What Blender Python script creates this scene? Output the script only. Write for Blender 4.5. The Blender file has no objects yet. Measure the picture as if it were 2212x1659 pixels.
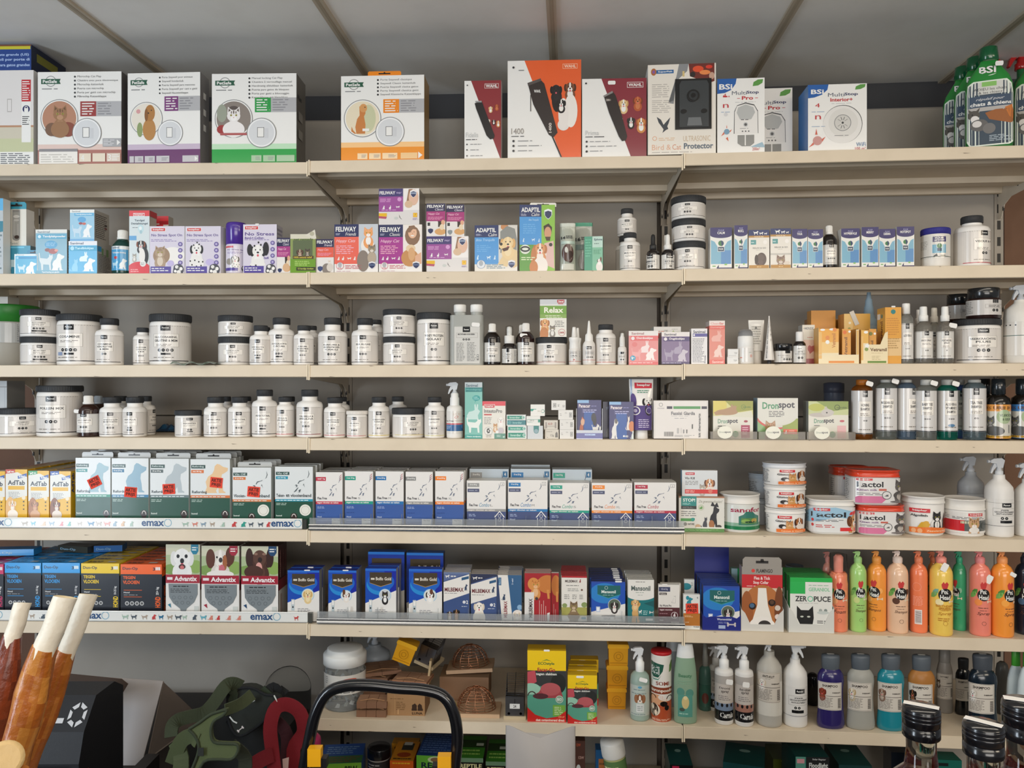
import bpy, math, random
from mathutils import Vector
SC = bpy.context.scene
SC.view_settings.view_transform = 'Standard'
SC.view_settings.look = 'None'
SC.view_settings.gamma = 1.0
SC.view_settings.use_curve_mapping = False
SC.view_settings.exposure = 0.40
rnd = random.Random(7)
PI = math.pi
# ------------------------------------------------------------------ camera, light
F = 1700.0; CX = 1106.0; CY = 829.5; CAMZ = 1.60
cd = bpy.data.cameras.new('camera'); cam = bpy.data.objects.new('camera', cd); SC.collection.objects.link(cam)
cam.location = (0, 0, CAMZ); cam.rotation_euler = (PI/2, 0, 0)
cd.sensor_width = 36.0; cd.lens = F/2212*36.0; cd.clip_start = 0.05; cd.clip_end = 50
SC.camera = cam
wd = bpy.data.worlds.new('shop_ambient'); SC.world = wd; wd.use_nodes = True
wd.node_tree.nodes['Background'].inputs[0].default_value = (0.80, 0.83, 0.88, 1)
wd.node_tree.nodes['Background'].inputs[1].default_value = 0.16
def area(name, loc, target, sx, sy, power, col):
    l = bpy.data.lights.new(name, 'AREA'); l.shape = 'RECTANGLE'; l.size = sx; l.size_y = sy; l.energy = power; l.color = col
    o = bpy.data.objects.new(name, l); SC.collection.objects.link(o); o.location = loc
    o.rotation_euler = (Vector(target)-Vector(loc)).to_track_quat('-Z', 'Y').to_euler(); return o
# fluorescent lamps on the shop ceiling, an added frontal fill light behind the camera and a glazed door on one side
area('ceiling_lamp_aisle', (0.15, 0.95, 2.52), (0.15, 0.96, 0), 3.2, 0.16, 11, (1.0, 0.90, 0.76))
area('ceiling_lamp_centre', (0.3, -1.2, 2.50), (0.3, 0.2, 0.4), 2.4, 0.6, 22, (1.0, 0.91, 0.78))
area('ceiling_lamp_side', (2.6, -0.8, 2.50), (2.1, 1.2, 0.9), 1.2, 0.6, 20, (1.0, 0.86, 0.66))
area('glazed_door', (-2.7, -0.3, 1.5), (0.0, 2.2, 1.6), 0.6, 1.9, 34, (0.78, 0.89, 1.0))
area('frontal_fill', (0.6, -3.1, 1.45), (0.4, 2.2, 1.35), 3.0, 1.2, 52, (1.0, 0.95, 0.90))  # added fill panel, sends level light in to the shelf backs
# ------------------------------------------------------------------ materials (colour of each printed area is a mesh attribute)
def lin(h):
    h = PAL.get(h, h)
    if len(h) == 3: h = ''.join(c*2 for c in h)
    r = []
    for i in (0, 2, 4):
        c = int(h[i:i+2], 16)/255.0
        r.append(c/12.92 if c <= 0.04045 else ((c+0.055)/1.055)**2.4)
    return (r[0], r[1], r[2], 1.0)
PAL = dict(W='efeeea', K='17181a', D='36373a', G='8b8c8c', L='c4c6c6', R='c02830', B='1c55a8', N='20265c', g='2c9040',
           O='f07a26', Y='f2c412', P='66489e', M='a8328e', T='1f8f86', S='7ab8dc', b='7a4826', C='d6b184', p='ee929a',
           c='e6dac6', e='2b5c46', s='5cacd4')
def material(name, rough=0.5, metal=0.0, trans=0.0, coat=0.0, bump=0.0, bscale=300, fixed=None, ior=1.45, spec=0.5, tint=0.0, alpha=1.0):
    m = bpy.data.materials.new(name); m.use_nodes = True; nt = m.node_tree; n = nt.nodes; b = n['Principled BSDF']
    b.inputs['Roughness'].default_value = rough; b.inputs['Metallic'].default_value = metal
    b.inputs['Transmission Weight'].default_value = trans; b.inputs['Coat Weight'].default_value = coat
    b.inputs['Coat Roughness'].default_value = 0.12; b.inputs['IOR'].default_value = ior
    b.inputs['Specular IOR Level'].default_value = spec; b.inputs['Alpha'].default_value = alpha
    src = None
    if fixed is None:
        a = n.new('ShaderNodeAttribute'); a.attribute_name = 'Col'; src = a.outputs['Color']
    else:
        rg = n.new('ShaderNodeRGB'); rg.outputs[0].default_value = lin(fixed); src = rg.outputs[0]
    if tint > 0:      # faint wear: slow noise mottling of the base colour
        nz = n.new('ShaderNodeTexNoise'); nz.inputs['Scale'].default_value = 9 if name != 'dried_meat' else 38; nz.inputs['Detail'].default_value = 6
        mx = n.new('ShaderNodeMix'); mx.data_type = 'RGBA'; mx.blend_type = 'MULTIPLY'; mx.inputs[0].default_value = tint
        cr = n.new('ShaderNodeValToRGB'); cr.color_ramp.elements[0].color = (0.72, 0.69, 0.64, 1); cr.color_ramp.elements[1].color = (1, 1, 1, 1)
        cr.color_ramp.elements[0].position = 0.3; cr.color_ramp.elements[1].position = 0.55
        tc = n.new('ShaderNodeTexCoord'); nt.links.new(tc.outputs['Object'], nz.inputs['Vector'])
        nt.links.new(nz.outputs['Fac'], cr.inputs[0]); nt.links.new(src, mx.inputs[6]); nt.links.new(cr.outputs[0], mx.inputs[7]); src = mx.outputs[2]
    nt.links.new(src, b.inputs['Base Color'])
    tc = n.new('ShaderNodeTexCoord'); nz = n.new('ShaderNodeTexNoise'); nz.inputs['Scale'].default_value = bscale; nz.inputs['Detail'].default_value = 3
    nt.links.new(tc.outputs['Object'], nz.inputs['Vector'])
    mr = n.new('ShaderNodeMapRange'); mr.inputs['To Min'].default_value = max(0, rough-0.05); mr.inputs['To Max'].default_value = min(1, rough+0.06)
    nt.links.new(nz.outputs['Fac'], mr.inputs['Value']); nt.links.new(mr.outputs[0], b.inputs['Roughness'])
    if bump > 0:
        bp = n.new('ShaderNodeBump'); bp.inputs['Strength'].default_value = bump; bp.inputs['Distance'].default_value = 0.002
        nt.links.new(nz.outputs['Fac'], bp.inputs['Height']); nt.links.new(bp.outputs[0], b.inputs['Normal'])
    return m
CARD = material('printed_card', 0.34, coat=0.25, bump=0.03, bscale=25)
MATT = material('matt_paper', 0.7, bump=0.04, bscale=200)
PLAS = material('moulded_plastic', 0.38, bump=0.02, bscale=60)
GLOS = material('glossy_plastic', 0.2, coat=0.5, bscale=20)
RUBB = material('matt_black_plastic', 0.55, bump=0.05, bscale=400)
PAINT = material('cream_powder_coat', 0.42, bump=0.02, bscale=500, tint=0.28)
PANEL = material('painted_back_panel', 0.6, bump=0.02, bscale=120, tint=0.15)
CLEAR = material('clear_plastic', 0.05, trans=0.82, ior=1.25)
LABEL = material('gloss_label', 0.2, coat=0.4, bscale=40)
FILM = material('thin_clear_film', 0.06, trans=1.0, ior=1.02, spec=1.0)
GLASS = material('tinted_glass', 0.03, trans=1.0, ior=1.40)
MILK = material('translucent_plastic', 0.32, trans=0.35, ior=1.35)
METAL = material('bare_metal', 0.3, metal=1.0)
WOVEN = material('woven_fabric', 0.85, bump=0.6, bscale=900)
HIDE = material('rawhide', 0.45, bump=1.0, bscale=70, tint=0.0)
MEAT = material('dried_meat', 0.4, bump=1.0, bscale=110, tint=0.75, coat=0.3)
WOODM = material('raw_wood', 0.7, bump=0.3, bscale=90, tint=0.4)
# ------------------------------------------------------------------ mesh collecting
class M:
    def __init__(s): s.v = []; s.f = []; s.c = []; s.s = []; s.ly = 0
    def add(s, vs, fs, col, smooth=False):
        k = len(s.v); s.v.extend(vs); l = lin(col) if isinstance(col, str) else None
        for i, f in enumerate(fs):
            s.f.append([k+j for j in f]); s.c.append(l if l else lin(col[i])); s.s.append(smooth)
        return s
    def box(s, x0, y0, z0, x1, y1, z1, col, front=None, top=None, side=None):
        vs = [(x0,y0,z0),(x1,y0,z0),(x1,y1,z0),(x0,y1,z0),(x0,y0,z1),(x1,y0,z1),(x1,y1,z1),(x0,y1,z1)]
        fs = [(0,1,5,4),(1,2,6,5),(2,3,7,6),(3,0,4,7),(4,5,6,7),(3,2,1,0)]
        sd = side or col
        return s.add(vs, fs, [front or col, sd, col, sd, top or col, col])
    def rbox(s, x0, y0, z0, x1, y1, z1, r, col, n=4, smooth=True):   # rounded in plan, small chamfer top/bottom
        w = []; r = min(r, (x1-x0)/2-1e-5, (y1-y0)/2-1e-5)
        for (cx, cy, a0) in ((x1-r,y1-r,0),(x0+r,y1-r,90),(x0+r,y0+r,180),(x1-r,y0+r,270)):
            for i in range(n+1):
                a = math.radians(a0+90*i/n); w.append((cx+r*math.cos(a), cy+r*math.sin(a)))
        return s.loft([[(x, y, z) for x, y in w] for z in (z0, z1)], col, smooth)
    def loft(s, rings, col, smooth=True, caps=True, close=True):
        n = len(rings[0]); vs = [p for r in rings for p in r]; fs = []; cs = []
        for k in range(len(rings)-1):
            for i in range(n if close else n-1):
                j = (i+1) % n; fs.append((k*n+i, k*n+j, (k+1)*n+j, (k+1)*n+i)); cs.append(col if isinstance(col, str) else col[k])
        s.add(vs, fs, cs, smooth)
        if caps:
            s.add(list(rings[0]), [tuple(range(n))[::-1]], cs[0]); s.add(list(rings[-1]), [tuple(range(n))], cs[-1])
        return s
    def lathe(s, prof, col, seg=28, sx=1.0, sy=1.0, cx=0, cy=0, sq=0, smooth=True):
        # prof [(r,z)..]; sq: superellipse squareness 0..1 ; col str or list per band
        rings = []
        for r, z in prof:
            ring = []
            for i in range(seg):
                a = 2*PI*(i+0.5)/seg; c, d = math.cos(a), math.sin(a)
                k = 1.0
                if sq: k = (abs(c)**(2+6*sq)+abs(d)**(2+6*sq))**(-1/(2+6*sq))
                ring.append((cx+r*sx*c*k, cy+r*sy*d*k, z))
            rings.append(ring)
        return s.loft(rings, col, smooth)
    def tube(s, pts, r, col, n=8, caps=True):
        pts = [Vector(p) for p in pts]; rings = []; up = None
        for i, p in enumerate(pts):
            t = (pts[min(i+1, len(pts)-1)]-pts[max(i-1, 0)]).normalized()
            if up is None: up = t.orthogonal().normalized()
            up = (up-t*up.dot(t)); up = up.normalized() if up.length > 1e-6 else t.orthogonal().normalized()
            bi = t.cross(up); rr = r[i] if isinstance(r, (list, tuple)) else r
            rings.append([tuple(p+(up*math.cos(2*PI*j/n)+bi*math.sin(2*PI*j/n))*rr) for j in range(n)])
        return s.loft(rings, col, True, caps)
    def ribbon(s, pts, w, th, col, nrm=(0, -1, 0), twist=None):
        # flat strap along pts: width w, thickness th; nrm = facing
        pts = [Vector(p) for p in pts]; rings = []; N = Vector(nrm).normalized()
        for i, p in enumerate(pts):
            t = (pts[min(i+1, len(pts)-1)]-pts[max(i-1, 0)]).normalized(); q = N.copy()
            if twist: a = twist*i/(len(pts)-1); q = (N*math.cos(a)+t.cross(N)*math.sin(a))
            b = t.cross(q).normalized()*w/2; q = b.cross(t).normalized()*th/2
            rings.append([tuple(p+b+q), tuple(p-b+q), tuple(p-b-q), tuple(p+b-q)])
        return s.loft(rings, col, False)
    def prism(s, poly, y0, y1, col, sidecol=None):  # polygon in xz, extruded along y
        n = len(poly); vs = [(x, y0, z) for x, z in poly]+[(x, y1, z) for x, z in poly]
        a = sum(poly[i][0]*poly[(i+1) % n][1]-poly[(i+1) % n][0]*poly[i][1] for i in range(n))
        f0 = tuple(range(n)); f1 = tuple(range(2*n-1, n-1, -1)); sd = [(i, i+n, (i+1) % n+n, (i+1) % n) for i in range(n)]
        if a < 0: f0 = f0[::-1]; f1 = f1[::-1]; sd = [q[::-1] for q in sd]
        return s.add(vs, [f0, f1]+sd, [col, col]+[sidecol or col]*n)
    def build(s, name, mat, parent=None, loc=None, rot=None, auto=None):
        me = bpy.data.meshes.new(name); me.from_pydata([tuple(p) for p in s.v], [], s.f)
        at = me.attributes.new('Col', 'FLOAT_COLOR', 'CORNER'); buf = []
        for f, c in zip(s.f, s.c): buf.extend(c*len(f))
        at.data.foreach_set('color', buf); me.polygons.foreach_set('use_smooth', s.s)
        me.materials.append(mat); me.update()
        o = bpy.data.objects.new(name, me); SC.collection.objects.link(o)
        if parent: o.parent = parent
        if loc is not None: o.location = loc
        if rot is not None: o.rotation_euler = (0, 0, rot) if not isinstance(rot, tuple) else rot
        return o
# ------------------------------------------------------------------ printed artwork: a small 2-D drawing language
_glyph = {}
def glyphs(text, st):
    key = (text, st)
    if key not in _glyph:
        cu = bpy.data.curves.new('lettering', 'FONT'); cu.body = text; cu.resolution_u = 2; cu.size = 1.0
        if st == 'T': cu.offset = 0.028
        if st == 'i': cu.shear = 0.35
        ob = bpy.data.objects.new('lettering', cu); me = bpy.data.meshes.new_from_object(ob)
        V = [(v.co.x, v.co.y) for v in me.vertices]; P = [tuple(p.vertices) for p in me.polygons]
        bpy.data.objects.remove(ob); bpy.data.curves.remove(cu); bpy.data.meshes.remove(me)
        if V:
            x0 = min(v[0] for v in V); x1 = max(v[0] for v in V); y0 = min(v[1] for v in V); y1 = max(v[1] for v in V)
            V = [((x-x0)/(x1-x0+1e-9), (y-y0)/(y1-y0+1e-9)) for x, y in V]
        _glyph[key] = (V, P)
    return _glyph[key]
SHAPES = {   # outlines in a 0..1 box, y down
 'sitdog': '8 100 20 97 26 80 22 62 30 44 44 34 50 22 52 8 60 0 68 2 80 10 96 14 95 24 84 32 76 36 74 52 78 70 80 92 88 97 88 100 66 100 64 80 56 92 60 100',
 'stdog': '0 20 6 14 14 34 60 34 70 20 74 6 80 12 98 20 96 32 86 38 82 56 84 98 74 98 72 66 34 64 30 78 34 98 22 98 20 72 14 60 10 40',
 'stcat': '4 4 10 0 14 30 60 34 72 24 74 8 82 16 92 14 96 6 98 30 90 42 84 56 86 98 76 98 72 68 34 66 32 98 22 98 18 62 8 44',
 'sitcat': '30 100 24 78 34 52 48 40 46 10 56 18 68 18 78 8 80 34 72 44 80 70 78 100 20 100 2 92 4 76 12 88',
 'rabbit': '10 100 4 76 18 52 44 46 56 40 54 6 62 2 68 28 72 2 80 6 78 34 92 48 84 62 78 74 82 100',
 'leaf': '0 100 8 40 50 4 100 0 92 56 52 92',
 'leash': '0 60 10 30 30 12 55 8 80 20 96 46 100 70 92 72 84 46 66 26 50 20 30 26 16 44 8 66',
 'stork': '0 0 30 18 48 50 62 36 96 4 84 40 74 60 82 76 66 82 40 100 48 78 34 60 14 36',
 'clip': '20 4 80 0 100 22 96 44 92 70 86 92 68 100 50 96 34 70 16 40 4 20',
 'bone': '0 30 8 12 20 22 24 40 76 40 80 22 92 12 100 30 96 50 100 70 92 88 80 78 76 60 24 60 20 78 8 88 0 70 4 50',
 'shield': '8 14 50 0 92 14 92 56 74 82 50 100 26 82 8 56', 'house': '0 44 50 0 100 44 86 44 86 100 14 100 14 44',
 'slug': '0 74 16 60 26 30 50 8 74 14 92 44 100 84 80 92 40 94 10 90',
}
def ell(cx, cy, rx, ry, n=18, a0=0, a1=360): return [(cx+rx*math.cos(math.radians(a0+(a1-a0)*i/n)), cy+ry*math.sin(math.radians(a0+(a1-a0)*i/n))) for i in range(n if a1-a0 >= 360 else n+1)]
def shape(nm, x0, y0, x1, y1):
    q = [float(t) for t in SHAPES[nm].split()]; return [(x0+(x1-x0)*q[i]/100, y0+(y1-y0)*q[i+1]/100) for i in range(0, len(q), 2)]
def clipx(poly, x, keep):
    out = []; n = len(poly)
    for i in range(n):
        a, b = poly[i], poly[(i+1) % n]; ia, ib = keep*(a[0]-x) >= 0, keep*(b[0]-x) >= 0
        if ia: out.append(a)
        if ia != ib: t = (x-a[0])/(b[0]-a[0]); out.append((x, a[1]+t*(b[1]-a[1])))
    return out
def flat(w, h, x0=None, y=0.0, z0=0.0):
    x0 = -w/2 if x0 is None else x0
    def f(x, yy, o): return (x0+x*w, y-0.00010-o, z0+(1-yy)*h)
    f.asp = w/h; f.step = None; return f
def cyl(R, z0, z1, arc=135, sx=1.0, sy=1.0, ph=0.0, sq=0, cx=0, cy=0, taper=0.0):
    A = math.radians(arc)
    def f(x, yy, o):
        a = -PI/2+(x-0.5)*A+math.radians(ph); c, d = math.cos(a), math.sin(a); k = 1.0
        if sq: k = (abs(c)**(2+6*sq)+abs(d)**(2+6*sq))**(-1/(2+6*sq))
        rr = R*(1+taper*(0.5-yy))*k; o += 0.00035+(0.0012 if sq else 0)
        return (cx+(rr*sx+o)*c, cy+(rr*sy+o)*d, z0+(1-yy)*(z1-z0))
    f.asp = R*A*sx/(z1-z0); f.step = 0.13/A; return f
def sidemap(x, y0, y1, h, sgn):   # right (+1) or left (-1) side of a box
    def f(u, yy, o): return (x+sgn*(0.0001+o), (y0+(y1-y0)*u) if sgn > 0 else (y1-(y1-y0)*u), (1-yy)*h)
    f.asp = (y1-y0)/h; f.step = None; return f
def topmap(x0, x1, y0, y1, h):
    def f(u, yy, o): return (x0+(x1-x0)*u, y1-(y1-y0)*yy*1.0 if False else y0+(y1-y0)*(1-yy), h+0.0001+o)
    f.asp = (x1-x0)/(y1-y0); f.step = None; return f
def clipy(poly, y, keep): return [(b, a) for a, b in clipx([(q[1], q[0]) for q in poly], y, keep)]
def poly(m, fn, pts, col):
    m.ly += 1; o = m.ly*0.00003
    if min(p[0] for p in pts) < 0: pts = clipx(pts, 0, 1)
    if pts and max(p[0] for p in pts) > 1: pts = clipx(pts, 1, -1)
    if pts and min(p[1] for p in pts) < 0: pts = clipy(pts, 0, 1)
    if pts and max(p[1] for p in pts) > 1: pts = clipy(pts, 1, -1)
    if len(pts) < 3: return
    if fn.step:
        xa = min(p[0] for p in pts); xb = max(p[0] for p in pts); n = max(1, math.ceil((xb-xa)/fn.step)); pcs = []
        for i in range(n):
            q = clipx(clipx(pts, xa+(xb-xa)*i/n-1e-7, 1), xa+(xb-xa)*(i+1)/n+1e-7, -1)
            if len(q) >= 3: pcs.append(q)
    else: pcs = [pts]
    for q in pcs:
        a = sum(q[i][0]*q[(i+1) % len(q)][1]-q[(i+1) % len(q)][0]*q[i][1] for i in range(len(q)))
        if a > 0: q = q[::-1]
        m.add([fn(x, y, o) for x, y in q], [tuple(range(len(q)))], col)
def text(m, fn, x0, y0, x1, y1, col, s, st='t', vert=False):
    V, P = glyphs(s, st)
    if not V: return
    m.ly += 1; o = m.ly*0.00003
    if vert == 1: pts = [(x0+(x1-x0)*v, y1-(y1-y0)*u) for u, v in V]
    elif vert == 2: pts = [(x1-(x1-x0)*v, y0+(y1-y0)*u) for u, v in V]
    else: pts = [(x0+(x1-x0)*u, y1-(y1-y0)*v) for u, v in V]
    if vert == 1: pts = [(x1-(x-x0), y) for x, y in pts]
    m.add([fn(x, y, o) for x, y in pts], P, col)
def animal(m, fn, k, cx, cy, s, cols):
    A = fn.asp; ey = lambda v: cy+v*s*A; ex = lambda v: cx+v*s
    E = lambda x, y, rx, ry, c, n=14: poly(m, fn, ell(ex(x), ey(y), rx*s, ry*s*A, n), c)
    Q = lambda q, c: poly(m, fn, [(ex(q[i]), ey(q[i+1])) for i in range(0, len(q), 2)], c)
    c1, c2, c3 = (cols+['W', 'K'])[:3] if len(cols) < 3 else cols[:3]
    if k == 'dog':
        E(0, 1.5, 1.0, 1.1, c1); E(0, 1.3, .55, .8, c3)
        E(-.85, .1, .34, .75, c2); E(.85, .1, .34, .75, c2); E(0, 0, .85, .9, c1); E(0, -.35, .18, .6, c3); E(0, .42, .46, .44, c3)
        E(0, .25, .2, .14, 'K', 8); E(-.34, -.15, .1, .11, 'K', 8); E(.34, -.15, .1, .11, 'K', 8); E(0, .68, .16, .2, 'd8606c', 8)
    elif k == 'cat':
        E(0, 1.7, .95, 1.2, c1); E(0, 1.4, .5, .8, c3); Q([-.85,-.3,-.75,-1.2,-.2,-.75], c1); Q([.85,-.3,.75,-1.2,.2,-.75], c1)
        Q([-.7,-.5,-.66,-.98,-.38,-.72], c2); Q([.7,-.5,.66,-.98,.38,-.72], c2)
        E(0, 0, .88, .78, c1); E(0, -.5, .1, .26, c2, 8); E(-.3, -.45, .07, .2, c2, 8); E(.3, -.45, .07, .2, c2, 8); E(0, .36, .4, .32, c3)
        E(-.34, -.08, .14, .12, 'b8b04a', 8); E(.34, -.08, .14, .12, 'b8b04a', 8); E(-.34, -.08, .05, .11, 'K', 6); E(.34, -.08, .05, .11, 'K', 6)
        Q([-.1, .18, .1, .18, 0, .3], 'd07a7a')
    elif k == 'face':
        E(0, .5, 1.25, 1.6, c1); E(0, 0, .72, .95, c2); Q([-.8, -.1, -.6, -1.1, .3, -1.2, .75, -.5, .1, -.6, -.5, 0], c1)
        E(-.27, -.12, .13, .04, '5a3a2c', 8); E(.27, -.12, .13, .04, '5a3a2c', 8); E(0, .5, .3, .1, 'W', 10); E(0, .15, .07, .12, 'c8906e', 8)
def words(x0, x1, r):
    x = x0
    while x < x1:
        w = r.uniform(.05, .16)*(1.0); yield x, min(x1, x+w); x += w+.022
def r_(t): return float(t[3])/100
def art(m, fn, src):
    m.ly = max(m.ly, 0)
    for op in src.replace('\n', ';').split(';'):
        t = op.split()
        if not t: continue
        k = t[0]; num = []
        for q in t[1:]:
            try: num.append(float(q)/100)
            except ValueError: break
            if k in 'rtTivue' and len(num) == 4 and k != 'V': break
        rest = t[1+len(num):]
        if k == 'r': a, b, c, d = num; poly(m, fn, [(a, b), (c, b), (c, d), (a, d)], t[5])
        elif k in ('t', 'T', 'i'): text(m, fn, *num[:4], t[5], ' '.join(t[6:]), k)
        elif k == 'v': text(m, fn, *num[:4], t[5], ' '.join(t[6:]), 'T', 1)
        elif k == 'u': text(m, fn, *num[:4], t[5], ' '.join(t[6:]), 'T', 2)
        elif k == 'c': x, y, r = [float(q)/100 for q in t[1:4]]; poly(m, fn, ell(x, y, r, r*fn.asp, 12 if r < .03 else 20 if r < .09 else 40), t[4])
        elif k == 'o':
            x, y, r, w = [float(q)/100 for q in t[1:5]]; n = 24 if r_(t) < .1 else 44; A = fn.asp; p0 = ell(x, y, r, r*A, n); p1 = ell(x, y, r-w, (r-w)*A, n)
            for i in range(n): j = (i+1) % n; poly(m, fn, [p0[i], p0[j], p1[j], p1[i]], t[5]); m.ly -= 1
            m.ly += 1
        elif k == 'e': x, y, a, b = num; poly(m, fn, ell(x, y, a, b, 20 if a < .12 else 34), t[5])
        elif k == 'b':   # frame outline
            a, b, c, d, w = [float(q)/100 for q in t[1:6]]; h = w*fn.asp
            for q in ((a, b, c, b+h), (a, d-h, c, d), (a, b, a+w, d), (c-w, b, c, d)): poly(m, fn, [(q[0], q[1]), (q[2], q[1]), (q[2], q[3]), (q[0], q[3])], t[6])
        elif k == 'p': q = [float(z)/100 for z in t[2:]]; poly(m, fn, [(q[i], q[i+1]) for i in range(0, len(q), 2)], t[1])
        elif k == 'l':
            a, b, c, d = [float(q)/100 for q in t[1:5]]; n = int(t[5]); hh = (d-b)/n; r = random.Random(int(a*999+b*77+n))
            for i in range(n):
                e = c-(c-a)*r.uniform(0, .3)
                for xa, xb in words(a, e, r): poly(m, fn, [(xa, b+hh*(i+.28)), (xb, b+hh*(i+.28)), (xb, b+hh*(i+.7)), (xa, b+hh*(i+.7))], t[6]); m.ly -= 1
            m.ly += 1
        elif k in ('dog', 'cat', 'face'): x, y, s = [float(q)/100 for q in t[1:4]]; animal(m, fn, k, x, y, s, t[4:])
        elif k in SHAPES: x0, y0, x1, y1 = [float(q)/100 for q in t[1:5]]; poly(m, fn, shape(k, x0, y0, x1, y1), t[5])
        else: raise ValueError('art op '+op)
# ------------------------------------------------------------------ shelving frame of reference
ANG = {'L': 1.4, 'C': 2.9, 'R': 4.9}
P0 = Vector((-0.5486, 2.1196)); dv = lambda b: Vector((math.cos(math.radians(ANG[b])), -math.sin(math.radians(ANG[b]))))
ORG = {'L': P0-dv('L'), 'C': P0, 'R': P0+dv('C')}
ZR = {1: {'L': .598, 'C': .6015, 'R': .606}, 2: {'L': .300, 'C': .3005, 'R': .3025}, 3: {'L': .0512, 'C': .0505, 'R': .0525},
      4: {'L': -.145, 'C': -.1465, 'R': -.1445}, 5: {'L': -.3925, 'C': -.395, 'R': -.395}, 6: {'L': -.6445, 'C': -.647, 'R': -.648},
      7: {'C': -.9005, 'R': -.9}, 8: {'L': -1.20, 'C': -1.20, 'R': -1.20}}
def bay_of(u): return 'L' if u < 666 else 'C' if u < 1476 else 'R'
def loc(bay, u, v, dep):   # point of the plane `dep` behind the shelf fronts that is seen at pixel (u, v): bay x, height
    d = dv(bay); n = Vector((-d.y, d.x)); O = ORG[bay]+n*dep; k = (u-CX)/F
    x = (k*O.y-O.x)/(d.x-k*d.y); t = O.y+x*d.y
    return x, CAMZ+t*(CY-v)/F
def world(bay, x, dep, z):
    d = dv(bay); n = Vector((-d.y, d.x)); p = ORG[bay]+d*x+n*dep; return Vector((p.x, p.y, z))
def ray(u, v, y): return Vector(((u-CX)/F*y, y, CAMZ+(CY-v)/F*y))
USED = set()
def tag(o, label, cat, group=None, kind=None):
    if kind: o['kind'] = kind
    if label: o['label'] = label
    if cat: o['category'] = cat
    if group: o['group'] = group
    return o
def empty(name, at, rz=0.0):
    o = bpy.data.objects.new(name, None); SC.collection.objects.link(o); o.location = at; o.rotation_euler = (0, 0, rz); o.empty_display_size = 0.02
    return o
class Pl: pass
LAST = None
def place(row, u0, u1, v0, d=.012, on=None, bay=None, turn=0.0, v1=None):
    """where a product stands: seen between pixels u0..u1 with its top at v0; d = distance behind the shelf front"""
    global LAST
    p = Pl(); p.bay = bay or bay_of((u0+u1)/2); p.d = d
    xa, zt = loc(p.bay, u0, v0, d); xb, _ = loc(p.bay, u1, v0, d)
    p.w = abs(xb-xa)*.992; p.x = (xa+xb)/2
    if on is True: on = LAST
    p.z = on.top if on else CAMZ+ZR[row][p.bay]
    if v1 is not None: p.z = loc(p.bay, u0, v1, d)[1]
    p.h = zt-p.z; p.top = p.z+p.h+.0003; p.rz = -math.radians(ANG[p.bay])+math.radians(turn); p.turn = turn
    LAST = p; return p
def stand(name, p, dep=0.0):
    return empty(name, world(p.bay, p.x, p.d+dep, p.z+.0002), p.rz)
# ------------------------------------------------------------------ product builders
def sticker(par, x, z, w=.022, h=.009, y=-.0012, rz=0.0, col='W', name='price_sticker', txt=None, rx=0.0):
    k = .8 if name == 'price_sticker' else .98; j = .5 if name == 'price_sticker' else .96; m = M(); q = [(x+a*w/2, z+b*h/2) for a, b in ((-k,-1),(k,-1),(1,-j),(1,j),(k,1),(-k,1),(-1,j),(-1,-j))]
    m.prism([(a-x, b-z) for a, b in q], -.0002, .0002, col)
    if txt: art(m, flat(w, h, -w/2, -.0002, -h/2), txt)
    o = m.build(name, MATT, par, (x, y, z)); o.rotation_euler = (rx, rz, 0); return o
def carton(p, dep, name, label, a='', col='W', side=None, top=None, cat='box', group=None, sa='', ta='', tab=None, stick=None, mat=None, vis=1.0):
    m = M(); w, h = p.w, p.h
    m.box(-w/2, 0, 0, w/2, dep, h, col, side=side, top=top)
    if a:
        f0 = flat(w, h)
        if vis < 1:
            def fv(x, y, o): return f0(x, y*vis if y < .992 else 1, o)
            fv.asp = w/h/vis; fv.step = None; art(m, fv, a)
        else: art(m, f0, a)
    if sa:
        for sg in ((1,) if p.bay == 'L' or (p.bay == 'C' and p.x < .7) else (-1,)): art(m, sidemap(sg*w/2, 0, dep, h, sg), sa)
    if ta: art(m, topmap(-w/2, w/2, 0, dep, h), ta)
    at = world(p.bay, p.x, p.d, p.z+.0002)
    o = m.build(name, mat or CARD, None, at, p.rz)
    if tab:   # (x0, x1, height, colour) euro-hole hanging tab rising from the back edge or the front edge
        x0, x1, th, tc = tab[:4]; yb = tab[4] if len(tab) > 4 else dep-.002; t = M(); a0, a1 = -w/2+x0*w, -w/2+x1*w; c = (a0+a1)/2; hw = min(.016, (a1-a0)*.3); zm = h+th*.5; e = th*.13; r = th*.25
        t.prism([(a0, h-.001), (a1, h-.001), (a1, h+th-r), (a1-r, h+th), (a0+r, h+th), (a0, h+th-r)], yb, yb+.0012, tc)
        for q in ([(c-hw, zm-e), (c+hw, zm-e), (c+hw, zm+e), (c-hw, zm+e)], [(c-e*1.6, zm), (c+e*1.6, zm), (c+e, zm+e*2.4), (c-e, zm+e*2.4)]):
            t.prism(q, yb-.0003, yb+.0016, '24201e')
        t.build('hanging_tab', CARD, o)
    if stick:
        for s in (stick if isinstance(stick, list) else [stick]): sticker(o, -w/2+s[0]*w, h*(1-s[1]), *(s[2:] if len(s) > 2 else ()))
    tag(o, label, cat, group); p.obj = o; return o
def prof(s, w, h, k=1.0): q = [float(t) for t in s.split()]; return [(max(q[i], .5)*w/200*k, q[i+1]*h/100) for i in range(0, len(q), 2)]
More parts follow.
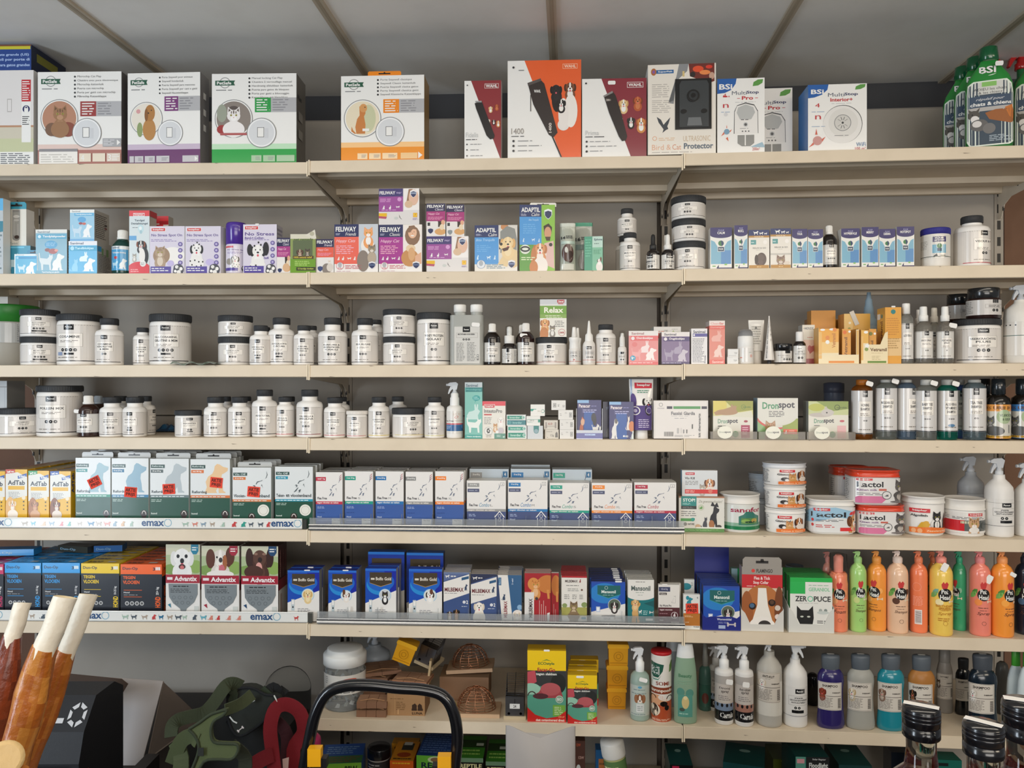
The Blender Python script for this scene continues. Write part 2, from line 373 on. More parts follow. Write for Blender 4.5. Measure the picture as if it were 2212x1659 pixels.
def vessel(p, name, label, cat, parts, lab=None, sy=1.0, sq=0, group=None, seg=48, extra=None, face=0.0):
    """turned or oval container. parts: (part, 'r z r z ..' in % of half width / height, colour, material[, opts])"""
    R = p.w/2; cy = R*sy
    o = stand(name, p); 
    if face: o.rotation_euler[2] += math.radians(face)
    for q in parts:
        nm, pr, c, mt = q[:4]; op = q[4] if len(q) > 4 else {}
        m = M(); m.lathe(prof(pr, p.w, p.h), c, op.get('seg', seg), 1.0, op.get('sy', sy), op.get('cx', 0)*p.w, cy, op.get('sq', sq), op.get('smooth', True))
        if op.get('ribs'):
            r, za, zb, n = op['ribs']
            for i in range(n):
                a = 2*PI*i/n; x, y = r*R*math.cos(a), r*R*math.sin(a)*op.get('sy', sy)
                m.box(x-.0004, cy+y-.0004, za*p.h, x+.0004, cy+y+.0004, zb*p.h, c if isinstance(c, str) else c[0])
        m.build(nm, mt, o)
    pw = world(p.bay, p.x, p.d, 0); toward = -(math.degrees(math.atan2(pw.x, pw.y))-ANG[p.bay])   # labels are turned to the aisle's middle, as shop staff face them up
    if lab:
        for L in (lab if isinstance(lab, list) else [lab]):
            # r%, z0%, z1%, arc, background colour, art, optional phase, part name
            r, z0, z1, arc, bg, a = L[:6]; ph = (L[6] if len(L) > 6 else 0)+toward*.9; m = M(); fn = cyl(R*r/100, z0*p.h/100, z1*p.h/100, arc, 1, sy, ph, sq, 0, cy)
            full = cyl(R*r/100, z0*p.h/100, z1*p.h/100, min(arc*1.0, 358), 1, sy, ph, sq, 0, cy)
            if bg: poly(m, full, [(0, 0), (1, 0), (1, 1), (0, 1)], bg)
            art(m, fn if arc <= 180 else cyl(R*r/100, z0*p.h/100, z1*p.h/100, 140, 1, sy, ph, sq, 0, cy), a)
            m.build(L[7] if len(L) > 7 else 'label', L[8] if len(L) > 8 else LABEL, o)
    tag(o, label, cat, group); p.obj = o; p.cy = cy; return o
def icons(x, y, n, r=3.2, c='K'):
    s = ''
    for i in range(n): s += f'c {x+(i-(n-1)/2)*r*2.6} {y} {r} {c};e {x+(i-(n-1)/2)*r*2.6} {y} {r*.28} {r*.3} W;'
    return s
def fam(lines, n=3, bot='K', tall=True, tagc=False, note=True, lx=50):
    """plain supplement label: small black logo block, framed title, a row of round black icons, rule at the foot"""
    X = lx; s = 'r 0 1.5 100 2.6 9a9490;'
    if tall:
        s += f'r {X-10} 0 {X+10} 15 K;T {X-7} 5 {X+7} 9 W Fannet;r {X-7} 11 {X+5} 11.8 G;b {X-26} 24 {X+26} {60} .5 9a948c;r {X-25.3} 24.6 {X+25.3} {59.5} f1ece4;'
        k = len(lines); hh = 7.2
        for i, t in enumerate(lines): wd_ = min(23, 2.6*len(t)); s += f'T {X-wd_} {30+i*9.2} {X+wd_} {30+i*9.2+hh-.6} D {t};'
        s += f'l {X-19} {33+k*9.2} {X+22} {40+k*9.2} 2 77706a;' if k < 3 else ''
        s += icons(X, 69, n)
        if tagc: s += f'r {X-9} 77 {X+10} 82 K;'
        if note: s += f'l {X-26} 87 {X+26} 92 1 8a847c;'
    else:
        s += f'r {X-6} 0 {X+6} 17 K;T {X-4} 6 {X+4} 11 W Fannet;b {X-24} 26 {X+24} 56 .4 9a948c;r {X-23.5} 26.7 {X+23.5} 55 f1ece4;'
        for i, t in enumerate(lines[:1]): wd_ = min(18, 1.3*len(t)); s += f'T {X-wd_} 30 {X+wd_} 36 D {t};'
        s += f'l {X-14} 39 {X+16} 52 2 77706a;' + icons(X, 68, n, 2.4)
        if tagc: s += f'r {X-14} 79 {X+16} 87 K;'
        s += f'l {X-20} 90 {X+20} 96 1 8a847c;'
    return s+f'r 0 97.6 100 99.6 {bot};'
BLKLID = '2b2d30'
def tub(p, label, lines, n=3, bot='K', lid=None, tagc=False, ph=0, stick=None, lidcol=BLKLID, name='supplement_tub', group=None, rest=None):
    w, h = p.w, p.h; lh = (lid or .2)*w/h*100; tall = h > w*.95; z = 100-lh
    vessel(p, name, label, 'jar', [
        ('body', f'60 0 92 0 97 1.5 98 {6 if tall else 9} 98 {z-9} 96 {z-4} 93 {z-1} 90 {z}', 'eeebe6', PLAS),
        ('lid', f'93 {z-.2} 99.6 {z+.4} 100 {z+1.5} 100 {98.3} 97 100 60 100', lidcol, RUBB, {'ribs': (1.0, (z+2)/100, .975, 60), 'seg': 48})],
        lab=(98.2, 7.5 if tall else 10, z-8, 340, 'ddd8d2', rest or fam(lines, n, bot, tall, tagc), ph), group=group)
    if stick: sticker(p.obj, stick[0]*w, stick[1]*h, .02, .009, p.cy-math.sqrt(max(0, 1-(2*stick[0])**2))*w/2-.001)
def pill(p, label, lines, n=3, bot='K', cap=.60, ph=0, tagc=False, stick=None, group=None, lab=None, sh=.30, name='supplement_bottle', cat='bottle'):
    w, h = p.w, p.h; ch = min(.25*w, .018)/h*100; c = cap*100; zs = 100-ch*1.05; zn = 100-sh*w/h*100*1.75
    vessel(p, name, label, cat, [
        ('body', f'60 0 90 0 96 1.2 98 4 98 {zn-6} 96 {zn-2} 88 {zn+2.5} {c*1.02} {zn+5.5} {c*.93} {zn+7} {c*.93} {zs+.3}', 'efece7', PLAS),
        ('lid', f'{c*.95} {zs} {c*1.03} {zs+.4} {c*1.03} 98.6 {c*.98} 100 {c*.5} 100', BLKLID, RUBB, {'ribs': (c/97, (zs+1)/100, .98, 48), 'seg': 40})],
        lab=(98.3, 6, zn-7, 340, 'ddd8d2', lab or fam(lines, n, bot, True, tagc), ph), group=group)
    if stick: sticker(p.obj, stick[0]*w, stick[1]*h, .02, .009, p.cy-w/2-.001, .1)
def trigger(o, h, cy, s=1.0, col='efefec', flip=1, mat=None, cover=False, rz=0):
    """trigger spray head in side view, sitting on a neck at height h"""
    m = M(); f = flip
    m.lathe([(.012*s, h), (.013*s, h+.001), (.013*s, h+.014*s), (.009*s, h+.017*s), (.0075*s, h+.030*s)], col, 20, cx=0, cy=cy)
    P = lambda q: [(a*f*s, h+b*s) for a, b in q]
    m.prism(P([(-.008, .026), (.010, .026), (.013, .040), (.016, .052), (.006, .060), (-.020, .058), (-.030, .052), (-.030, .043), (-.012, .041)]), cy-.008*s, cy+.008*s, col)
    m.build('spray_head', mat or PLAS, o)
    t = M(); t.prism(P([(-.012, .040), (-.018, .041), (-.026, .024), (-.030, .008), (-.026, .006), (-.018, .020), (-.009, .030)]), cy-.005*s, cy+.005*s, col); t.build('trigger', mat or PLAS, o)
    t = M(); t.lathe([(.0045*s, 0), (.0055*s, .001), (.0055*s, .008*s)], col, 12); q = t.build('nozzle', mat or PLAS, o, (-.030*f*s, cy, h+.0475*s)); q.rotation_euler = (0, -f*PI/2, 0)
# ------------------------------------------------------------------ room and shelving
def structure():
    def st(o, nm=None): o['kind'] = 'structure'; return o
    m = M(); m.box(-3.6, -3.2, -.05, 3.6, 3.0, 0, '35302c'); st(m.build('floor', PANEL))
    CZ = CAMZ+.935; A = math.radians(4.2); ca, sa = math.cos(A), math.sin(A)
    # ceiling tiles between exposed bars that run towards the wall
    m = M(); m.box(-4, -3.4, 0, 4, 3.2, .03, 'efeeea'); o = m.build('ceiling', PANEL, None, (0, 0, CZ), -A); st(o)
    # bars: at the ceiling plane, image x at v=0
    yb = .935*F/CY
    for k, u in enumerate((-390, 142, 688, 1190, 1722, 2250, 2770)):
        X = (u-CX)/F*yb; m = M(); m.box(-.012, -4.6, -.006, .012, .62, .001, 'b5a996'); m.box(-.004, -4.6, -.007, .004, .62, 0, 'a09480')
        o = m.build('trim_%d' % (k+1), PANEL, None, (X, yb, CZ-.001), -A); st(o)
    for k, yy in enumerate((.3, 1.5-.3)):
        m = M(); m.box(-3.4, -.012, -.005, 3.4, .012, .001, 'b5a996'); o = m.build('trim_%d' % (k+8), PANEL, None, (yy*sa, yy, CZ-.001), -A); st(o)
    # back wall behind the shelving, dark beam under the ceiling
    for b, x0, x1 in (('L', -.9, 1.02), ('C', -.01, 1.01), ('R', -.02, 1.9)):
        d = dv(b); rz = -math.radians(ANG[b]); at = world(b, 0, .47, 0)
        m = M(); m.box(x0, 0, 0, x1, .05, CZ-.001, '8d8378'); st(m.build({'L': 'wall_left_bay', 'C': 'wall_middle_bay', 'R': 'wall_right_bay'}[b], PANEL, None, at, rz))
        m = M(); m.box(x0, -.0, 0, x1, .03, .115, '2b2d31', front='34363b'); m.box(x0, -.008, 0, x1, .03, .012, '6f7680')
        st(m.build({'L': 'beam_left_bay', 'C': 'beam_middle_bay', 'R': 'beam_right_bay'}[b], PANEL, None, world(b, 0, .435, CAMZ+.835), rz))
    m = M(); m.box(0, 0, 0, .9, .02, 1.9, '7a5a45')
    for i in range(9): m.box(.1*i, -.002, 0, .1*i+.004, 0, 1.9, '3f2a20')
    st(m.build('wall_wood_right', WOODM, None, world('R', 1.025, .44, .35), -math.radians(4.9)))
    m = M(); m.box(-.9, 0, 0, 0, .02, 1.9, '6a4d3c')
    st(m.build('wall_wood_left', WOODM, None, world('L', -.025, .44, .35), -math.radians(1.4)))
def shelving():
    nm = {'L': 'bay beside the dog chews', 'C': 'middle bay', 'R': 'bay with the shampoo bottles'}
    od = {1: 'topmost', 2: 'second', 3: 'third', 4: 'fourth', 5: 'fifth', 6: 'sixth', 7: 'seventh'}
    for b in 'LCR':
        rz = -math.radians(ANG[b])
        for r in range(1, 8):
            if r not in ZR or b not in ZR[r]: continue
            z = CAMZ+ZR[r][b]; o = empty('metal_shelf', world(b, 0, 0, z), rz)
            m = M(); g = .0035
            sec = [(0, -.0008), (.0, -.0035), (-.001, -.031), (.001, -.0325), (.004, -.0325), (.004, -.012), (.07, -.012), (.075, -.024), (.105, -.024), (.11, -.012), (.26, -.012), (.265, -.028), (.31, -.028), (.315, -.012), (.385, -.012), (.388, -.03), (.405, -.03), (.405, -.0), (.002, 0)]
            n = len(sec); x0, x1 = g, 1-g
            m.add([(x0, y, zz) for y, zz in sec]+[(x1, y, zz) for y, zz in sec], [tuple(range(n)), tuple(range(2*n-1, n-1, -1))]+[(i, i+n, (i+1) % n+n, (i+1) % n) for i in range(n)], 'ddceb6')
            rr = random.Random(r*7+ord(b))
            for q in range(rr.randint(1, 4)):
                x = rr.uniform(.05, .9); z0 = rr.choice([-.001, -.03, -.016]); m.add([(x, -.0013, z0), (x+rr.uniform(.004, .02), -.0013, z0-.0008), (x+.004, -.0013, z0-.0016)], [(0, 1, 2)], '6a5a48')
            m.build('shelf_tray', PAINT, o)
            for sx in (0, 1):
                x = .0015 if sx == 0 else 1-.0030; m = M()
                q = [(.004, .0), (.004, -.036), (.34, -.052), (.375, -.068), (.395, -.105), (.410, -.105), (.410, .0)]
                k = len(q); m.add([(x, y, zz) for y, zz in q]+[(x+.0015, y, zz) for y, zz in q], [tuple(range(k)), tuple(range(2*k-1, k-1, -1))]+[(i, i+k, (i+1) % k+k, (i+1) % k) for i in range(k)], 'd9cfbe')
                xx = .0008 if sx == 0 else 1-.0043; m.box(xx, -.003, -.040, xx+.0035, .004, .0012, 'e8dac0')
                for hz in (-.03, -.085): m.box(x-.001, .30+(.08 if hz < -.05 else 0), hz, x+.003, .305+(.08 if hz < -.05 else 0), hz+.012, '2a2622')
                m.build('bracket', PAINT, o)
            tag(o, f'cream metal shelf with raised front lip, {od[r]} in the {nm[b]}', 'shelf', 'cream metal shelves')
        zt = CAMZ+.852; seam = [CAMZ+v for v in (.852, .36, -.1, -.42, -.8, -1.25)]
        for i in range(len(seam)-1):
            m = M(); m.box(.014, 0, 0, .986, .004, seam[i]-seam[i+1]-.003, 'a59f96')
            m.box(.014, -.001, seam[i]-seam[i+1]-.006, .986, 0, seam[i]-seam[i+1]-.003, '8f8a84')
            o = m.build('back_panel', PANEL, None, world(b, 0, .415, seam[i+1]), rz)
            tag(o, f'grey painted back panel, {["uppermost", "second", "third", "fourth", "lowest"][i]} one behind the {nm[b]}', 'panel', 'back panels of the shelving')
    for k, (b, x) in enumerate((('L', 0), ('C', 0), ('R', 0), ('R', 1))):
        m = M(); m.box(-.013, 0, 0, .013, .03, CAMZ+.86, 'a8a094')
        for i in range(46):
            z = .12+i*.05
            if z < CAMZ+.85: m.box(-.005, -.0006, z, .005, .001, z+.027, '14110f')
        o = m.build('slotted_upright', PAINT, None, world(b, x, .413, 0), -math.radians(ANG[b]))
        tag(o, ['slotted steel upright near the light blue dental care boxes', 'slotted steel upright between the first and middle bays', 'slotted steel upright between the middle and shampoo bays', 'slotted steel upright beside the brown wooden boards'][k], 'upright', 'slotted uprights')
structure(); shelving()
# ================================================================== row 1
def pet(col, mid, photo, lines, py, pc, foot):
    s = f'r 0 78 100 100 {mid};r 0 84 100 100 {col};o 15.5 10 6.4 .8 G;r 4 7.5 26 13 e;p e 26 7.5 27.5 7.5 26 10.2 27.5 13 26 13;T 6 8.5 23 12 W PetSafe;l 5 17 27 19.5 1 G;'
    for i, t in enumerate(lines): y = 4+i*4.3; s += f'c 44.5 {y+1.3} 1.2 D;t 47.5 {y} {min(96, 48+len(t)*1.55)} {y+2.7} 55585c {t};'
    s += f'r 51 {py} 70 {py+16} {pc};r 70 {py} 100 {py+16} b4b4b6;l 53 {py+1} 69 {py+15} 5 W;l 72 {py+1} 92 {py+15} 5 8e8e92;'
    s += f'c 26 50 22.5 G;c 26 50 21.6 W;c 26 50 20.3 {photo[0]};'+photo[1]+f'c 59 66 17.5 G;c 59 66 16.6 f2f2f2;c 59 66 15 d9dbdd;r 54 60 62 71 W;b 54 60 62 71 .5 D;r 62.5 61 67 72 cfd1d4;'
    return s+foot
icon3 = lambda x0, c='c9c6c8': ''.join(f'r {x} 91 {x+w} 98 {c};l {x+w*.4} 92.5 {x+w-1} 96.5 3 8c8c90;' for x, w in ((x0, 12), (x0+14, 14), (x0+30, 18)))
p = place(1, -70, 73, 153)
carton(p, .11, 'pet_door_box', 'white box with pale room picture and white label strip, under the blue box', 'r 0 0 100 72 e2dedb;r 0 72 100 74 c89a78;r 0 58 100 60 b98b6b;r 0 60 100 74 cfc8b4;r 0 72 100 86 c7caa2;r 60 30 67 44 b9b4b0;r 61 31 66 43 e2dedb;'
       'r 82 10 96 33 R;l 83 11 95 32 9 W;r 82 33 96 76 W;c 89 41 5.6 N;r 86 40 92 45 W;o 89 39.5 2.4 .9 W;l 83 48 95 58 5 D;l 50 87 97 99 6 55585c', cat='box')
b0 = p
p = place(1, -90, 68, 98, on=b0); p.w *= 1
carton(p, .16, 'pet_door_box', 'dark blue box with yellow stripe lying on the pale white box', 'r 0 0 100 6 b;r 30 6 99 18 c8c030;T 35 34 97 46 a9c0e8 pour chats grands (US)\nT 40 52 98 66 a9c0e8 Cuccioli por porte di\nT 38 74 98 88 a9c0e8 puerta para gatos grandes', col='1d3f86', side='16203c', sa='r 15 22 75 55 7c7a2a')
p = place(1, 81, 263, 156)
carton(p, .07, 'pet_door_box', 'white box with long-haired brown tabby in a round picture', pet('b0756a', 'e3c9bf', ('b7856a', 'c 17 62 8 7a5a44;e 36 62 10 8 8a4a38;cat 27 46 9.5 9c7350 6f4f38 b98f6c;e 27 62 11 9 9c7350;'), ['Microchip Cat Flap', 'Chatière avec puce électronique', 'Microchip kattenluik', 'Puerta con microchip', 'Porta per gatti con microchip', 'Mikrochip Katzenklappe'], 32, '9c3c3a',
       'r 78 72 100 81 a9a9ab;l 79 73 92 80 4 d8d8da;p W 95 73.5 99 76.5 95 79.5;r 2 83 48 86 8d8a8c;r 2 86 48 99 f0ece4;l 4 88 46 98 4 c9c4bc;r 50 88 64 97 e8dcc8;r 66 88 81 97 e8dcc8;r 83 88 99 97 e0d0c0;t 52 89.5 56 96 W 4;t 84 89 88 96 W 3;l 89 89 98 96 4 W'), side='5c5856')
p = place(1, 274, 434, 158); p.rz -= .03
carton(p, .055, 'pet_door_box', 'white box with golden brown dog picture and purple foot', pet('6e3c6c', 'c9b8cc', ('e9e2d4', 'e 17 62 4 8 8fa06a;c 15 42 3 d8a0a0;e 30 62 9 12 b8854a;e 31 44 7 9 b07a3e;e 26 46 2.5 7 8a5a2c;c 33 41 .8 K;e 29 44 1 .8 K;'), ['Porte Staywell pour animaux', 'Staywell hondenluik', 'Puerta Staywell para mascotas', 'Porta Staywell per cani e gatti', 'Staywell Haustierklappe'], 26, '7a3a78',
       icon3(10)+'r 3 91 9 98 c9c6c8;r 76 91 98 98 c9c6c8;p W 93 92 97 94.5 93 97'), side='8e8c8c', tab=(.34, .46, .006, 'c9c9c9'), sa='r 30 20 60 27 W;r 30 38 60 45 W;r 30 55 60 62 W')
p = place(1, 457, 641, 160)
carton(p, .085, 'pet_door_box', 'white box with black and white cat picture and bright green foot', pet('22a045', 'bfe3c0', ('8a8078', 'e 12 44 6 10 9aa090;e 12 62 6 5 a03838;cat 26 47 9 ece8e6 6b5e58 f6f4f2;e 26 38 5 2 5a504c;e 26 62 13 9 f0ecea;r 10 66 42 68.5 b05a5a;'), ['Manual locking Cat Flap', 'Chatière 2 verrouillage manuel', 'Handmatig afsluitbaar kattenluik', 'Puerta para gatos de bloqueo', 'Porta per gatti a bloccaggio', 'Katzenklappe mit Verschluss'], 27, '2a9c48',
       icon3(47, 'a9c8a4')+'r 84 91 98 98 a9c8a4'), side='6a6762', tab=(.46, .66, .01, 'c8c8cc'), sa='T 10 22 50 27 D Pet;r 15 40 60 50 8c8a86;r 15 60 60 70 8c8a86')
p = place(1, 736, 917, 165)
carton(p, .085, 'pet_door_box', 'white box with ginger cat sitting up and orange foot', pet('f09422', 'f8c88a', ('e8dcc0', 'e 33 50 9 16 c9cba6;sitcat 12 32 34 68 c98042;e 27 38 4.5 5 d69a5c;c 29 37 .7 K;r 26 62 34 65 W;'), ['Porte Staywell classique', 'Staywell Classic kattenluik', 'Puerta Staywell clasica gatos', 'Porta Staywell classica gatti', 'Staywell Klassische Katzenklappe'], 28, 'ee8a1c',
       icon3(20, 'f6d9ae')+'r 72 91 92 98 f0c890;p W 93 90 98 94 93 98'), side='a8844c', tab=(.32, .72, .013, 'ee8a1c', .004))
def wahl(c, c2, x0, mdl, body, extra=''):
    return f'p {c} {x0} 0 100 0 100 100 {100 if x0 < 25 else 80} 100;'+extra+body+f't 4 {78-8} {4+len(mdl)*6} 76 L {mdl};l 4 78.5 36 80 1 D;l 12 84 62 86 1 9a9a9a;l 12 89 68 91 1 9a9a9a;l 12 94.5 55 96.5 1 9a9a9a;c 6.5 85 1.6 D;c 6.5 90 1.6 D;c 6.5 95.5 1.6 D;'
pups = lambda x, y, s, pal: ''.join(f'dog {x+dx*s} {y+dy*s} {s*k} {a} {b} {c};' for (dx, dy, k), (a, b, c) in zip(((-1.1, -.6, .62), (1.0, -.9, .62), (-1.9, 1.4, .6), (1.5, 1.7, .65), (0, 1.5, .5)), pal))
PU = [('e0c08a', 'c99a5c', 'W'), ('b5562c', '7a3418', 'c8784a'), ('f0e8da', 'e0d0ba', 'W'), ('d08a4a', 'a85a2a', 'W'), ('2a2422', '1c1816', 'W')]
p = place(1, 1003, 1083, 175)
carton(p, .05, 'hair_clipper_box', 'slim white and dark red clipper box, smallest of three clipper boxes', 'p 8c2f34 18 0 100 0 100 100 98 100;b 55 4 93 10 .8 W;T 58 5 90 9 W WAHL;'
       + pups(80, 40, 8, PU)+'p 201d1e 28 29 47 26 53 34 82 70 80 74 70 75 60 70 32 36;r 30 26 47 28 9a9a9a;t 4 66 37 72 L Fidelis;l 4 74 36 76 1 D;l 16 80 55 82 1 9a9a9a;l 16 87 42 89 1 9a9a9a;l 16 94.5 58 96.5 1 9a9a9a;c 7 81 2 D;c 7 88 2 D;c 7 95.5 2 D;c 8 6 1.8 D')
p = place(1, 1096, 1256, 132)
carton(p, .09, 'hair_clipper_box', 'tall white and orange clipper box with three dogs, largest of three', 'p e8622e 23 0 100 0 100 100 74 100;b 75 4 95 9 .5 f6c8a8;T 77 5 93 8 f8d8c0 WAHL;'
       'e 67 40 7 13 201c1c;dog 66 30 7 262122 1a1617 2c2728;e 76 66 8 6 e8e4de;dog 85 28 7 7a4a2e 4a2c1c f0ece6;e 86 52 9 17 f0ebe4;e 76 55 7 16 ece6e0;dog 73 44 5.4 221e1e 161313 f0ece6;'
       'p 342c2a 28 25 45 20 50 24 66 68 68 74 62 79 56 76 35 45;p 5a5350 27 23 45 18.5 46 21 28 26;T 36 30 45 33 W WAHL;v 56 64 60 74 d8d0c8 1400;p 201c1c 60 78 62 78 74 99 72 99;r 31 35 32 52 3a3432;'
       't 5 69 22 75 9a948e 1400;l 5 76.5 24 78 1 D;l 14 81 34 83 1 9a9a9a;l 14 86 52 88 1 9a9a9a;l 14 91 36 93 1 9a9a9a;c 8 82 1.6 D;c 8 87 1.6 D;c 8 92 1.6 D;c 8 7 1.5 D;l 15 9 24 11 1 G', side='d0cac4')
p = place(1, 1257, 1397, 171, d=.010)
carton(p, .08, 'hair_clipper_box', 'white and wine red clipper box with puppies, beside the tall orange one', 'p 872c38 30 0 100 0 100 100 76 100;b 70 5 95 12 .6 W;T 72 6.5 93 10.5 W WAHL;'
       + pups(76, 38, 10.5, PU)+'p 2c2422 34 23 48 17 52 22 60 42 70 74 68 79 62 80 57 74 42 44;p 8a8684 33 22 47 16 48 18.5 34 24;v 37 26 45 29 c8c0b8 W;t 5 66 26 72 L Prima;l 5 73 38 75 1 D;l 12 79 50 81 1 9a9a9a;l 12 85 58 87 1 9a9a9a;l 12 91 32 93 1 9a9a9a;c 7 80 1.6 D;c 7 86 1.6 D;c 7 92.5 1.8 K;c 6 6 1.5 D', stick=(.46, .055, .020, .010))
p = place(1, 1399, 1547, 141, d=.006, bay='R')
o = carton(p, .09, 'repeller_box', 'white box with black device window, heron drawing and orange fish', 'r 0 0 100 100 e9e3d8;p 8c8e90 46 0 60 0 58 8 46 16 38 26 38 40 30 43 38 44 36 30 42 14;p 6e2a22 60 0 98 0 98 20 90 22 62 14;e 74 6 8 3.5 e0502a;e 84 10 8 2.6 e88a4a;e 90 4 5 2 d83a28;e 66 12 4 3 282020;e 94 14 4 4 c8a08a;r 51 8 54 14 d8c080;'
       'r 12 6 38 10 2a66a0;T 15 7 36 9.2 W SuperFish;e 8.5 8 4 4 b06a3a;e 8.5 8 2 2 8a5aa0;l 6 21 34 37 7 c0bab2;l 6 39 34 54 7 c0bab2;stork 13 58 34 76 3a4048;c 10 82 3.4 e0b090;c 10 82 2.4 e9e3d8;l 16 81 40 85 2 e0c0a0;t 52 80 92 86 cdb79a ULTRASONIC;t 6 89 34 95 e2b294 Bird &;t 36 89 49 95 d89878 Cat;T 53 88 96 94.5 5c6a78 Protector;l 6 97 80 98.4 1 a8a29a')
m = M(); w, h = p.w, p.h; X = lambda a: -w/2+a*w; Z = lambda a: h*(1-a)
m.rbox(X(.40), -.0032, Z(.73), X(.935), -.0006, Z(.17), .001, '191a1b')
m.prism([(X(.46), Z(.71)), (X(.89), Z(.71)), (X(.89), Z(.24)), (X(.86), Z(.20)), (X(.49), Z(.20)), (X(.46), Z(.24))], -.008, -.0032, '3a3e40')
for r, zz, c in ((.03, -.0105, '141516'), (.021, -.012, '2c3032'), (.011, -.013, '0c0c0d')): m.prism(ell(X(.66), Z(.37), r*.55, r*.55, 20), zz, -.008, c)
for x in (.52, .82): m.prism(ell(X(x), Z(.54), .008, .006, 14), -.010, -.008, '0f1011')
m.prism([(X(.57), Z(.70)), (X(.79), Z(.70)), (X(.77), Z(.61)), (X(.59), Z(.61))], -.011, -.008, '6c7072')
m.build('device_window', GLOS, o)
BS = 'p W 0 0 44 0 42 8 32 17 18 21 0 22;p 1c5ca8 0 0 41 0 39 7 30 15 16 19 0 20;T 4 7 32 14.5 W BSi;leaf 75 2 97 11 5c9a48;'
p = place(1, 1549, 1652, 171, d=.010)
mp = BS+'t 31 17 62 22 50586a Multi;T 62 17 88 22 3a3f66 Stop;T 52 24 76 29 R Pro;r 42 26.5 48 27.2 R;r 80 26.5 86 27.2 R;l 38 31 82 33 1 c8c8c8;p e8e6e2 36 44 42 36 60 33 78 36 85 44 86 74 35 74;p b8bab8 41 46 44 39 60 35 76 39 80 46 72 55 48 55;p 4a4c4e 35 74 36 44 42 36 60 32.5 78 35.5 86 44 87 74 86 74 85 45 78 37 60 34 42 37 37 45 36.5 74;c 60 62 5 L;c 60 62 3 5a5a5a;c 53.5 71 1.7 6a6a6a;c 60 71 1.7 6a6a6a;c 66.5 71 1.7 6a6a6a;l 50 54.5 72 56.5 1 D;l 48 66.5 72 68 1 G;p 8c8c88 43 76 78 76 78 87 70 91 52 91 43 87;r 58 76 60.5 90 e8e6e2;l 12 22 26 26 1 R;t 12 20 19 25 R 4;t 12 34 24 39 R n;c 18 48 4 d8d8d8;l 8 44 28 45.5 1 7a9ac0;c 20 71 6 7aa0b8;p d86a4a 20 62 21 66 19 66;p d86a4a 8 77 14 71 15 74;p d86a4a 31 68 26 70 27 72;p d86a4a 18 80 22 78 24 84;t 74 93 90 97 R 200m²;p 9ab8c8 70 92 95 86 100 92 100 93'
carton(p, .075, 'repeller_box', 'white plug-in repeller box with blue corner logo, in front of its twin', mp, side='c8c4be')
p = place(1, 1602, 1712, 193, d=.10)
carton(p, .06, 'repeller_box', 'white plug-in repeller box half hidden behind its twin', mp, side='c8c4be')
p = place(1, 1745, 1873, 184, d=.012)
carton(p, .09, 'repeller_box', 'white box with round disc repeller, blue side and blue corner logo', 'p W 0 0 38 0 36 9 26 17 12 21 0 22;p 1c5ca8 0 0 35 0 33 8 24 15 11 19 0 20;T 5 7 27 14 W BSi;leaf 80 1 98 9 5c9a48;t 34 13 62 18.5 50586a Multi;T 62 13 85 18.5 3a3f66 Stop;T 38 20.5 76 26 R Interior+;l 40 28 78 30 1 c8c8c8;'
       'c 59 60 33.5 4a4c4e;c 58.5 60.5 33 e6e4e0;c 60 58 25 dddbd6;c 59 58 14 d0cec9;o 59 58 14.5 1.2 G;c 59 58 2 D;'+''.join(f'p 5a5a5a {59+4*math.cos(a)-.5} {58+4*math.sin(a)} {59+4*math.cos(a)+.5} {58+4*math.sin(a)} {59+10*math.cos(a)+.5} {58+9*math.sin(a)} {59+10*math.cos(a)-.5} {58+9*math.sin(a)};' for a in [i*PI/5 for i in range(10)])+
       'l 45 76 75 78 1 8a8a8a;t 12 28 20 34 R 4;t 12 46 22 52 R n;l 6 40 30 41.5 1 7a9ac0;l 6 62 30 63.5 1 7a9ac0;c 16 84 8 c8908a;p d0604a 14 66 16 75 12 75;p d0604a 1 94 9 86 10 90;p d0604a 30 78 23 82 24 86;t 80 95 98 99 R 100 m²;t 82 88 98 94 4a7aa8 WiFi', side='2f74b8')
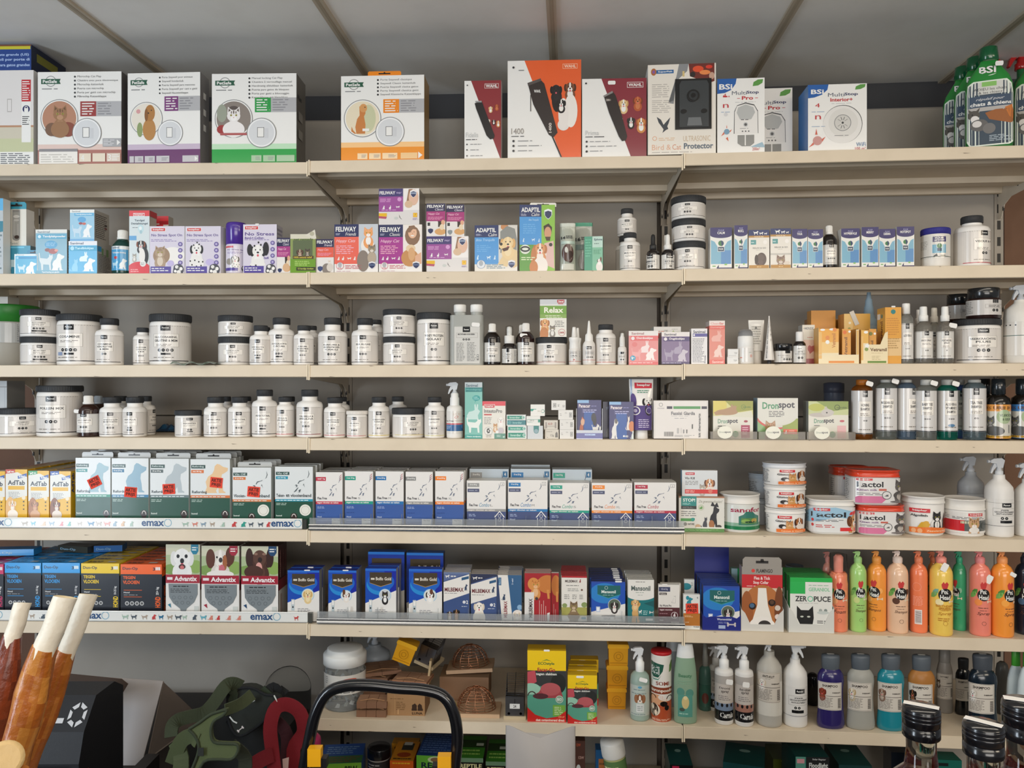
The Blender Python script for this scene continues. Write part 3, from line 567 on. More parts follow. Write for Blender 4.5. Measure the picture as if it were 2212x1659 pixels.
# green repellent bottles: flat bodied, label with cat and dog
def green_bottle(u0, u1, v0, d, label, full=True, cap='0f5a34'):
    p = place(1, u0, u1, v0, d=d); w, h = p.w, p.h; o = stand('repellent_bottle', p); sy = .42; cy = w/2*sy
    m = M(); m.lathe([(w*.44, 0), (w*.49, h*.01), (w*.5, h*.05), (w*.5, h*.52), (w*.49, h*.62), (w*.43, h*.70), (w*.30, h*.78), (w*.20, h*.84), (w*.18, h*.87)], ['2f7a3a']*3+['2e8a3c']*5, 96, 1, sy, 0, cy, .35)
    m.build('body', GLOS, o)
    m = M(); m.lathe([(w*.20, h*.865), (w*.215, h*.87), (w*.205, h*.93), (w*.19, h*.995), (w*.17, h)], cap, 24, 1, .9, 0, cy); m.build('cap', GLOS, o)
    m = M(); f = cyl(w*.5, h*.02, h*.66, 118, 1, sy, 0, .35, 0, cy)
    art(m, f, 'p e6eee2 8 6 20 1 80 1 90 8 95 22 95 96 84 100 14 100 5 92 5 20;p 46525e 10 8 22 3 78 3 88 10 92 22 92 94 82 98 16 98 8 90 8 20;p d8d8d2 11 8 22 3 78 3 88 10 91 22 10 22;r 34 3 62 10 8cc46a;t 20 12 80 16 D ADIEU les chats;t 28 17.5 72 21 D & les chiens;r 9 24 92 41 46566a;i 24 27 76 32 e8e8e8 répulsif pour;T 14 33.5 88 39 W chats & chiens;r 9 41 92 47 b8b4b0;'
        'p a0643a 40 50 60 46 80 46 92 44 96 56 94 66 86 68 66 64 48 60;p c8783a 76 44 90 40 96 50 92 62 84 58;e 20 52 11 7 5a5650;p 5a5650 12 48 10 42 18 46;p 5a5650 24 46 31 41 28 50;e 22 58 7 5 e8e4e0;c 18 51 1.2 K;e 30 68 16 9 6a6866;e 48 74 12 8 7a7876;e 26 66 8 5 dcd8d4;l 48 84 88 94 4 b8c4cc')
    m.build('label', MATT, o)
    m = M(); f2 = cyl(w*.34, h*.70, h*.84, 110, 1, sy, 0, 0, 0, cy-w*.03); art(m, f2, 'T 14 30 70 78 W BSI;p e8eee4 0 88 40 96 80 80 82 86 40 104 0 96'); m.build('brand_print', MATT, o)
    if full: sticker(o, w*.18, h*.80, .018, .012, -.006, .1)
    o.rotation_euler[2] -= .30; tag(o, label, 'bottle', 'green repellent bottles'); return o
green_bottle(2091, 2187, 98, .015, 'green bottle with cat and dog label and sticker, frontmost of its row')
green_bottle(2066, 2152, 120, .085, 'green repellent bottle just behind the frontmost one', False)
green_bottle(2041, 2122, 141, .150, 'green repellent bottle at the back of its row', False)
green_bottle(2196, 2292, 100, .06, 'green repellent bottle cut off by the picture edge', False)
for u0, u1, v0, lb in ((2140, 2180, 118, 'red and green spray head showing above the green bottle, beside the taller red one'), (2200, 2240, 86, 'tall red spray head at the corner above the green bottles')):
    p = place(1, u0-8, u1+8, v0, d=.24); w, h = p.w, p.h
    vessel(p, 'spray_bottle', lb, 'bottle', [('body', '70 0 92 1 96 5 96 60 80 68 30 74 30 80', '1e6a3c', GLOS)]); 
    s = (h*.2)/.06; trigger(p.obj, h*.8, p.cy, s, 'b02020', 1, GLOS)
# ================================================================== row 2
SB = '5aa6cc'
p = place(2, -70, 7, 429, d=.01)
carton(p, .03, 'dental_care_box', 'light blue and grey box cut off by the picture edge beside the toothbrush box', 'r 0 0 100 16 5ab0e0;r 0 16 100 100 b8c0c4;l 75 30 98 95 12 6a7a80;r 80 30 100 44 2f7f94', top='5ab0e0')
p = place(2, 12, 66, 531, d=.045)
pb = p
carton(p, .06, 'dental_care_box', 'blue box with white running dog under the toothbrush box', f'r 0 0 100 100 3f97b4;r 5 3 75 8 6cc0dc;stdog 4 20 62 98 c6dfe6', col='3f97b4', side='7a94a0')
p = place(2, 14, 57, 452, d=.05, on=pb)
o = carton(p, .035, 'toothbrush_box', 'white finger toothbrush box with clear window and blue hanging tab', 'r 0 0 100 100 dedbd0;v 6 22 18 66 4a6470 Sanimal;t 6 90 56 96 6a7a80 2x Tandenb;r 30 2 68 78 8f8f8c;e 49 78 19 8 8f8f8c;r 34 8 64 72 a6a6a2;e 50 20 16 4 d8d8d4;e 50 30 14 3 c8c8c4;e 52 76 12 5 3a2a24;r 35 30 40 70 bcbcb8;r 56 40 60 70 c4c4c0', tab=(.02, 1.0, .020, '2f94ac', .0))
p = place(2, 31, 82, 549, d=.012)
carton(p, .02, 'dental_care_box', 'small white edged blue box with low dark blue tab, in front', 'r 0 0 100 100 e8eeee;r 4 9 96 100 5cb4d8;t 6 2 40 7 7a8a90 Sanimal;r 12 14 94 24 3f94c4;c 13 19 5 9cd0e8;stcat 12 48 48 92 cfe6ee;sitdog 36 38 96 98 f2f6f6', tab=(.35, 1.0, .014, '2a86ac', .019))
p = place(2, 77, 145, 496, d=.012)
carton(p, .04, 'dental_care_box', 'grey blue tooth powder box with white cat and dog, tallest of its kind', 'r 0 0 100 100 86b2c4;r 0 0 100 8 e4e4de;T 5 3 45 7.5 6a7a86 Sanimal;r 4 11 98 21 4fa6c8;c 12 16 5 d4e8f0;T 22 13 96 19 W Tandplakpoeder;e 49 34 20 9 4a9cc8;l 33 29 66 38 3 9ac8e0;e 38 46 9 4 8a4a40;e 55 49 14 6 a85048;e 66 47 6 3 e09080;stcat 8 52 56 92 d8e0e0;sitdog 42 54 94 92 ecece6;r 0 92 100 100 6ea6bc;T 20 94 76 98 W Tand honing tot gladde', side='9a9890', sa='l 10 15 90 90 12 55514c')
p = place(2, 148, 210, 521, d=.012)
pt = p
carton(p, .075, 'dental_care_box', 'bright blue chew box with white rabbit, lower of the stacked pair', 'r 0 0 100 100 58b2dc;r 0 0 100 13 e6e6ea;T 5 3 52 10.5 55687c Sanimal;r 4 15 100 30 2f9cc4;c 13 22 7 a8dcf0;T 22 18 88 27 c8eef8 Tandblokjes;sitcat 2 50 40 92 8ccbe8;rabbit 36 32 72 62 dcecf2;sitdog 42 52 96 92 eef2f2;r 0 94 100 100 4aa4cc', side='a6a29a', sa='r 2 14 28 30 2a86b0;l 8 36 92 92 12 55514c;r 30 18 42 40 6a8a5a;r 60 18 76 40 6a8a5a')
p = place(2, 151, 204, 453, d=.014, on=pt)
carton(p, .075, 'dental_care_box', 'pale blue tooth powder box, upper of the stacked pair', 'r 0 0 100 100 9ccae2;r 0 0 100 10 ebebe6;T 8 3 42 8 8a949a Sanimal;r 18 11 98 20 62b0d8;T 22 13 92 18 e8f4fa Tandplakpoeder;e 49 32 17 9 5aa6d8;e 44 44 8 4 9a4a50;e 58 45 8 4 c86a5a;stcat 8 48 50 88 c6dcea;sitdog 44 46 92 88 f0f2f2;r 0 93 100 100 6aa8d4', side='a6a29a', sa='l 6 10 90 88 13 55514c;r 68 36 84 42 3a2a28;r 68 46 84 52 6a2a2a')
p = place(2, 232, 276, 494)
vessel(p, 'medicine_bottle', 'dark green bottle with white ribbed cap and blue dog label', 'bottle', [
    ('body', '60 0 90 0 98 2 99 4 99 60 92 66 60 76 46 78 44 82', '123f38', GLOS),
    ('cap', '48 79 52 79.5 52 84 46 85 45 98 40 100 10 100', 'efefea', PLAS, {'ribs': (.46, .85, .98, 30)})],
    lab=(99.5, 8, 62, 200, '4fa0d0', 'r 0 0 100 14 dfe4e4;r 72 0 100 100 d4d8d6;l 74 6 98 94 12 6a7276;T 4 2 38 11 55687c Sanimal;T 6 24 62 32 W Tandpasta honing;e 24 48 8 6 c04a50;stcat 4 58 34 92 b8dcee;sitdog 30 52 68 94 e8f0f2'))
p = place(2, 336, 364, 467, d=.09)
carton(p, .03, 'tooth_gel_box', 'red topped box peeping out from behind the lilac cat box', 'r 0 0 100 100 e0d4cc;r 0 0 100 12 d8323a;r 4 14 60 26 d8323a;T 8 17 56 23 W beaphar;r 30 8 100 14 a8202a', side='a8a29a', top='d8323a')
p = place(2, 279, 323, 455)
carton(p, .04, 'tooth_gel_box', 'tall slim box with three-coloured dog and red wave at foot', 'r 0 0 100 100 d4dee0;r 0 0 100 9 dc4448;r 20 4 76 9 e8eaea;r 22 5 74 8.3 dc4448;T 26 5.3 70 8 W beaphar;T 26 14 76 18 4a5a66 Tandgel;T 10 19 92 23 4a5a66 Dentaliniumgel;l 16 26 48 28 1 6a7a80;e 58 29 14 7 c2dde2;e 56 28 7 3 e8f0f0;e 58 34 6 3 a8c8d0;r 0 40 36 47 6aa8d8;e 14 88 50 12 d4dee0;e 66 58 22 10 2a2624;dog 58 53 19 2e2a2a 8a4a2a e8e2dc;e 74 72 22 14 2c2826;e 64 72 15 12 ece8e2;cat 26 72 11 b4b0a8 8a8680 e6e2da;e 50 95 60 14 d8343c;e 12 97 40 8 d8343c;c 69 84 15 e6e6e2;l 58 82 80 87 2 8a8a8a;l 8 92 60 98 2 f0b0b0', side='b8b0a6', top='c03038', sa='r 0 0 100 9 c03038')
def nostress(title2, ani, t='No Stress Spot On', foot=''):
    return ('r 0 0 100 100 d8d2e0;r 4 3 46 11 W;r 5.5 4 44.5 10.2 d03a40;T 9 5 41 9.3 W beaphar;T 5 16 93 23 6a5a94 '+t+';'+title2+'l 4 27 86 33 2 8a7ab0;'+ani+''.join(f'c 88 {38+i*13} 6.3 6a5a9e;c 88 {38+i*13} 3.4 b8b0d4;' for i in range(4))+
            'r 3 85 62 100 57499a;l 6 87 56 96 2 W;c 82 92 16 4a4a52;c 78 86 5 e8e6e2;c 90 90 5 f2f0ec;c 84 97 6 e8e6e2;c 74 95 4 f2f0ec;c 84 88 3 7a7a72;p d8d2e0 62 84 70 84 66 100 62 100;'+foot)
dal = lambda x, y, s: f'dog {x} {y} {s} eceae6 2a282a f2f0ee;e {x} {y+s*1.9} {s*1.3} {s*1.1} eceae6;'+''.join(f'e {x+a*s} {y+b*s} {s*.13} {s*.11} 2a282a;' for a, b in ((-.5,-.5),(.45,-.6),(.1,-.85),(-.3,1.5),(.4,1.7),(-.8,2.1),(.8,2.2),(0,2.3),(-.5,2.6),(.5,2.7),(1.1,1.7),(-1.1,1.6)))
p = place(2, 323, 399, 489)
carton(p, .045, 'calming_box', 'lilac box with resting tabby cat picture', nostress('', 'e 66 62 34 18 f0ede8;e 34 62 24 18 a08468;cat 30 56 17 b0977c 8a7058 d8c8b4;e 60 78 10 6 c4b8e0;'))
p = place(2, 400, 477, 489)
carton(p, .045, 'calming_box', 'lilac box with spotted dog picture beside the tabby cat box', nostress('', dal(32, 48, 16)+'e 70 76 12 7 c4b8e0;'))
p = place(2, 480, 525, 478)
vessel(p, 'calming_spray', 'lilac spray bottle with deep purple cap between lilac boxes', 'bottle', [
    ('body', '60 0 92 0 98 1.5 98 4 98 55 92 58', 'dcd6e4', PLAS),
    ('cap', '94 57 100 58 100 92 97 97 88 99.5 60 100', '4c2f94', GLOS, {'seg': 40})],
    lab=(98.6, 4, 54, 150, 'dcd6e4', 'r 4 2 40 9 d03a40;T 14 14 90 20 6a5a94 No Stress Spray;l 14 24 84 32 2 8a7ab0;'+dal(46, 52, 13)+'e 24 62 14 12 9c968e;c 84 46 5 6a5a9e;c 84 58 5 6a5a9e;c 84 70 5 6a5a9e;c 80 88 12 55545a;c 76 85 4 W;c 84 90 4 W;r 2 86 56 97 57499a'))
p = place(2, 525, 598, 485)
carton(p, .05, 'calming_box', 'lilac collar box with head of a spotted dog, beside the purple-capped spray', nostress('T 5 25 60 30 6a5a94 Band + Collier;', dal(44, 54, 20)+'e 20 52 8 12 2a282a;e 68 50 9 14 2a282a;T 62 66 76 71 6a5a9e 1x4;', 'No Stress'), side='b4b0bc', sa='l 10 5 90 90 10 8a869a', stick=(.42, .0, .01, .004))
def fely(kind, pic, c2, txt, foot=1, big=True):
    if big: return (f'r 0 0 100 100 efece8;r 0 0 56 26 29305c;r 0 26 56 82 {c2};T 3 5 50 15 W FELIWAY;i 25 17 50 23.5 W {kind};l 3 18 14 23 2 b8bcd0;i 4 31 48 39 f6d6e0 {txt};l 4 43 50 62 5 f0b8c8;sitcat 6 66 13 74 W;rabbit 17 66 23 74 W;stcat 29 68 39 73 W;sitcat 43 66 50 74 W;'+pic+
        'c 13 86 8.6 d0506a;c 13 86 7.8 ece8e6;e 13 84 4.5 5.5 b4b4b8;T 9 89 17 92 R 1m;l 25 84 68 93 3 c8606a;l 5 96 50 98 1 c8a0a8;shield 77 77 96 93 e8e8ea;shield 78.5 80 94.5 92 27335e;r 79 83 94 86 5a6a8a')
    return f'r 0 0 100 100 e8e4e0;r 0 0 100 24 29264e;r 0 24 100 54 {c2};T 4 4 94 13 W FELIWAY;i 46 14 92 21.5 e8e4f0 {kind};i 8 28 70 36 f6d0e0 {txt};l 8 40 90 50 3 e8a0c0;'+pic
catgirl = 'face 78 17 14 8a6a52 e6b898;e 72 70 20 18 c89058;e 74 50 11 8 e6cca8;e 76 62 8 14 d8a878;p e0b090 84 66 98 58 99 82 84 86;'
catsm = 'p 3a2a26 60 54 84 54 88 70 62 72;e 88 58 10 8 e0a888;e 74 86 30 10 d8a468;e 82 72 12 9 e8d4b4;'
p = place(2, 598, 627, 514)
carton(p, .04, 'pheromone_refill_box', 'tiny magenta and navy refill box beside the green remedy box', fely('Classic', catsm+'e 70 84 26 12 d8b088;shield 4 86 40 98 27335e', 'a83a82', 'Happy Cat', 1, False))
p = place(2, 627, 682, 506, d=.008)
o = carton(p, .05, 'remedy_box', 'green and cream box with folded open lid beside tiny magenta refill', 'r 0 0 100 100 8a9a58;r 0 0 100 12 d8d4c0;T 14 10 90 20 4a5a3a pet remedy;r 10 16 88 60 5e6a4a;dog 38 46 12 6a5040 4a3628 c8b8a0;cat 68 46 12 5a5048 3a322c b0a898;r 10 56 92 64 55402a;T 14 57.5 86 62 d8c040 100% natural relief;r 0 64 100 100 6f9c2c;l 18 68 80 82 3 b8d878;r 24 85 100 94 3a3a26;T 30 87 92 92 c8d060 12 handige doekjes', side='c8c8b0')
m = M(); w, h = p.w, p.h; m.prism([(w/2-.030, h-.004), (w/2-.002, h+.012), (w/2+.002, h-.012), (w/2-.004, h-.014)], -.0005, .001, 'dcd8c8'); m.prism(ell(w/2-.010, h+.001, .006, .006, 14), -.001, 0, 'b8b49c'); m.build('open_flap', CARD, o)
p = place(2, 683, 721, 517, bay='C')
carton(p, .04, 'pheromone_refill_box', 'small coral and dark navy refill box with two cats', fely('Friends', 'cat 76 68 10 e8e2dc d0a078 f2eeea;e 60 88 26 16 8a8078;e 78 84 18 12 d8d0c6;shield 6 80 40 96 3c4a78', 'e4614c', 'Happy Cats', 1, False))
p = place(2, 722, 817, 485)
carton(p, .05, 'pheromone_box', 'coral and navy box with ginger-white cat above a tabby kitten', fely('Friends', 'r 57 0 100 82 c6cdd4;e 76 45 15 17 ece8e4;cat 78 19 12 eda264 e8b48a f4f0ec;e 66 76 14 22 8a7e74;cat 86 52 10 9a8c7c 6a5c4e e0d8cc;e 86 70 10 12 b8a894;', 'ec6a58', 'Happy Cats'), top='e8e4e0')
p = place(2, 818, 912, 486)
pcl = p
carton(p, .062, 'pheromone_box', 'magenta and navy box with smiling woman holding a cat, lower of stack', fely('Classic', 'r 57 0 100 82 efe8e0;'+catgirl, 'a83a90', 'Happy Cat'), side='8c8882')
HELP = ('r 0 0 100 100 dedad8;r 62 0 100 60 efebe8;r 0 0 60 22 3c3470;r 0 22 60 64 9c4a98;T 2 7 41 16 W FELIWAY;i 43 9 56 15.5 d8c8f0 Help!;l 3 27 36 38 3 d8a0d0;c 51 30 5 d49ad0;sitcat 8 46 16 57 W;rabbit 25 46 31 57 W;stcat 42 48 52 54 W;l 7 58 56 61 1 e8c0e8;p e8b820 0 68 20 68 20 77 0 80;p b8506a 0 76 20 78 18 84 0 82;p 5a5a5a 50 72 54 82 51 80;p 5a5a5a 52 80 58 86 54 84;e 43 82 5 4 c8ccc8;'
        'p 9a7458 74 2 84 2 80 30 68 40;e 86 25 12 22 e0b8a0;e 74 44 10 10 d8b898;shield 76 4 95 26 f0f0f2;shield 78 8 93.5 25 2b3560;r 79 11 93 16 8a98b0;r 85 68 95 80 d89020;r 86 69 94 79 f6c830;T 89 71 91.5 77 8a3a20 7;l 84 82 98 88 2 8a6aa0')
p = place(2, 818, 906, 408, on=pcl)
carton(p, .10, 'pheromone_box', 'purple and white Help box standing on top of the woman and cat box', HELP, side='7c766e')
p = place(2, 921, 1012, 511)
ph = p
carton(p, .06, 'pheromone_box', 'purple and white Help box carrying two small magenta boxes', HELP)
p = place(2, 921, 962, 440, on=ph)
carton(p, .04, 'pheromone_refill_box', 'small magenta and navy refill box on the Help box, nearer the woman picture', fely('Classic', catsm+'r 0 56 62 76 e8e4e0;T 6 58 20 68 D 1;shield 6 76 38 92 27335e', 'a83478', 'Happy Cat', 1, False))
p = place(2, 964, 1003, 442, on=ph)
carton(p, .04, 'pheromone_refill_box', 'small magenta and navy refill box on the Help box, nearer the labrador picture', fely('Classic', catsm+'r 0 56 62 76 e8e4e0;T 6 58 20 68 D 1;shield 6 80 36 96 8a9498', 'a83478', 'Happy Cat', 1, False))
ADA = 'r 0 0 56 26 1f3164;r 0 26 56 84 4898d8;T 3 6 50 15 W ADAPTIL;i 32 17 52 24 W Calm;l 3 18 18 23 3 b8bcd0;i 3 29 47 36 b8dcf4 Bitte Tranquille;l 5 42 40 58 4 6ab0e4;sitdog 4 64 10 74 d8ecf8;stdog 28 65 38 74 d8ecf8;sitcat 44 64 50 74 d8ecf8;'
p = place(2, 1025, 1118, 487)
carton(p, .05, 'pheromone_box', 'blue and navy box with pale yellow labrador and man in grey shirt', 'r 0 0 100 100 e8e4dc;'+ADA+'r 57 0 100 82 d8d4cc;e 70 4 9 7 c88a5a;p 8a8c88 60 14 76 2 94 8 99 30 98 60 60 60;r 57 30 60 52 1a2440;e 90 72 16 20 e2c898;dog 78 38 15 e8cc98 d8a868 eed8ac;e 66 44 9 8 e8cc98;c 62 41 3.6 2a2422;p 4a2420 64 51 82 46 78 54 68 57;p e2c898 54 84 66 66 80 78 76 90;c 15 84 10 6a8ab0;c 15 84 9.2 dfe4e8;e 15 82 5 6 a8b0b8;l 28 84 72 94 3 6a8a9a;shield 77 75 96 93 e8e8ea;shield 78.5 79 94.5 92 27335e;r 79 82 94 85 7a8ab0')
p = place(2, 1122, 1199, 443, d=.012); p.rz += .05
carton(p, .045, 'pheromone_collar_box', 'tall blue and lime collar box with smiling man and beagle, leaning', 'r 0 0 100 100 8cc048;'+ADA.replace('r 0 0 56 26', 'r 0 0 62 18').replace('r 0 26 56 84', 'r 0 18 62 60').replace('T 3 6 50 15', 'T 5 4 58 11').replace('i 32 17 52 24', 'i 34 12 56 17').replace('l 3 18 18 23', 'l 4 13 22 17').replace('i 3 29 47 36', 'i 26 21 54 25').replace('l 5 42 40 58 4', 'l 10 28 50 44 5').replace('4 64 10 74', '8 50 14 56').replace('28 65 38 74', '34 50 44 55').replace('44 64 50 74', '52 50 58 56')
       + 'r 0 60 40 100 5a9a3c;shield 68 6 94 22 e8eef0;shield 70 9 92 21 27335e;p 3a2a22 68 32 82 28 92 34 90 44 70 46;e 80 42 10 9 d09a78;p 4a3426 72 48 88 48 86 54 76 54;p ddb8b0 70 58 96 54 99 96 72 90;e 16 67 14 7 e0e4d8;e 16 66.5 14 4.5 1e2e2c;e 16 66.5 9 2 dfe4d8;e 60 74 16 8 eee6dc;dog 58 66 17 d8925a b8703c f0e6dc;e 40 78 8 14 c07840;e 60 92 20 14 f0e8e0;e 40 94 12 10 c88048;c 88 60 5 2a2624;l 5 78 50 84 2 e4f0c8', side='3d7ca0', top='e8e6e0', tab=(.30, 1.05, .010, 'e8e6de', .02))
def pouch(u0, u1, v0, d, label, a, c, topc):
    p = place(2, u0, u1, v0, d=d); w, h = p.w, p.h; n = 14; m = M(); rings = []
    for i in range(n+1):
        t = i/n; th = .004+.012*math.sin(PI*min(1, t*1.15))**.8*(1 if t < .87 else .2); ring = []
        for j in range(20):
            q = 2*PI*j/20; x = math.cos(q); ring.append((x*w/2*(1-.02*math.sin(PI*t)), .018+math.sin(q)*th*(1-.6*abs(x)**3)+.0012*math.sin(9*x+11*t), t*h))
        rings.append(ring)
    m.loft(rings, [c if i/n < .86 else topc for i in range(n)]); f0 = flat(w*.96, h)
    def f(x, y, o): q = f0(x, y, o); t = 1-y; k = (x-.5)*1.92; th = .004+.012*math.sin(PI*min(1, t*1.15))**.8*(1 if t < .87 else .2); return (q[0], .018-max(.0, th*math.sqrt(max(0, 1-k*k))*(1-.6*abs(k)**3))-.0022-o, q[2])
    f.asp = w/h; f.step = .08; art(m, f, a)
    o = m.build('snack_pouch', GLOS, None, world(p.bay, p.x, p.d, p.z+.0002), p.rz); tag(o, label, 'pouch'); return o
pouch(1209, 1244, 480, .015, 'silvery pouch with brown chews seen through its window', 'T 6 28 34 34 D 14;l 38 26 90 33 2 D;r 8 38 96 44 c0d4c8;e 50 62 38 18 5a4038;e 66 70 20 12 42302a;e 40 56 10 6 d8d8d0;r 10 84 90 96 e0e0d4', 'b4b8aa', 'd4d8cc')
pouch(1240, 1281, 479, .055, 'silvery pouch with green top strip, behind the green dog box', 'T 6 30 34 37 D 16;l 38 28 90 35 2 D;r 4 44 96 54 8a9a94;e 50 76 30 16 9a948c', 'aeb2a8', '4c9c7e')
p = place(2, 1262, 1302, 511, d=.014); p.rz -= .12
carton(p, .035, 'dental_stick_box', 'small green box with dog in its corner beside the pouches', 'r 0 0 44 100 4f9c80;l 6 6 40 60 7 6cb89a;r 44 0 100 32 bcd8cc;T 54 6 98 14 2a4a5a Ephona;l 54 18 84 24 1 6a8a80;r 44 32 100 100 7cba9c;l 50 38 94 52 4 4a8a6a;e 82 88 18 14 e8e2dc;dog 82 70 10 f0ece6 4a342c f4f0ec;e 90 66 5 6 6a4838', side='4f9c80', top='4f9c80')
# white bottles and droppers beside the upright
p = place(2, 1331, 1377, 508, d=.085); pk = p
pill(p, 'white bottle hidden behind the multi kit bottle, carrying another bottle', ['MULTI KIT', 'ACTIVE'], 2)
p = place(2, 1335, 1378, 448, d=.087, on=pk)
pill(p, 'white bottle with black cap raised on the hidden bottle', ['MULTI KIT'], 2)
p = place(2, 1340, 1386, 500)
pill(p, 'front white bottle with black cap, two round icons, below the raised one', ['MULTI KIT'], 2)
def dropper(p, label, tip, n=2, lines=('OREX',), off=0):
    vessel(p, 'dropper_bottle', label, 'bottle', [
        ('body', '60 0 92 0 98 1.5 98 46 90 52 48 58 44 60', '1f1a19', GLOS),
        ('cap', '46 58 52 58.5 52 71 44 72', tip, PLAS, {'ribs': (.5, .60, .70, 26)}),
        ('dropper_bulb', '40 72 34 74 32 92 26 98 10 100', tip, RUBB)],
        lab=(99, 5, 43, 180, 'd6d4cf', f'r {30+off} 0 {64+off} 26 K;T {34+off} 8 {60+off} 18 W Fannet;b {14+off} 34 {84+off} 70 1 9a948c;T {22+off} 42 {72+off} 54 D {lines[0]};l {20+off} 58 {74+off} 66 1 77706a;'+icons(50+off, 82, n, 6)))
dropper(place(2, 1430, 1446, 507, d=.05), 'white-bulbed dropper bottle mostly hidden behind its front neighbour', 'ecebe6')
dropper(place(2, 1398, 1427, 504), 'dropper bottle with black rubber bulb', '242424', 2, ('IMMO',), -14)
dropper(place(2, 1430, 1459, 504), 'dropper bottle with white bulb beside the stack of three tubs', 'ecebe6', 1, ('ECHIN',), 14)
# ---- bay R
p = place(2, 1457, 1530, 520); tub(p, 'wide white tub with black lid, lowest in the stack of three', ['MSM'], 3, lid=.19, ph=-6)
p = place(2, 1455, 1530, 471, on=True); tub(p, 'wide white tub with black lid, middle of the stack of three', ['COLLAG'], 3, lid=.19, ph=3)
p = place(2, 1454, 1531, 421, on=True); tub(p, 'wide white tub with black lid, topmost in the stack of three', ['KRILL'], 3, lid=.19, ph=-4)
def puur(t, c='CALM'):
    return ('r 0 0 100 100 e9e8e2;r 3 28 97 88 7fb4cc;r 50 55 97 88 5a90c4;p e9e8e2 3 27 97 27 97 30 80 34 66 46 60 50 40 50 34 46 20 34 3 30;r 0 0 100 18 38336a;e 50 18 50 7.5 38336a;i 36 5 64 9 b8b8dc PUUR;'
            f'T {50-5.2*len(t)/1.2} 10 {50+5.2*len(t)/1.2} 16 W {t};c 50 38 15 e9e8e2;c 50 38 13 3f7c4c;p 2a3a6a 50 31 58 33 62 40 54 46 52 38;r 34 46 66 58 e9e8e2;r 36 47 64 57 26425e;T 40 50 60 54 W PUUR;l 10 90 30 96 1 7ab06a;e 72 89 7 2 8cc46a;p 1e2e58 28 98 34 94 40 90 40 98;r 30 96.5 100 100 38336a')
for (u0, u1, v0, t, lb, d) in ((1590, 1608, 496, 'HOOF', 'blue and white box standing behind the gap in the row', .075), (1534, 1581, 492, 'CALM', 'blue and white box printed CALM, wider than its neighbours', .012), (1586, 1615, 487, 'MUSCL', 'slim blue and white box, tallest beside the grey dog box', .012)):
    p = place(2, u0, u1, v0, d=d); carton(p, .035, 'herbal_remedy_box', lb, puur(t), side='d4d2cc', top='68b060', cat='box')
def horse(c, ani): return ('r 0 0 100 100 e9e4da;r 0 0 100 15 2e3a6a;stdog 22 2 48 13 W;stdog 50 5 72 13 W;stdog 74 7 90 13 W;r 0 15 100 20 b88a48;T 28 16 72 19 f0e0c0 hond & kat;r 10 26 36 38 5a9c9c;l 12 30 33 35 1 c8e0e0;c 80 32 10 f4f0ea;T 20 45 84 49 8a8884 RELAX & GO;l 36 51 60 53 1 b0aca4;'+ani+'r 2 91 98 100 b88840;T 40 94 60 97 e8d0a0 60 ml')
p = place(2, 1617, 1662, 497); carton(p, .035, 'herbal_remedy_box', 'cream box with dark grey dog face picture', horse('', 'e 62 76 24 17 5a4a46;e 50 84 20 8 6a5854;e 38 76 9 12 40322e;c 46 88 4 3a2c2c;e 60 72 14 8 64544e;'), side='e0dcd4')
p = place(2, 1664, 1709, 494); carton(p, .035, 'herbal_remedy_box', 'cream box with tabby kitten face picture', horse('', 'cat 50 80 24 9a8070 6a5448 d8ccc0;r 0 62 100 66 c8c4bc;e 80 86 14 4 e0d4c6;'), side='e0dcd4')
for (u0, u1, v0, t, lb) in ((1711, 1744, 495, 'TOUR', 'blue and white box printed TOUR'), (1745, 1778, 496, 'TRAUMA', 'blue and white box printed TRAUMA'), (1817, 1857, 494, 'HYPERVLE', 'blue and white box just past the dark bottle'), (1861, 1898, 491, 'MERRY', 'blue and white box printed MERRY'), (1899, 1934, 495, 'DERMA', 'blue and white box printed DERMA'), (1937, 1975, 490, 'HOTSPOT', 'blue and white box printed HOTSPOT, last of the row')):
    p = place(2, u0, u1, v0); carton(p, .035, 'herbal_remedy_box', lb, puur(t), side='d4d2cc', top='68b060')
def glassbot(p, label, lines, n=3, body='1d1715', cap='eceae5', off=0, name='supplement_bottle', lz=(7, 54), arc=170, lab=None, group=None, stick=None, logo=True):
    vessel(p, name, label, 'bottle', [
        ('body', '60 0 92 0 98 1.2 99 3 99 62 94 68 70 75 42 79 40 82', body, GLOS),
        ('cap', '44 79 50 79.5 50 84 41 85 40 98 36 100 10 100', cap, PLAS, {'ribs': (.41, .85, .98, 28)})],
        lab=(99.6, lz[0], lz[1], arc, 'd8d6d1', lab or (fam(list(lines), n, 'D', True, lx=50+off))), group=group)
    if stick: sticker(p.obj, stick[0]*p.w, stick[1]*p.h, .020, .010, p.cy-p.w*.42, .1)
glassbot(place(2, 1779, 1813, 485), 'dark bottle with white cap between the TRAUMA box and the next', ['ORGALYS'], 4, off=10)
p = place(2, 2003, 2065, 490)
vessel(p, 'supplement_tub', 'white tub with dark blue screw lid and small dog emblem', 'jar', [('body', '60 0 92 0 97 2 98 6 98 80 95 84', 'e6e2da', PLAS), ('lid', '94 83 100 84 100 97 96 99.5 60 100', '2a2a86', RUBB, {'ribs': (1.0, .85, .97, 60)})],
       lab=(98.4, 22, 78, 170, 'dedbd4', 'r 42 4 74 28 38336a;T 48 8 68 14 W PUUR;T 46 18 70 24 W groen;r 42 40 74 78 7fb4cc;c 58 46 7 e0e0d8;c 58 46 6 3f7c4c;r 53 56 63 70 26425e;l 4 20 34 60 6 a8a49c;r 0 92 100 94.5 3c4a3c;p 1e2e3a 44 92 52 80 54 92;l 60 86 74 92 1 3c4a3c'), sy=1)
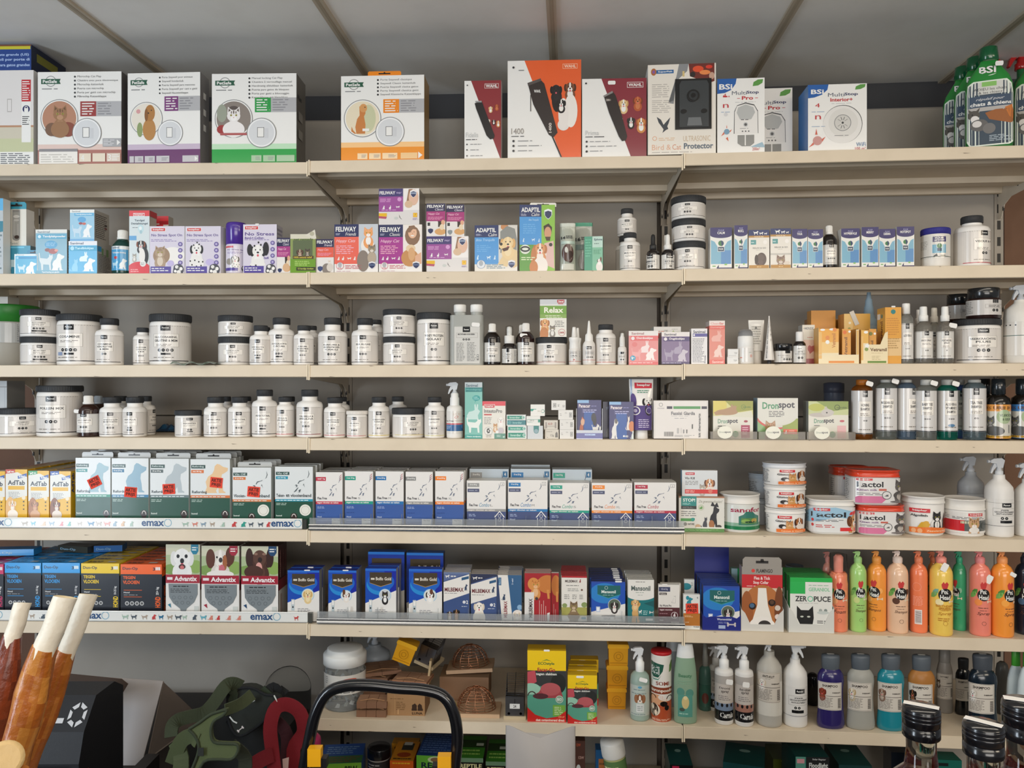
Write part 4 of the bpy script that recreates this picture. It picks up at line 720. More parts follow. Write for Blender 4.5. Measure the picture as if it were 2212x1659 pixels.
p = place(2, 2079, 2156, 462); pill(p, 'big white bottle with dark green lid at the end of the shelf', ['VISOLIE &', 'VITAMINE'], 2, 'c03040', cap=.58, ph=40, sh=.22, lab=fam(['VISOLIE & V', ''], 2, 'c03a48'))
# ================================================================== row 3
p = place(3, -70, 42, 656, d=.115)
vessel(p, 'green_lidded_bucket', 'translucent bucket with bright green lid at the picture edge', 'bucket', [('body', '60 0 84 0 86 2 93 76', 'c8c4b8', MILK), ('lid', '94 72 99 72.5 100 97 98 100 60 100', '2a7a2c', PLAS)],
       lab=(92, 38, 70, 150, 'b8b8b4', 'l 55 5 96 95 9 77777a', 8))
p = place(3, -22, 17, 641, d=.12, on=True); carton(p, .05, 'folded_leaflet', 'pale grey leaflet pad lying on the green bucket lid', 'r 30 0 34 100 b0b0aa', 'b9b7b0', cat='leaflet')
p = place(3, 25, 100, 727); tub(p, 'wide tub beside the green bucket, lower of a stack of two', ['MOBILITEIT'], 4, lid=.17, tagc=True, ph=2)
p = place(3, 24, 101, 667, on=True); tub(p, 'wide tub beside the green bucket, upper of a stack of two', ['GLUCOSAMINE'], 4, lid=.17, tagc=True, ph=-2)
p = place(3, 101, 191, 677); tub(p, 'large white jar with blue price mark near the first stacked tubs', ['GLUCOSAMINE'], 4, tagc=True, lid=.16, ph=-26, rest=fam(['COSAMINE'], 4, 'K', True, True)+'r 24 75 37 84 8a9ab8;')
p = place(3, 179, 249, 688, d=.09) if False else place(3, 192, 250, 686, d=.012)
pill(p, 'white bottle with three line title reading collagen and MSM', ['COSAMINE', 'HONDROITINE', '& MSM'], 2, ph=-20, cap=.62)
p = place(3, 277, 320, 707, d=.05); p.w = min(p.w, .05); pill(p, 'small white bottle tucked behind the big glucosamine jar', ['GLUCOSAM', 'CHONDROI', '& MSM'], 3, ph=-8)
p = place(3, 305, 392, 677, d=.012); p.d = .012
tub(p, 'big white jar standing alone before the silver foil sheet', ['GLUCOSAMINE,', 'GELATINE & MSM'], 4, tagc=True, lid=.19, ph=-12)
m = M(); rr = random.Random(3); pts = []   # crumpled foil sheet hanging over the shelf lip
for i in range(13):
    for j in range(6): x = i*.010; y = -.014+j*.016; z = .0035+.003*math.sin(i*1.3+j)+.002*rr.random()+(0 if y > 0 else -.004); pts.append((x, y, z))
m.add(pts, [(i*6+j, i*6+j+1, i*6+j+7, i*6+j+6) for i in range(12) for j in range(5)], ['8d9a90' if (i+j) % 3 else '5f7a68' for i in range(12) for j in range(5)], False)
x, _ = loc('L', 372, 790, 0); o = m.build('foil_sheet', GLOS, None, world('L', x, 0, CAMZ+ZR[3]['L']+.002), -math.radians(1.4)); tag(o, 'crumpled silvery green foil sheet sticking out over the shelf edge', 'foil')
sm = o.modifiers.new('thickness', 'SOLIDIFY'); sm.thickness = .0006
p = place(3, 458, 532, 727, d=.02); p.w = .092; tub(p, 'wide tub beyond the foil sheet, lower of two', ['DUIVELSKLAUW'], 3, lid=.18, ph=-8)
p = place(3, 457, 533, 680, d=.02, on=True); p.w = .092; tub(p, 'wide tub beyond the foil sheet, upper of two', ['DUIVELSKLAUW'], 3, lid=.18, ph=-6)
def shift(p, dd): p.d += dd; return p
p = place(3, 517, 565, 702, d=-.0); p.d = .0; p.x += .018; pill(p, 'small white bottle in front of the stacked tubs beyond the foil', ['DUIVELSKLAUW &', 'CURCUMA'], 3, ph=-16, tagc=True)
p = place(3, 556, 577, 706, d=.10); p.w = .045; pill(p, 'white bottle hidden behind two bottles, dark lid showing between them', ['CURCUMA'], 3)
p = place(3, 570, 628, 685); pill(p, 'tall white bottle with black bar under its three icons', ['DUIVELSKLAUW &', 'CURCUMA'], 3, cap=.62, tagc=True, ph=-10)
p = place(3, 660, 690, 703, d=.09, bay='L'); p.w = .048; p.x -= .01; pill(p, 'white bottle mostly hidden, lid showing beside the shelf joint', ['FORMULE'], 3)
p = place(3, 628, 672, 702, bay='L'); pill(p, 'small white bottle with handwritten note at the shelf joint', ['KURKUMA', 'GROENLIPMOS', 'FORMULE'], 3, ph=-6)
p = place(3, 678, 742, 685, bay='C'); pill(p, 'tall white bottle with handwriting on its shoulder, first of middle bay', ['KURKUMA &', 'GROENLIPMOSSEL', 'FORMULE'], 3, ph=-4, cap=.56)
p = place(3, 794, 822, 690, d=.09); p.w = .05; pill(p, 'white bottle hidden behind the sea algae bottle', ['ALGAE'], 3)
p = place(3, 752, 811, 686); pill(p, 'white bottle with title SEA ALGAE', ['SEA ALGAE'], 3, ph=-8, cap=.56)
p = place(3, 820, 891, 727); tub(p, 'wide tub beside the sea algae bottle, lower of two', ['BRANDNETEL'], 3, lid=.17, ph=-6)
p = place(3, 820, 891, 667, on=True); tub(p, 'wide tub beside the sea algae bottle, upper of two', ['PADDENSTOEL'], 3, lid=.17)
p = place(3, 894, 970, 674); tub(p, 'large white jar with title WHEY PROTEIN ISOLAAT', ['WHEY PROTEIN', 'ISOLAAT'], 2, lid=.19, ph=0)
# twin-neck dosing bottle
p = place(3, 971, 1044, 657); w, h = p.w, p.h; o = stand('dosing_bottle', p)
m = M(); m.rbox(-w/2, 0, 0, w/2, .045, h*.82, .012, 'c6c8c2'); m.rbox(-w*.36, .008, h*.82, -w*.04, .038, h*.86, .006, 'c6c8c2'); m.lathe([(w*.16, h*.55), (w*.17, h*.56), (w*.17, h*.88)], 'c6c8c2', 20, cx=-w*.22, cy=.022); m.lathe([(w*.16, h*.60), (w*.17, h*.62), (w*.17, h*.88)], 'c6c8c2', 20, cx=w*.28, cy=.022); m.build('body', MILK, o)
for cx in (-.22, .28): m = M(); m.lathe([(w*.17, h*.875), (w*.185, h*.88), (w*.185, h*.985), (w*.17, h), (w*.05, h)], 'efeeea', 26, cx=cx*w, cy=.022); m.build('cap', PLAS, o)
m = M(); m.box(-w*.36, -.0006, h*.03, w*.40, 0, h*.63, 'd2d1cc'); art(m, flat(w*.76, h*.60, -w*.36, -.0006, h*.03), 'r 33 0 62 15 K;T 38 6 57 10 W Fannet;b 8 17 92 30 .8 9a948c;T 14 19 80 23 D MULTIVITAMIN VOOR DIEREN;'+icons(47, 35, 3, 4)+'l 8 43 42 95 13 8a8a88;l 50 42 86 95 13 8a8a88;r 88 76 96 92 8a8a88;r 89.5 78 94.5 81 e0e0dc;r 89.5 84 94.5 87 e0e0dc'); m.build('label', MATT, o)
sticker(o, w*.28, h*.66, .022, .011, -.002, .1)
tag(o, 'frosted two-necked dosing bottle with white caps', 'bottle')
glassbot(place(3, 1044, 1080, 698), 'dark bottle with white ribbed cap beside the two-necked one', ['LEVERTRAAN', 'EN OLIE MIX'], 3)
p = place(3, 1119, 1135, 701, d=.06); p.w = .036; glassbot(p, 'dark bottle half hidden behind the stickered dark bottle', ['COMPLEX'], 3)
p = place(3, 1083, 1116, 703)
vessel(p, 'pump_bottle', 'dark bottle with clear-capped white pump', 'bottle', [('body', '60 0 92 0 98 1.5 99 42 88 50 50 55 46 58', '1d1715', GLOS), ('pump_collar', '62 55 66 56 66 74 60 75', 'e9e7e2', PLAS), ('pump_head', '34 75 34 92 28 97 10 98', 'efefea', PLAS), ('clear_overcap', '52 74 54 75 53 98 40 100 10 100', 'e6e6e6', FILM)],
       lab=(99.6, 5, 41, 180, 'd2d0cb', 'l 8 8 22 90 8 6a6a6a;b 30 32 62 74 1 9a948c;T 36 36 54 46 D KRUID;l 34 50 58 70 2 77706a;c 46 84 4 K;l 70 8 94 90 9 6a6a6a;r 38 0 50 24 K'))
glassbot(place(3, 1117, 1154, 697), 'dark bottle with blank white sticker on its shoulder', ['HAARWASH COMPLEX'], 3, body='2a1512', stick=(-.12, .70), off=2)
p = place(3, 1156, 1226, 728); tub(p, 'wide tub carrying the green Relax box', ['LEVERTRAAN'], 4, 'b04a40', lid=.18, ph=-8)
p = place(3, 1166, 1224, 647, d=.018, on=True)
carton(p, .035, 'calming_tablet_box', 'green and white Relax box with dog and cat', 'r 0 0 100 100 e8e6de;r 0 0 100 15 c8ccd0;r 0 13 100 17 dcdcdc;r 65 1 92 9 b02434;T 69 3 89 7.5 W Sanal;r 68 10 88 13 b8605a;r 0 17 100 50 84a850;r 0 17 100 40 6fa03a;T 16 21 88 36 f0efe0 Relax;l 20 42 92 46 1 e8eed8;l 24 47 92 50 1 e8eed8;r 0 51 100 100 e4e2d8;dog 19 62 15 d89a5c a8683a e8bc88;e 16 92 16 18 c07a42;cat 47 78 12 8a8278 5a524a e6e2dc;l 56 56 92 74 4 8a8a86;o 82 88 13 1.2 c05a5a;T 74 86 91 91 b04040 100%')
for cx_, (u0, u1, v0, d, lb) in enumerate(((1240, 1256, 708, .035, 'white nozzle bottle behind its identical neighbour'), (1229, 1252, 706, .012, 'front white eye drop nozzle bottle with flared ring'))):
    p = place(3, u0, u1, v0, d=d); vessel(p, 'nozzle_bottle', lb, 'bottle', [('body', '60 0 92 0 98 2 98 40 92 44', 'e6e3de', PLAS), ('nozzle_cap', '90 44 92 46 88 60 94 62 104 70 100 72 88 73 50 74 36 96 30 100 10 100', 'efeeea', PLAS)],
       lab=(98.5, 8, 38, 160, 'dad8d4', 'l 20 10 80 30 2 77706a;T 24 40 74 52 D ORAL;l 24 56 72 64 1 8a8a8a;c 50 80 6 b04a4a;r 0 92 100 96 c07060'))
p = place(3, 1259, 1287, 692)
vessel(p, 'nozzle_bottle', 'white ear drop bottle with long pointed nozzle', 'bottle', [('body', '60 0 90 0 98 2 98 42 92 48 66 54', 'e9e6e1', PLAS), ('nozzle_cap', '62 54 64 56 58 68 34 72 16 97 10 100', 'f0efeb', PLAS)],
       lab=(98.6, 5, 42, 160, 'dedad6', 'r 34 0 64 18 K;T 38 5 60 13 W Fannet;b 26 28 84 52 1 9a948c;l 30 32 78 48 2 6a6a6a;'+icons(54, 66, 4, 4)+'r 0 82 100 84 c8604a'))
p = place(3, 1287, 1333, 700); pill(p, 'white bottle with title HAARFORMULE and orange rule, beside the ear drops', ['KRUIDENMIX'], 3, 'c8604a', cap=.68)
p = place(3, 1335, 1355, 714)
vessel(p, 'nasal_spray', 'tiny white spray bottle with clear tapered cap by the pink box', 'bottle', [('body', '60 0 90 0 98 2 98 40 90 50 60 54', 'e6e3de', PLAS), ('spray_head', '58 54 60 56 56 80 40 84 36 92 10 93', 'f0efea', PLAS), ('clear_overcap', '70 54 72 55 66 98 50 100 10 100', 'eeeeee', FILM)],
       lab=(98.6, 6, 38, 160, 'dad8d4', 'p K 34 0 66 0 60 20 34 20;l 24 34 76 52 2 77706a;c 40 70 6 K;c 58 70 6 K;r 0 90 100 93 c8a090'))
p = place(3, 1412, 1471, 706, d=.075)
carton(p, .07, 'supplement_box', 'white box peeping over the pink and purple wipe boxes', 'r 0 0 100 100 d8d6d2;l 10 10 40 14 1 d0806a;r 10 16 22 30 d85a4a;T 38 8 52 18 8a8a86 12%;T 68 10 96 20 8aa04a Oxana;l 66 5 94 8 1 8a8a8a', side='c8d0cc')
SANW = lambda t, c, c2, an, dk: f'r 0 0 100 100 {c};r 0 0 100 14 e6e1de;T 9 4 52 11 {dk} Sanimal;r 6 15 100 29 {c2};c 14 22 6 e8e0e2;T 26 17.5 82 26 f2eaea {t};'+an
p = place(3, 1358, 1422, 715, bay='C')
carton(p, .05, 'wipes_box', 'coral pink ear wipes box with white rabbit', SANW('Oordoekjes', 'e4908e', 'e0686a', 'e 20 40 9 7 e07a7a;rabbit 38 28 74 64 f2dede;stcat 8 50 44 88 eca8a8;sitdog 48 50 96 86 f6ecea;c 14 80 9 2a9cc0;p W 9 76 13 76 14 84 10 84;c 17 79 2 W;r 0 91 100 100 dc6464;l 3 92 97 96 1 f4dede', 'a06a6a'), side='c8a8a4')
p = place(3, 1429, 1490, 719, bay='C')
p.z = CAMZ+ZR[3]['R']; carton(p, .05, 'wipes_box', 'dusky purple eye wipes box with white dog and rabbit', SANW('Oogdoekjes', '806c90', '4c3c70', 'rabbit 42 28 78 68 a89cb4;stcat 8 52 44 90 a498b0;sitdog 48 54 96 92 c8c0cc;r 0 93 100 100 50406c;l 3 94.5 97 98 1 c8c0d8', '3a3450'), side='9a90a0')
p = place(3, 1493, 1528, 710)
carton(p, .035, 'wipes_box', 'narrow white box back with purple band and small print', 'r 0 0 100 100 e6e4e4;T 12 5 88 13 3a4458 Sanimal;r 26 14 100 23 57549a;r 10 14 30 23 57549a;c 18 18.5 8 e6e4e4;o 18 18.5 8 2 57549a;l 8 27 88 96 17 6a6c74;v 80 76 90 98 3a4458 Cruva', side='d0cccc')
p = place(3, 1532, 1566, 693)
carton(p, .06, 'ear_cleaner_box', 'tall coral pink ear cleaner box with white top', 'r 0 0 100 100 e08878;r 0 0 100 11 e8dcd6;T 8 4 62 9 e0a8a0 Clean;T 66 4 94 9 d86a60 Ear;r 0 12 100 20 e0685c;T 8 13.5 92 18 f0b0a8 Oorreiniger;rabbit 10 22 88 48 eab0a4;sitdog 12 56 96 84 f0cfc4;r 0 90 100 100 e0685c;T 18 92 90 98 f6c8c0 Sanimal', side='d8ccc8', sa='r 0 12 100 20 e0685c')
p = place(3, 1571, 1595, 771); carton(p, .04, 'ointment_box', 'tiny white ointment box, lower of two by the roll-on', 'r 4 6 96 92 e0e0de;T 56 40 88 66 9a9a9a TIP;r 10 10 50 14 c8c8c8', 'e0deda')
p = place(3, 1572, 1595, 754, d=.014, on=True); carton(p, .04, 'ointment_box', 'tiny white ointment box, upper of two by the roll-on', 'r 4 6 96 92 e0e0de;T 60 44 90 68 9a9a9a TIP;l 10 80 80 90 1 8a8a8a', 'e0deda')
p = place(3, 1622, 1650, 691, d=.05); w, h = p.w, p.h
def tube_up(p, name, label, body, cap, capw, a, caplow=True, crimp=None, cat='tube', mat=None):
    w, h = p.w, p.h; o = stand(name, p); m = M(); rings = []; n = 10; R = w/2; z0 = h*capw[1]
    for i in range(n+1):
        t = i/n; sx = R*(1-.0*t) if crimp is None else R*(1+(crimp-1)*t); sy = R*.78*(1-t)**.7+.0008
        rings.append([(sx*math.cos(2*PI*(j+.5)/28), R*.78+sy*math.sin(2*PI*(j+.5)/28), z0+(h*.96-z0)*t) for j in range(28)])
    rings.append([(x, y, h) for x, y, z in rings[-1]]); m.loft(rings, body); m.build('body', mat or GLOS, o)
    m = M(); m.lathe([(R*capw[0]*.96, 0), (R*capw[0], h*.004), (R*capw[0]*.94, z0*.95), (R*capw[0]*.8, z0)], cap, 28, cy=R*.78); m.build('cap', PLAS, o)
    if a:
        m = M()
        def f(x, y, oo):
            t = min(1, max(0, ((1-y)*(h-z0))/(h*.96-z0))); sx = R if crimp is None else R*(1+(crimp-1)*t); sy = R*.78*(1-t)**.7+.0008; q = -PI/2+(x-.5)*2.3
            return (sx*math.cos(q), R*.78+(sy+.0006+oo)*math.sin(q)-.0003, z0+(1-y)*(h-z0))
        f.asp = w/(h-z0); f.step = .06; art(m, f, a); m.build('label', MATT, o)
    tag(o, label, cat); p.obj = o; return o
tube_up(p, 'cream_tube', 'white flat-crimped cream tube standing behind the roll-on bottle', 'e2ded6', 'e6e0d6', (.8, .30), 'l 20 18 80 80 8 b0aca4;T 40 22 56 30 6a6a6a R', crimp=1.25)
p = place(3, 1596, 1632, 710)
vessel(p, 'roll_on_bottle', 'white roll-on bottle with domed clear overcap', 'bottle', [('body', '60 0 92 0 98 2 98 48 94 50', 'e9e7e3', PLAS), ('collar', '94 50 96 51 94 78 84 80', 'efefec', PLAS), ('domed_overcap', '86 79 88 80 86 90 66 98 30 100', 'd8dce0', CLEAR)],
       lab=(98.5, 6, 46, 160, 'e6e4e0', 'l 6 40 20 90 5 5a5a5a;e 30 70 6 4 d88a7a;c 76 58 7 e0b8b0;l 64 30 84 36 1 8aa08a'))
p = place(3, 1652, 1675, 682)
tube_up(p, 'ointment_tube', 'slim pointed white ointment tube standing on its black cap', 'dedad4', '26262a', (.42, .08), 'v 12 14 26 96 5a5a5a smeren en verzorgen;l 60 16 90 60 4 c8c4bc;c 74 42 6 4a4a4a', crimp=.12)
p = place(3, 1676, 1716, 742)
vessel(p, 'balm_jar', 'small dark jar with shiny black lid and white label', 'jar', [('body', '60 0 92 0 98 3 98 62 92 64', '1a1718', GLOS), ('lid', '94 64 100 65 100 97 96 100 60 100', '18181a', GLOS)], lab=(98.8, 8, 64, 170, 'd6d2cc', 'r 58 0 80 22 K;l 30 36 88 44 1 55504c;l 42 52 86 60 1 8a8a86;'+icons(70, 74, 4, 4)))
p = place(3, 1733, 1760, 702, d=.055)
carton(p, .04, 'supplement_box', 'pink and white box with dark red heart, behind small dark bottle', 'r 0 0 100 100 dcb8a4;r 0 0 100 10 dad8d0;r 0 0 100 38 dcd6c8;T 20 6 90 12 8a8a8a MERIDE;c 14 9 3 K;l 40 30 90 34 1 c07a6a;e 58 60 16 8 b0504a;p b0504a 44 58 96 52 92 66 60 74;T 8 82 26 86 5a4a48 30;r 0 86 100 100 9c3c3c', side='b0b0ac')
p = place(3, 1717, 1745, 716)
vessel(p, 'medicine_bottle', 'small dark bottle with plain white cap before the pink box', 'bottle', [('body', '60 0 92 0 98 1.5 98 56 88 64 62 70', '1f1a1a', GLOS), ('cap', '58 70 60 71 60 96 54 100 10 100', 'eeece8', PLAS)], lab=(99, 4, 56, 170, 'dcdad5', 'p W 36 0 84 0 80 26 40 22;r 40 16 60 19 3a3a3a;T 38 32 66 40 5a5a5a LACTIS;l 24 46 90 52 1 6a6a6a;'+icons(54, 72, 2, 6)))
# honey ointment display boxes
GRY = 'c c{0};'
p = place(3, 1752, 1805, 671, d=.16); carton(p, .04, 'ointment_display_box', 'orange card back standing highest behind the display boxes', 'r 0 0 100 100 d8922e;T 6 36 94 50 5a3a1e Vetramil;l 10 52 84 54 1 9a6a2a', 'd8922e')
p = place(3, 1744, 1816, 690, d=.205); carton(p, .03, 'ointment_display_box', 'orange box mostly hidden behind the highest orange card', 'r 0 0 100 100 dc9c3c;c 14 14 6 c85a40', 'dc9c3c', side='b07838')
def display(u0, u1, v0, d, lb, cut, a, dep=.055, inner=()):
    """open tray carton: back, sides and a cut-away front"""
    p = place(3, u0, u1, v0, d=d); w, h = p.w, p.h; m = M(); t = .0012
    q = [(-w/2+w*x, h*(1-y)) for x, y in cut]; m.prism(q, 0, t, 'ecdcb4')
    m.prism([(-w/2, 0), (-w/2+t, 0), (-w/2+t, h), (-w/2, h*1.0)], t, dep, 'dca850'); m.prism([(w/2-t, 0), (w/2, 0), (w/2, h*.97), (w/2-t, h*.97)], t, dep, 'dca850')
    m.box(-w/2+t, dep-t, 0, w/2-t, dep, h*.97, 'b8823c'); m.box(-w/2+t, t, 0, w/2-t, dep-t, t, 'b8823c')
    def f(x, y, o): return (-w/2+x*w, -.0001-o, h*(1-y))
    f.asp = w/h; f.step = None; art(m, f, a)
    o = m.build('ointment_display_box', CARD, None, world(p.bay, p.x, p.d, p.z+.0002), p.rz); tag(o, lb, 'box'); p.obj = o
    return p
DA = [(0, 1), (0, .02), (.14, .02), (.14, .75), (.92, .75), (.92, .02), (1, .06), (1, 1)]
P1 = display(1768, 1856, 708, .012, 'orange display carton with cut-away front and two slim boxes left', [(0, 1), (0, .03), (.50, .03), (.50, .75), (.93, .75), (.93, .06), (1, .06), (1, 1)],
    'r 0 3 50 40 e8a63c;r 0 40 50 70 ecc478;r 0 12 8 86 e8b868;e 10 6 6 3 W;e 34 5 8 3 W;c 22 28 5.5 e08a3a;c 22 40 5 W;c 40 6 5 e08a3a;v 33 16 42 56 c07a34 Vetramil;r 25 92 88 98 e08a2a;r 0 75 100 76 e8dcc0;r 94 8 99 75 e0b060')
p = place(3, 1819, 1838, 712, d=.020); p.z = P1.z+.0016; carton(p, .03, 'ointment_box', 'slim orange ointment box upright inside the cut-away carton', 'r 0 0 100 100 dc9a3c;c 30 10 22 e0702a;c 84 8 14 W;v 24 24 60 80 7a4a20 Vetramil', 'dc9a3c')
display(1860, 1918, 712, .012, 'orange display carton with green foot band, mostly low front', [(0, 1), (0, .02), (.28, .02), (.28, .44), (.72, .44), (.90, .10), (1, .06), (1, 1)],
    'r 0 2 28 40 e4b050;r 0 20 8 90 e8b868;e 18 8 8 4 W;c 22 48 8 W;c 20 58 7 8a9c50;T 34 54 96 64 6a4420 Vetramil;l 38 68 90 70 1 b89a6a;l 40 76 80 90 3 c8b890;r 24 92 94 98 6a8c3c')
p = place(3, 1877, 1893, 712, d=.018); p.z += .0016; carton(p, .03, 'ointment_box', 'slim orange box inside the green-footed display carton', 'r 0 0 100 100 d8983c;c 24 14 26 7a7c34;c 80 14 16 W;v 24 34 60 80 6a4420 Vetramil', 'd8983c')
p = place(3, 1912, 1947, 664, d=.016)
carton(p, .055, 'honey_ointment_carton', 'tall yellow-orange carton with teal dot, highest of the orange group', 'r 0 0 100 100 e0a03a;r 0 55 100 86 e4c088;c 50 8 15 1a7c7c;l 8 18 92 50 8 c88430;l 10 54 90 74 5 b08a50', 'e0a03a', side='e4aa48', sa='r 4 10 40 20 W;c 60 15 10 1a7c7c;v 40 24 70 70 7a4a20 Vetramil', stick=(.5, -.01, .01, .004))
p = place(3, 1823, 1880, 678, d=.11); o = carton(p, .05, 'honey_ointment_carton', 'opened orange carton behind the display boxes with torn tape strip', 'r 0 0 100 100 dca648;r 0 0 34 100 e4bc70;c 20 30 6 8a9440;c 22 18 5 f0e4c4;l 44 60 90 90 2 c89444', 'dca648', side='c89050')
m = M(); m.box(-.006, 0, 0, .006, .0006, .040, 'd6cfc2'); q = m.build('torn_tape', MATT, o, (0, -.002, p.h*.78)); q.rotation_euler = (0, -.4, 0)
p = place(3, 1866, 1899, 630, d=.14)
p.z = p.z; vessel(p, 'squeeze_bottle', 'pale blue ribbed nozzle bottle rising behind orange cartons', 'bottle', [('body', '60 0 92 0 98 1 98 50 96 54', 'b8cfdc', MILK), ('ribbed_nozzle', '96 54 104 56 100 62 84 64 80 68 70 69 60 80 52 81 44 90 34 91 24 100 10 100', 'b4d0e2', MILK)])
# clear and white bottles
def clearbot(p, label, lines, n, cap=0, off=0, glass='d6d8d2', ph=0, capc='eeeeea', lz=(8, 56), stick=None, kind='spray', oval=None, lab=None, name='spray_bottle', body2=None, mat=None):
    parts = [('body', f'60 0 92 0 98 1.5 99 4 99 {lz[1]+3} 94 {lz[1]+9} 70 {lz[1]+14} 40 {lz[1]+17} 38 {lz[1]+19}', glass, mat or CLEAR)]
    z = lz[1]+18
    if kind == 'spray': parts += [('collar', f'46 {z} 52 {z+.6} 52 {z+10} 46 {z+11}', capc, PLAS), ('spray_cap', f'42 {z+11} 43 {z+11.5} 40 98 36 100 10 100', capc, PLAS)]
    elif kind == 'screw': parts += [('cap', f'44 {z-2} 56 {z-1.4} 56 97 52 99.5 20 100', capc, PLAS)]
    vessel(p, name, label, 'bottle', parts, lab=(99.8, lz[0], lz[1], 200, 'dcdad5', lab or fam(lines, n, 'D', lx=50+off)), seg=24)
    if stick: sticker(p.obj, stick[0]*p.w, stick[1]*p.h, .020, .012, p.cy-p.w*.45, .2)
p = place(3, 1984, 2000, 668, d=.075); p.w = .036; clearbot(p, 'spray bottle hidden behind the first clear spray bottle', ['SPRAY'], 2)
p = place(3, 2008, 2034, 664, d=.065); p.w = .036; p.x += .004; clearbot(p, 'cream-capped spray bottle between and behind two clear sprays', ['V'], 1, capc='d8d2c6')
clearbot(place(3, 1948, 1978, 654), 'clear bottle with flat white screw cap beside the orange cartons', ['ALOE VERA &', ''], 3, kind='screw', lz=(6, 66), off=8)
clearbot(place(3, 1983, 2022, 661), 'clear spray bottle with two round icons by the aloe bottle', ['ENDO SPRAY'], 2, off=14, glass='c8c4bc')
clearbot(place(3, 2031, 2067, 661), 'clear spray bottle with white sticker on its shoulder', ['POETSMIDDEL', 'SPRAY'], 1, off=8, stick=(.30, .66), glass='c8c4bc')
p = place(3, 2060, 2120, 696, d=.14); tub(p, 'white tub half hidden behind the largest white tub', ['VEERK'], 3, ph=-30); pa = p
p = place(3, 2084, 2184, 688); tub(p, 'largest white tub, titled for feathers, under a dark jar', ['VEERKRACHTIGE', 'PLUIS'], 3, lid=.14, ph=14, rest=fam(['VEERKRACHTIG', 'PLUIS'], 3, 'K', True)); pb2 = p
def darkjar(p, lb, off=0):
    vessel(p, 'balm_jar', lb, 'jar', [('body', '60 0 92 0 99 4 99 62 92 66', '2a1a18', GLOS), ('lid', '90 66 92 67 92 97 88 100 60 100', '222426', GLOS)], lab=(99.4, 12, 60, 175, 'cfccc8', f'r {66+off} 0 {80+off} 22 K;b {52+off} 30 98 56 .6 9a948c;l {58+off} 34 92 52 2 6a6662;'+icons(72+off, 70, 2, 3)+'l 4 8 30 90 7 9a9894'))
p = place(3, 2106, 2178, 620, d=.02, on=pb2); darkjar(p, 'squat black jar standing on the largest white tub')
p = place(3, 2060, 2106, 634, d=.145, on=pa); p.w = .064; darkjar(p, 'squat black jar standing on the half hidden tub')
p = place(3, 2188, 2260, 610)
vessel(p, 'spray_bottle', 'large white trigger bottle cut off by the picture edge', 'bottle', [('body', '60 0 92 0 98 1.5 98 58 90 68 40 76 36 80', 'e2dfd8', PLAS)], lab=(98.6, 10, 52, 160, 'dedad3', 'T 0 8 40 12 D KEN;r 0 40 80 42 4a6a60'))
trigger(p.obj, p.h*.78, p.cy, p.h*.20/.058, 'b9bec4', 1)
# ================================================================== row 4
p = place(4, -30, 15, 823, d=.09); carton(p, .08, 'supplement_box', 'pale grey carton at the picture edge behind the low tub', 'r 0 10 100 12 8a8a8a;r 88 12 92 100 a8acb0', 'b4b8ba', side='8a8a88')
p = place(4, -34, 54, 883, d=.012); tub(p, 'low wide tub at the picture edge', ['VITAMINEN'], 3, lid=.14, ph=14)
p = place(4, 56, 148, 833); tub(p, 'large white jar with title POLLEN MIX', ['POLLEN MIX'], 3, lid=.15, ph=-20)
p = place(4, 190, 214, 855, d=.075); p.w = .05; glassbot(p, 'brown bottle with grey cap behind the sticker bottle', ['COMPLEX'], 3, body='2c1c16', cap='8a9094')
glassbot(place(4, 156, 201, 855), 'brown bottle with crooked white sticker near its neck', ['ALFA COMPLEX'], 3, body='33201a', off=-14, stick=(-.30, .62), lz=(10, 56))
p = place(4, 234, 264, 856, d=.10); p.w = .055; pill(p, 'white bottle behind the probiotica bottle', ['PLUS'], 3)
p = place(4, 203, 254, 858); pill(p, 'white bottle with title PREBIOTICA MET PROBIOTICA', ['SUPPORT VOOR GLUTEN', 'MILK MET PROBIOTICA'], 3, ph=-6, cap=.68)
p = place(4, 284, 320, 856, d=.085); p.w = .058; pill(p, 'white bottle behind, last before the empty stretch', ['PLUS'], 3, ph=60)
p = place(4, 254, 304, 858); pill(p, 'white bottle with title GEA PLUS', ['GEA-PLUS'], 2, ph=-24, cap=.68, tagc=True)
m = M(); rr = random.Random(5); pts = []
for i in range(12):
    for j in range(7): pts.append((i*.007, j*.010, max(.0015, .022*math.sin(PI*i/11)*math.sin(PI*j/6)*(.6+.6*rr.random()))))
m.add(pts, [(i*7+j, (i+1)*7+j, (i+1)*7+j+1, i*7+j+1) for i in range(11) for j in range(6)], ['2d6a96' if (i*j) % 3 else '1f4f78' for i in range(11) for j in range(6)], False)
m.add([(q[0], q[1], 0) for q in (pts[0], pts[6], pts[83], pts[77])], [(0, 1, 2, 3)], '1f4f78')
x, _ = loc('L', 318, 930, .22); o = m.build('plastic_bag', GLOS, None, world('L', x, .24, CAMZ+ZR[4]['L']+.0008), 0); tag(o, 'crumpled dark blue plastic bag lying at the back of shelf', 'bag')
p = place(4, 367, 422, 887); tub(p, 'small white jar standing alone in the gap', ['TEKENTEX'], 2, lid=.20, tagc=True, ph=8)
p = place(4, 464, 490, 857, d=.09); p.w = .055; pill(p, 'white bottle behind the complex bottle', ['PLUS'], 3)
p = place(4, 431, 481, 858); pill(p, 'white bottle with blank sticker over its black logo', ['NIER WEER COMPLEX'], 3, ph=-8, cap=.68, stick=(-.14, .60))
p = place(4, 512, 534, 857, d=.09); p.w = .05; pill(p, 'white bottle behind the smaller total bottle', ['PLUS'], 3)
p = place(4, 484, 533, 858); pill(p, 'smaller white bottle titled PEPER TOTAAL', ['PEPER TOTAAL'], 3, ph=-2, cap=.64)
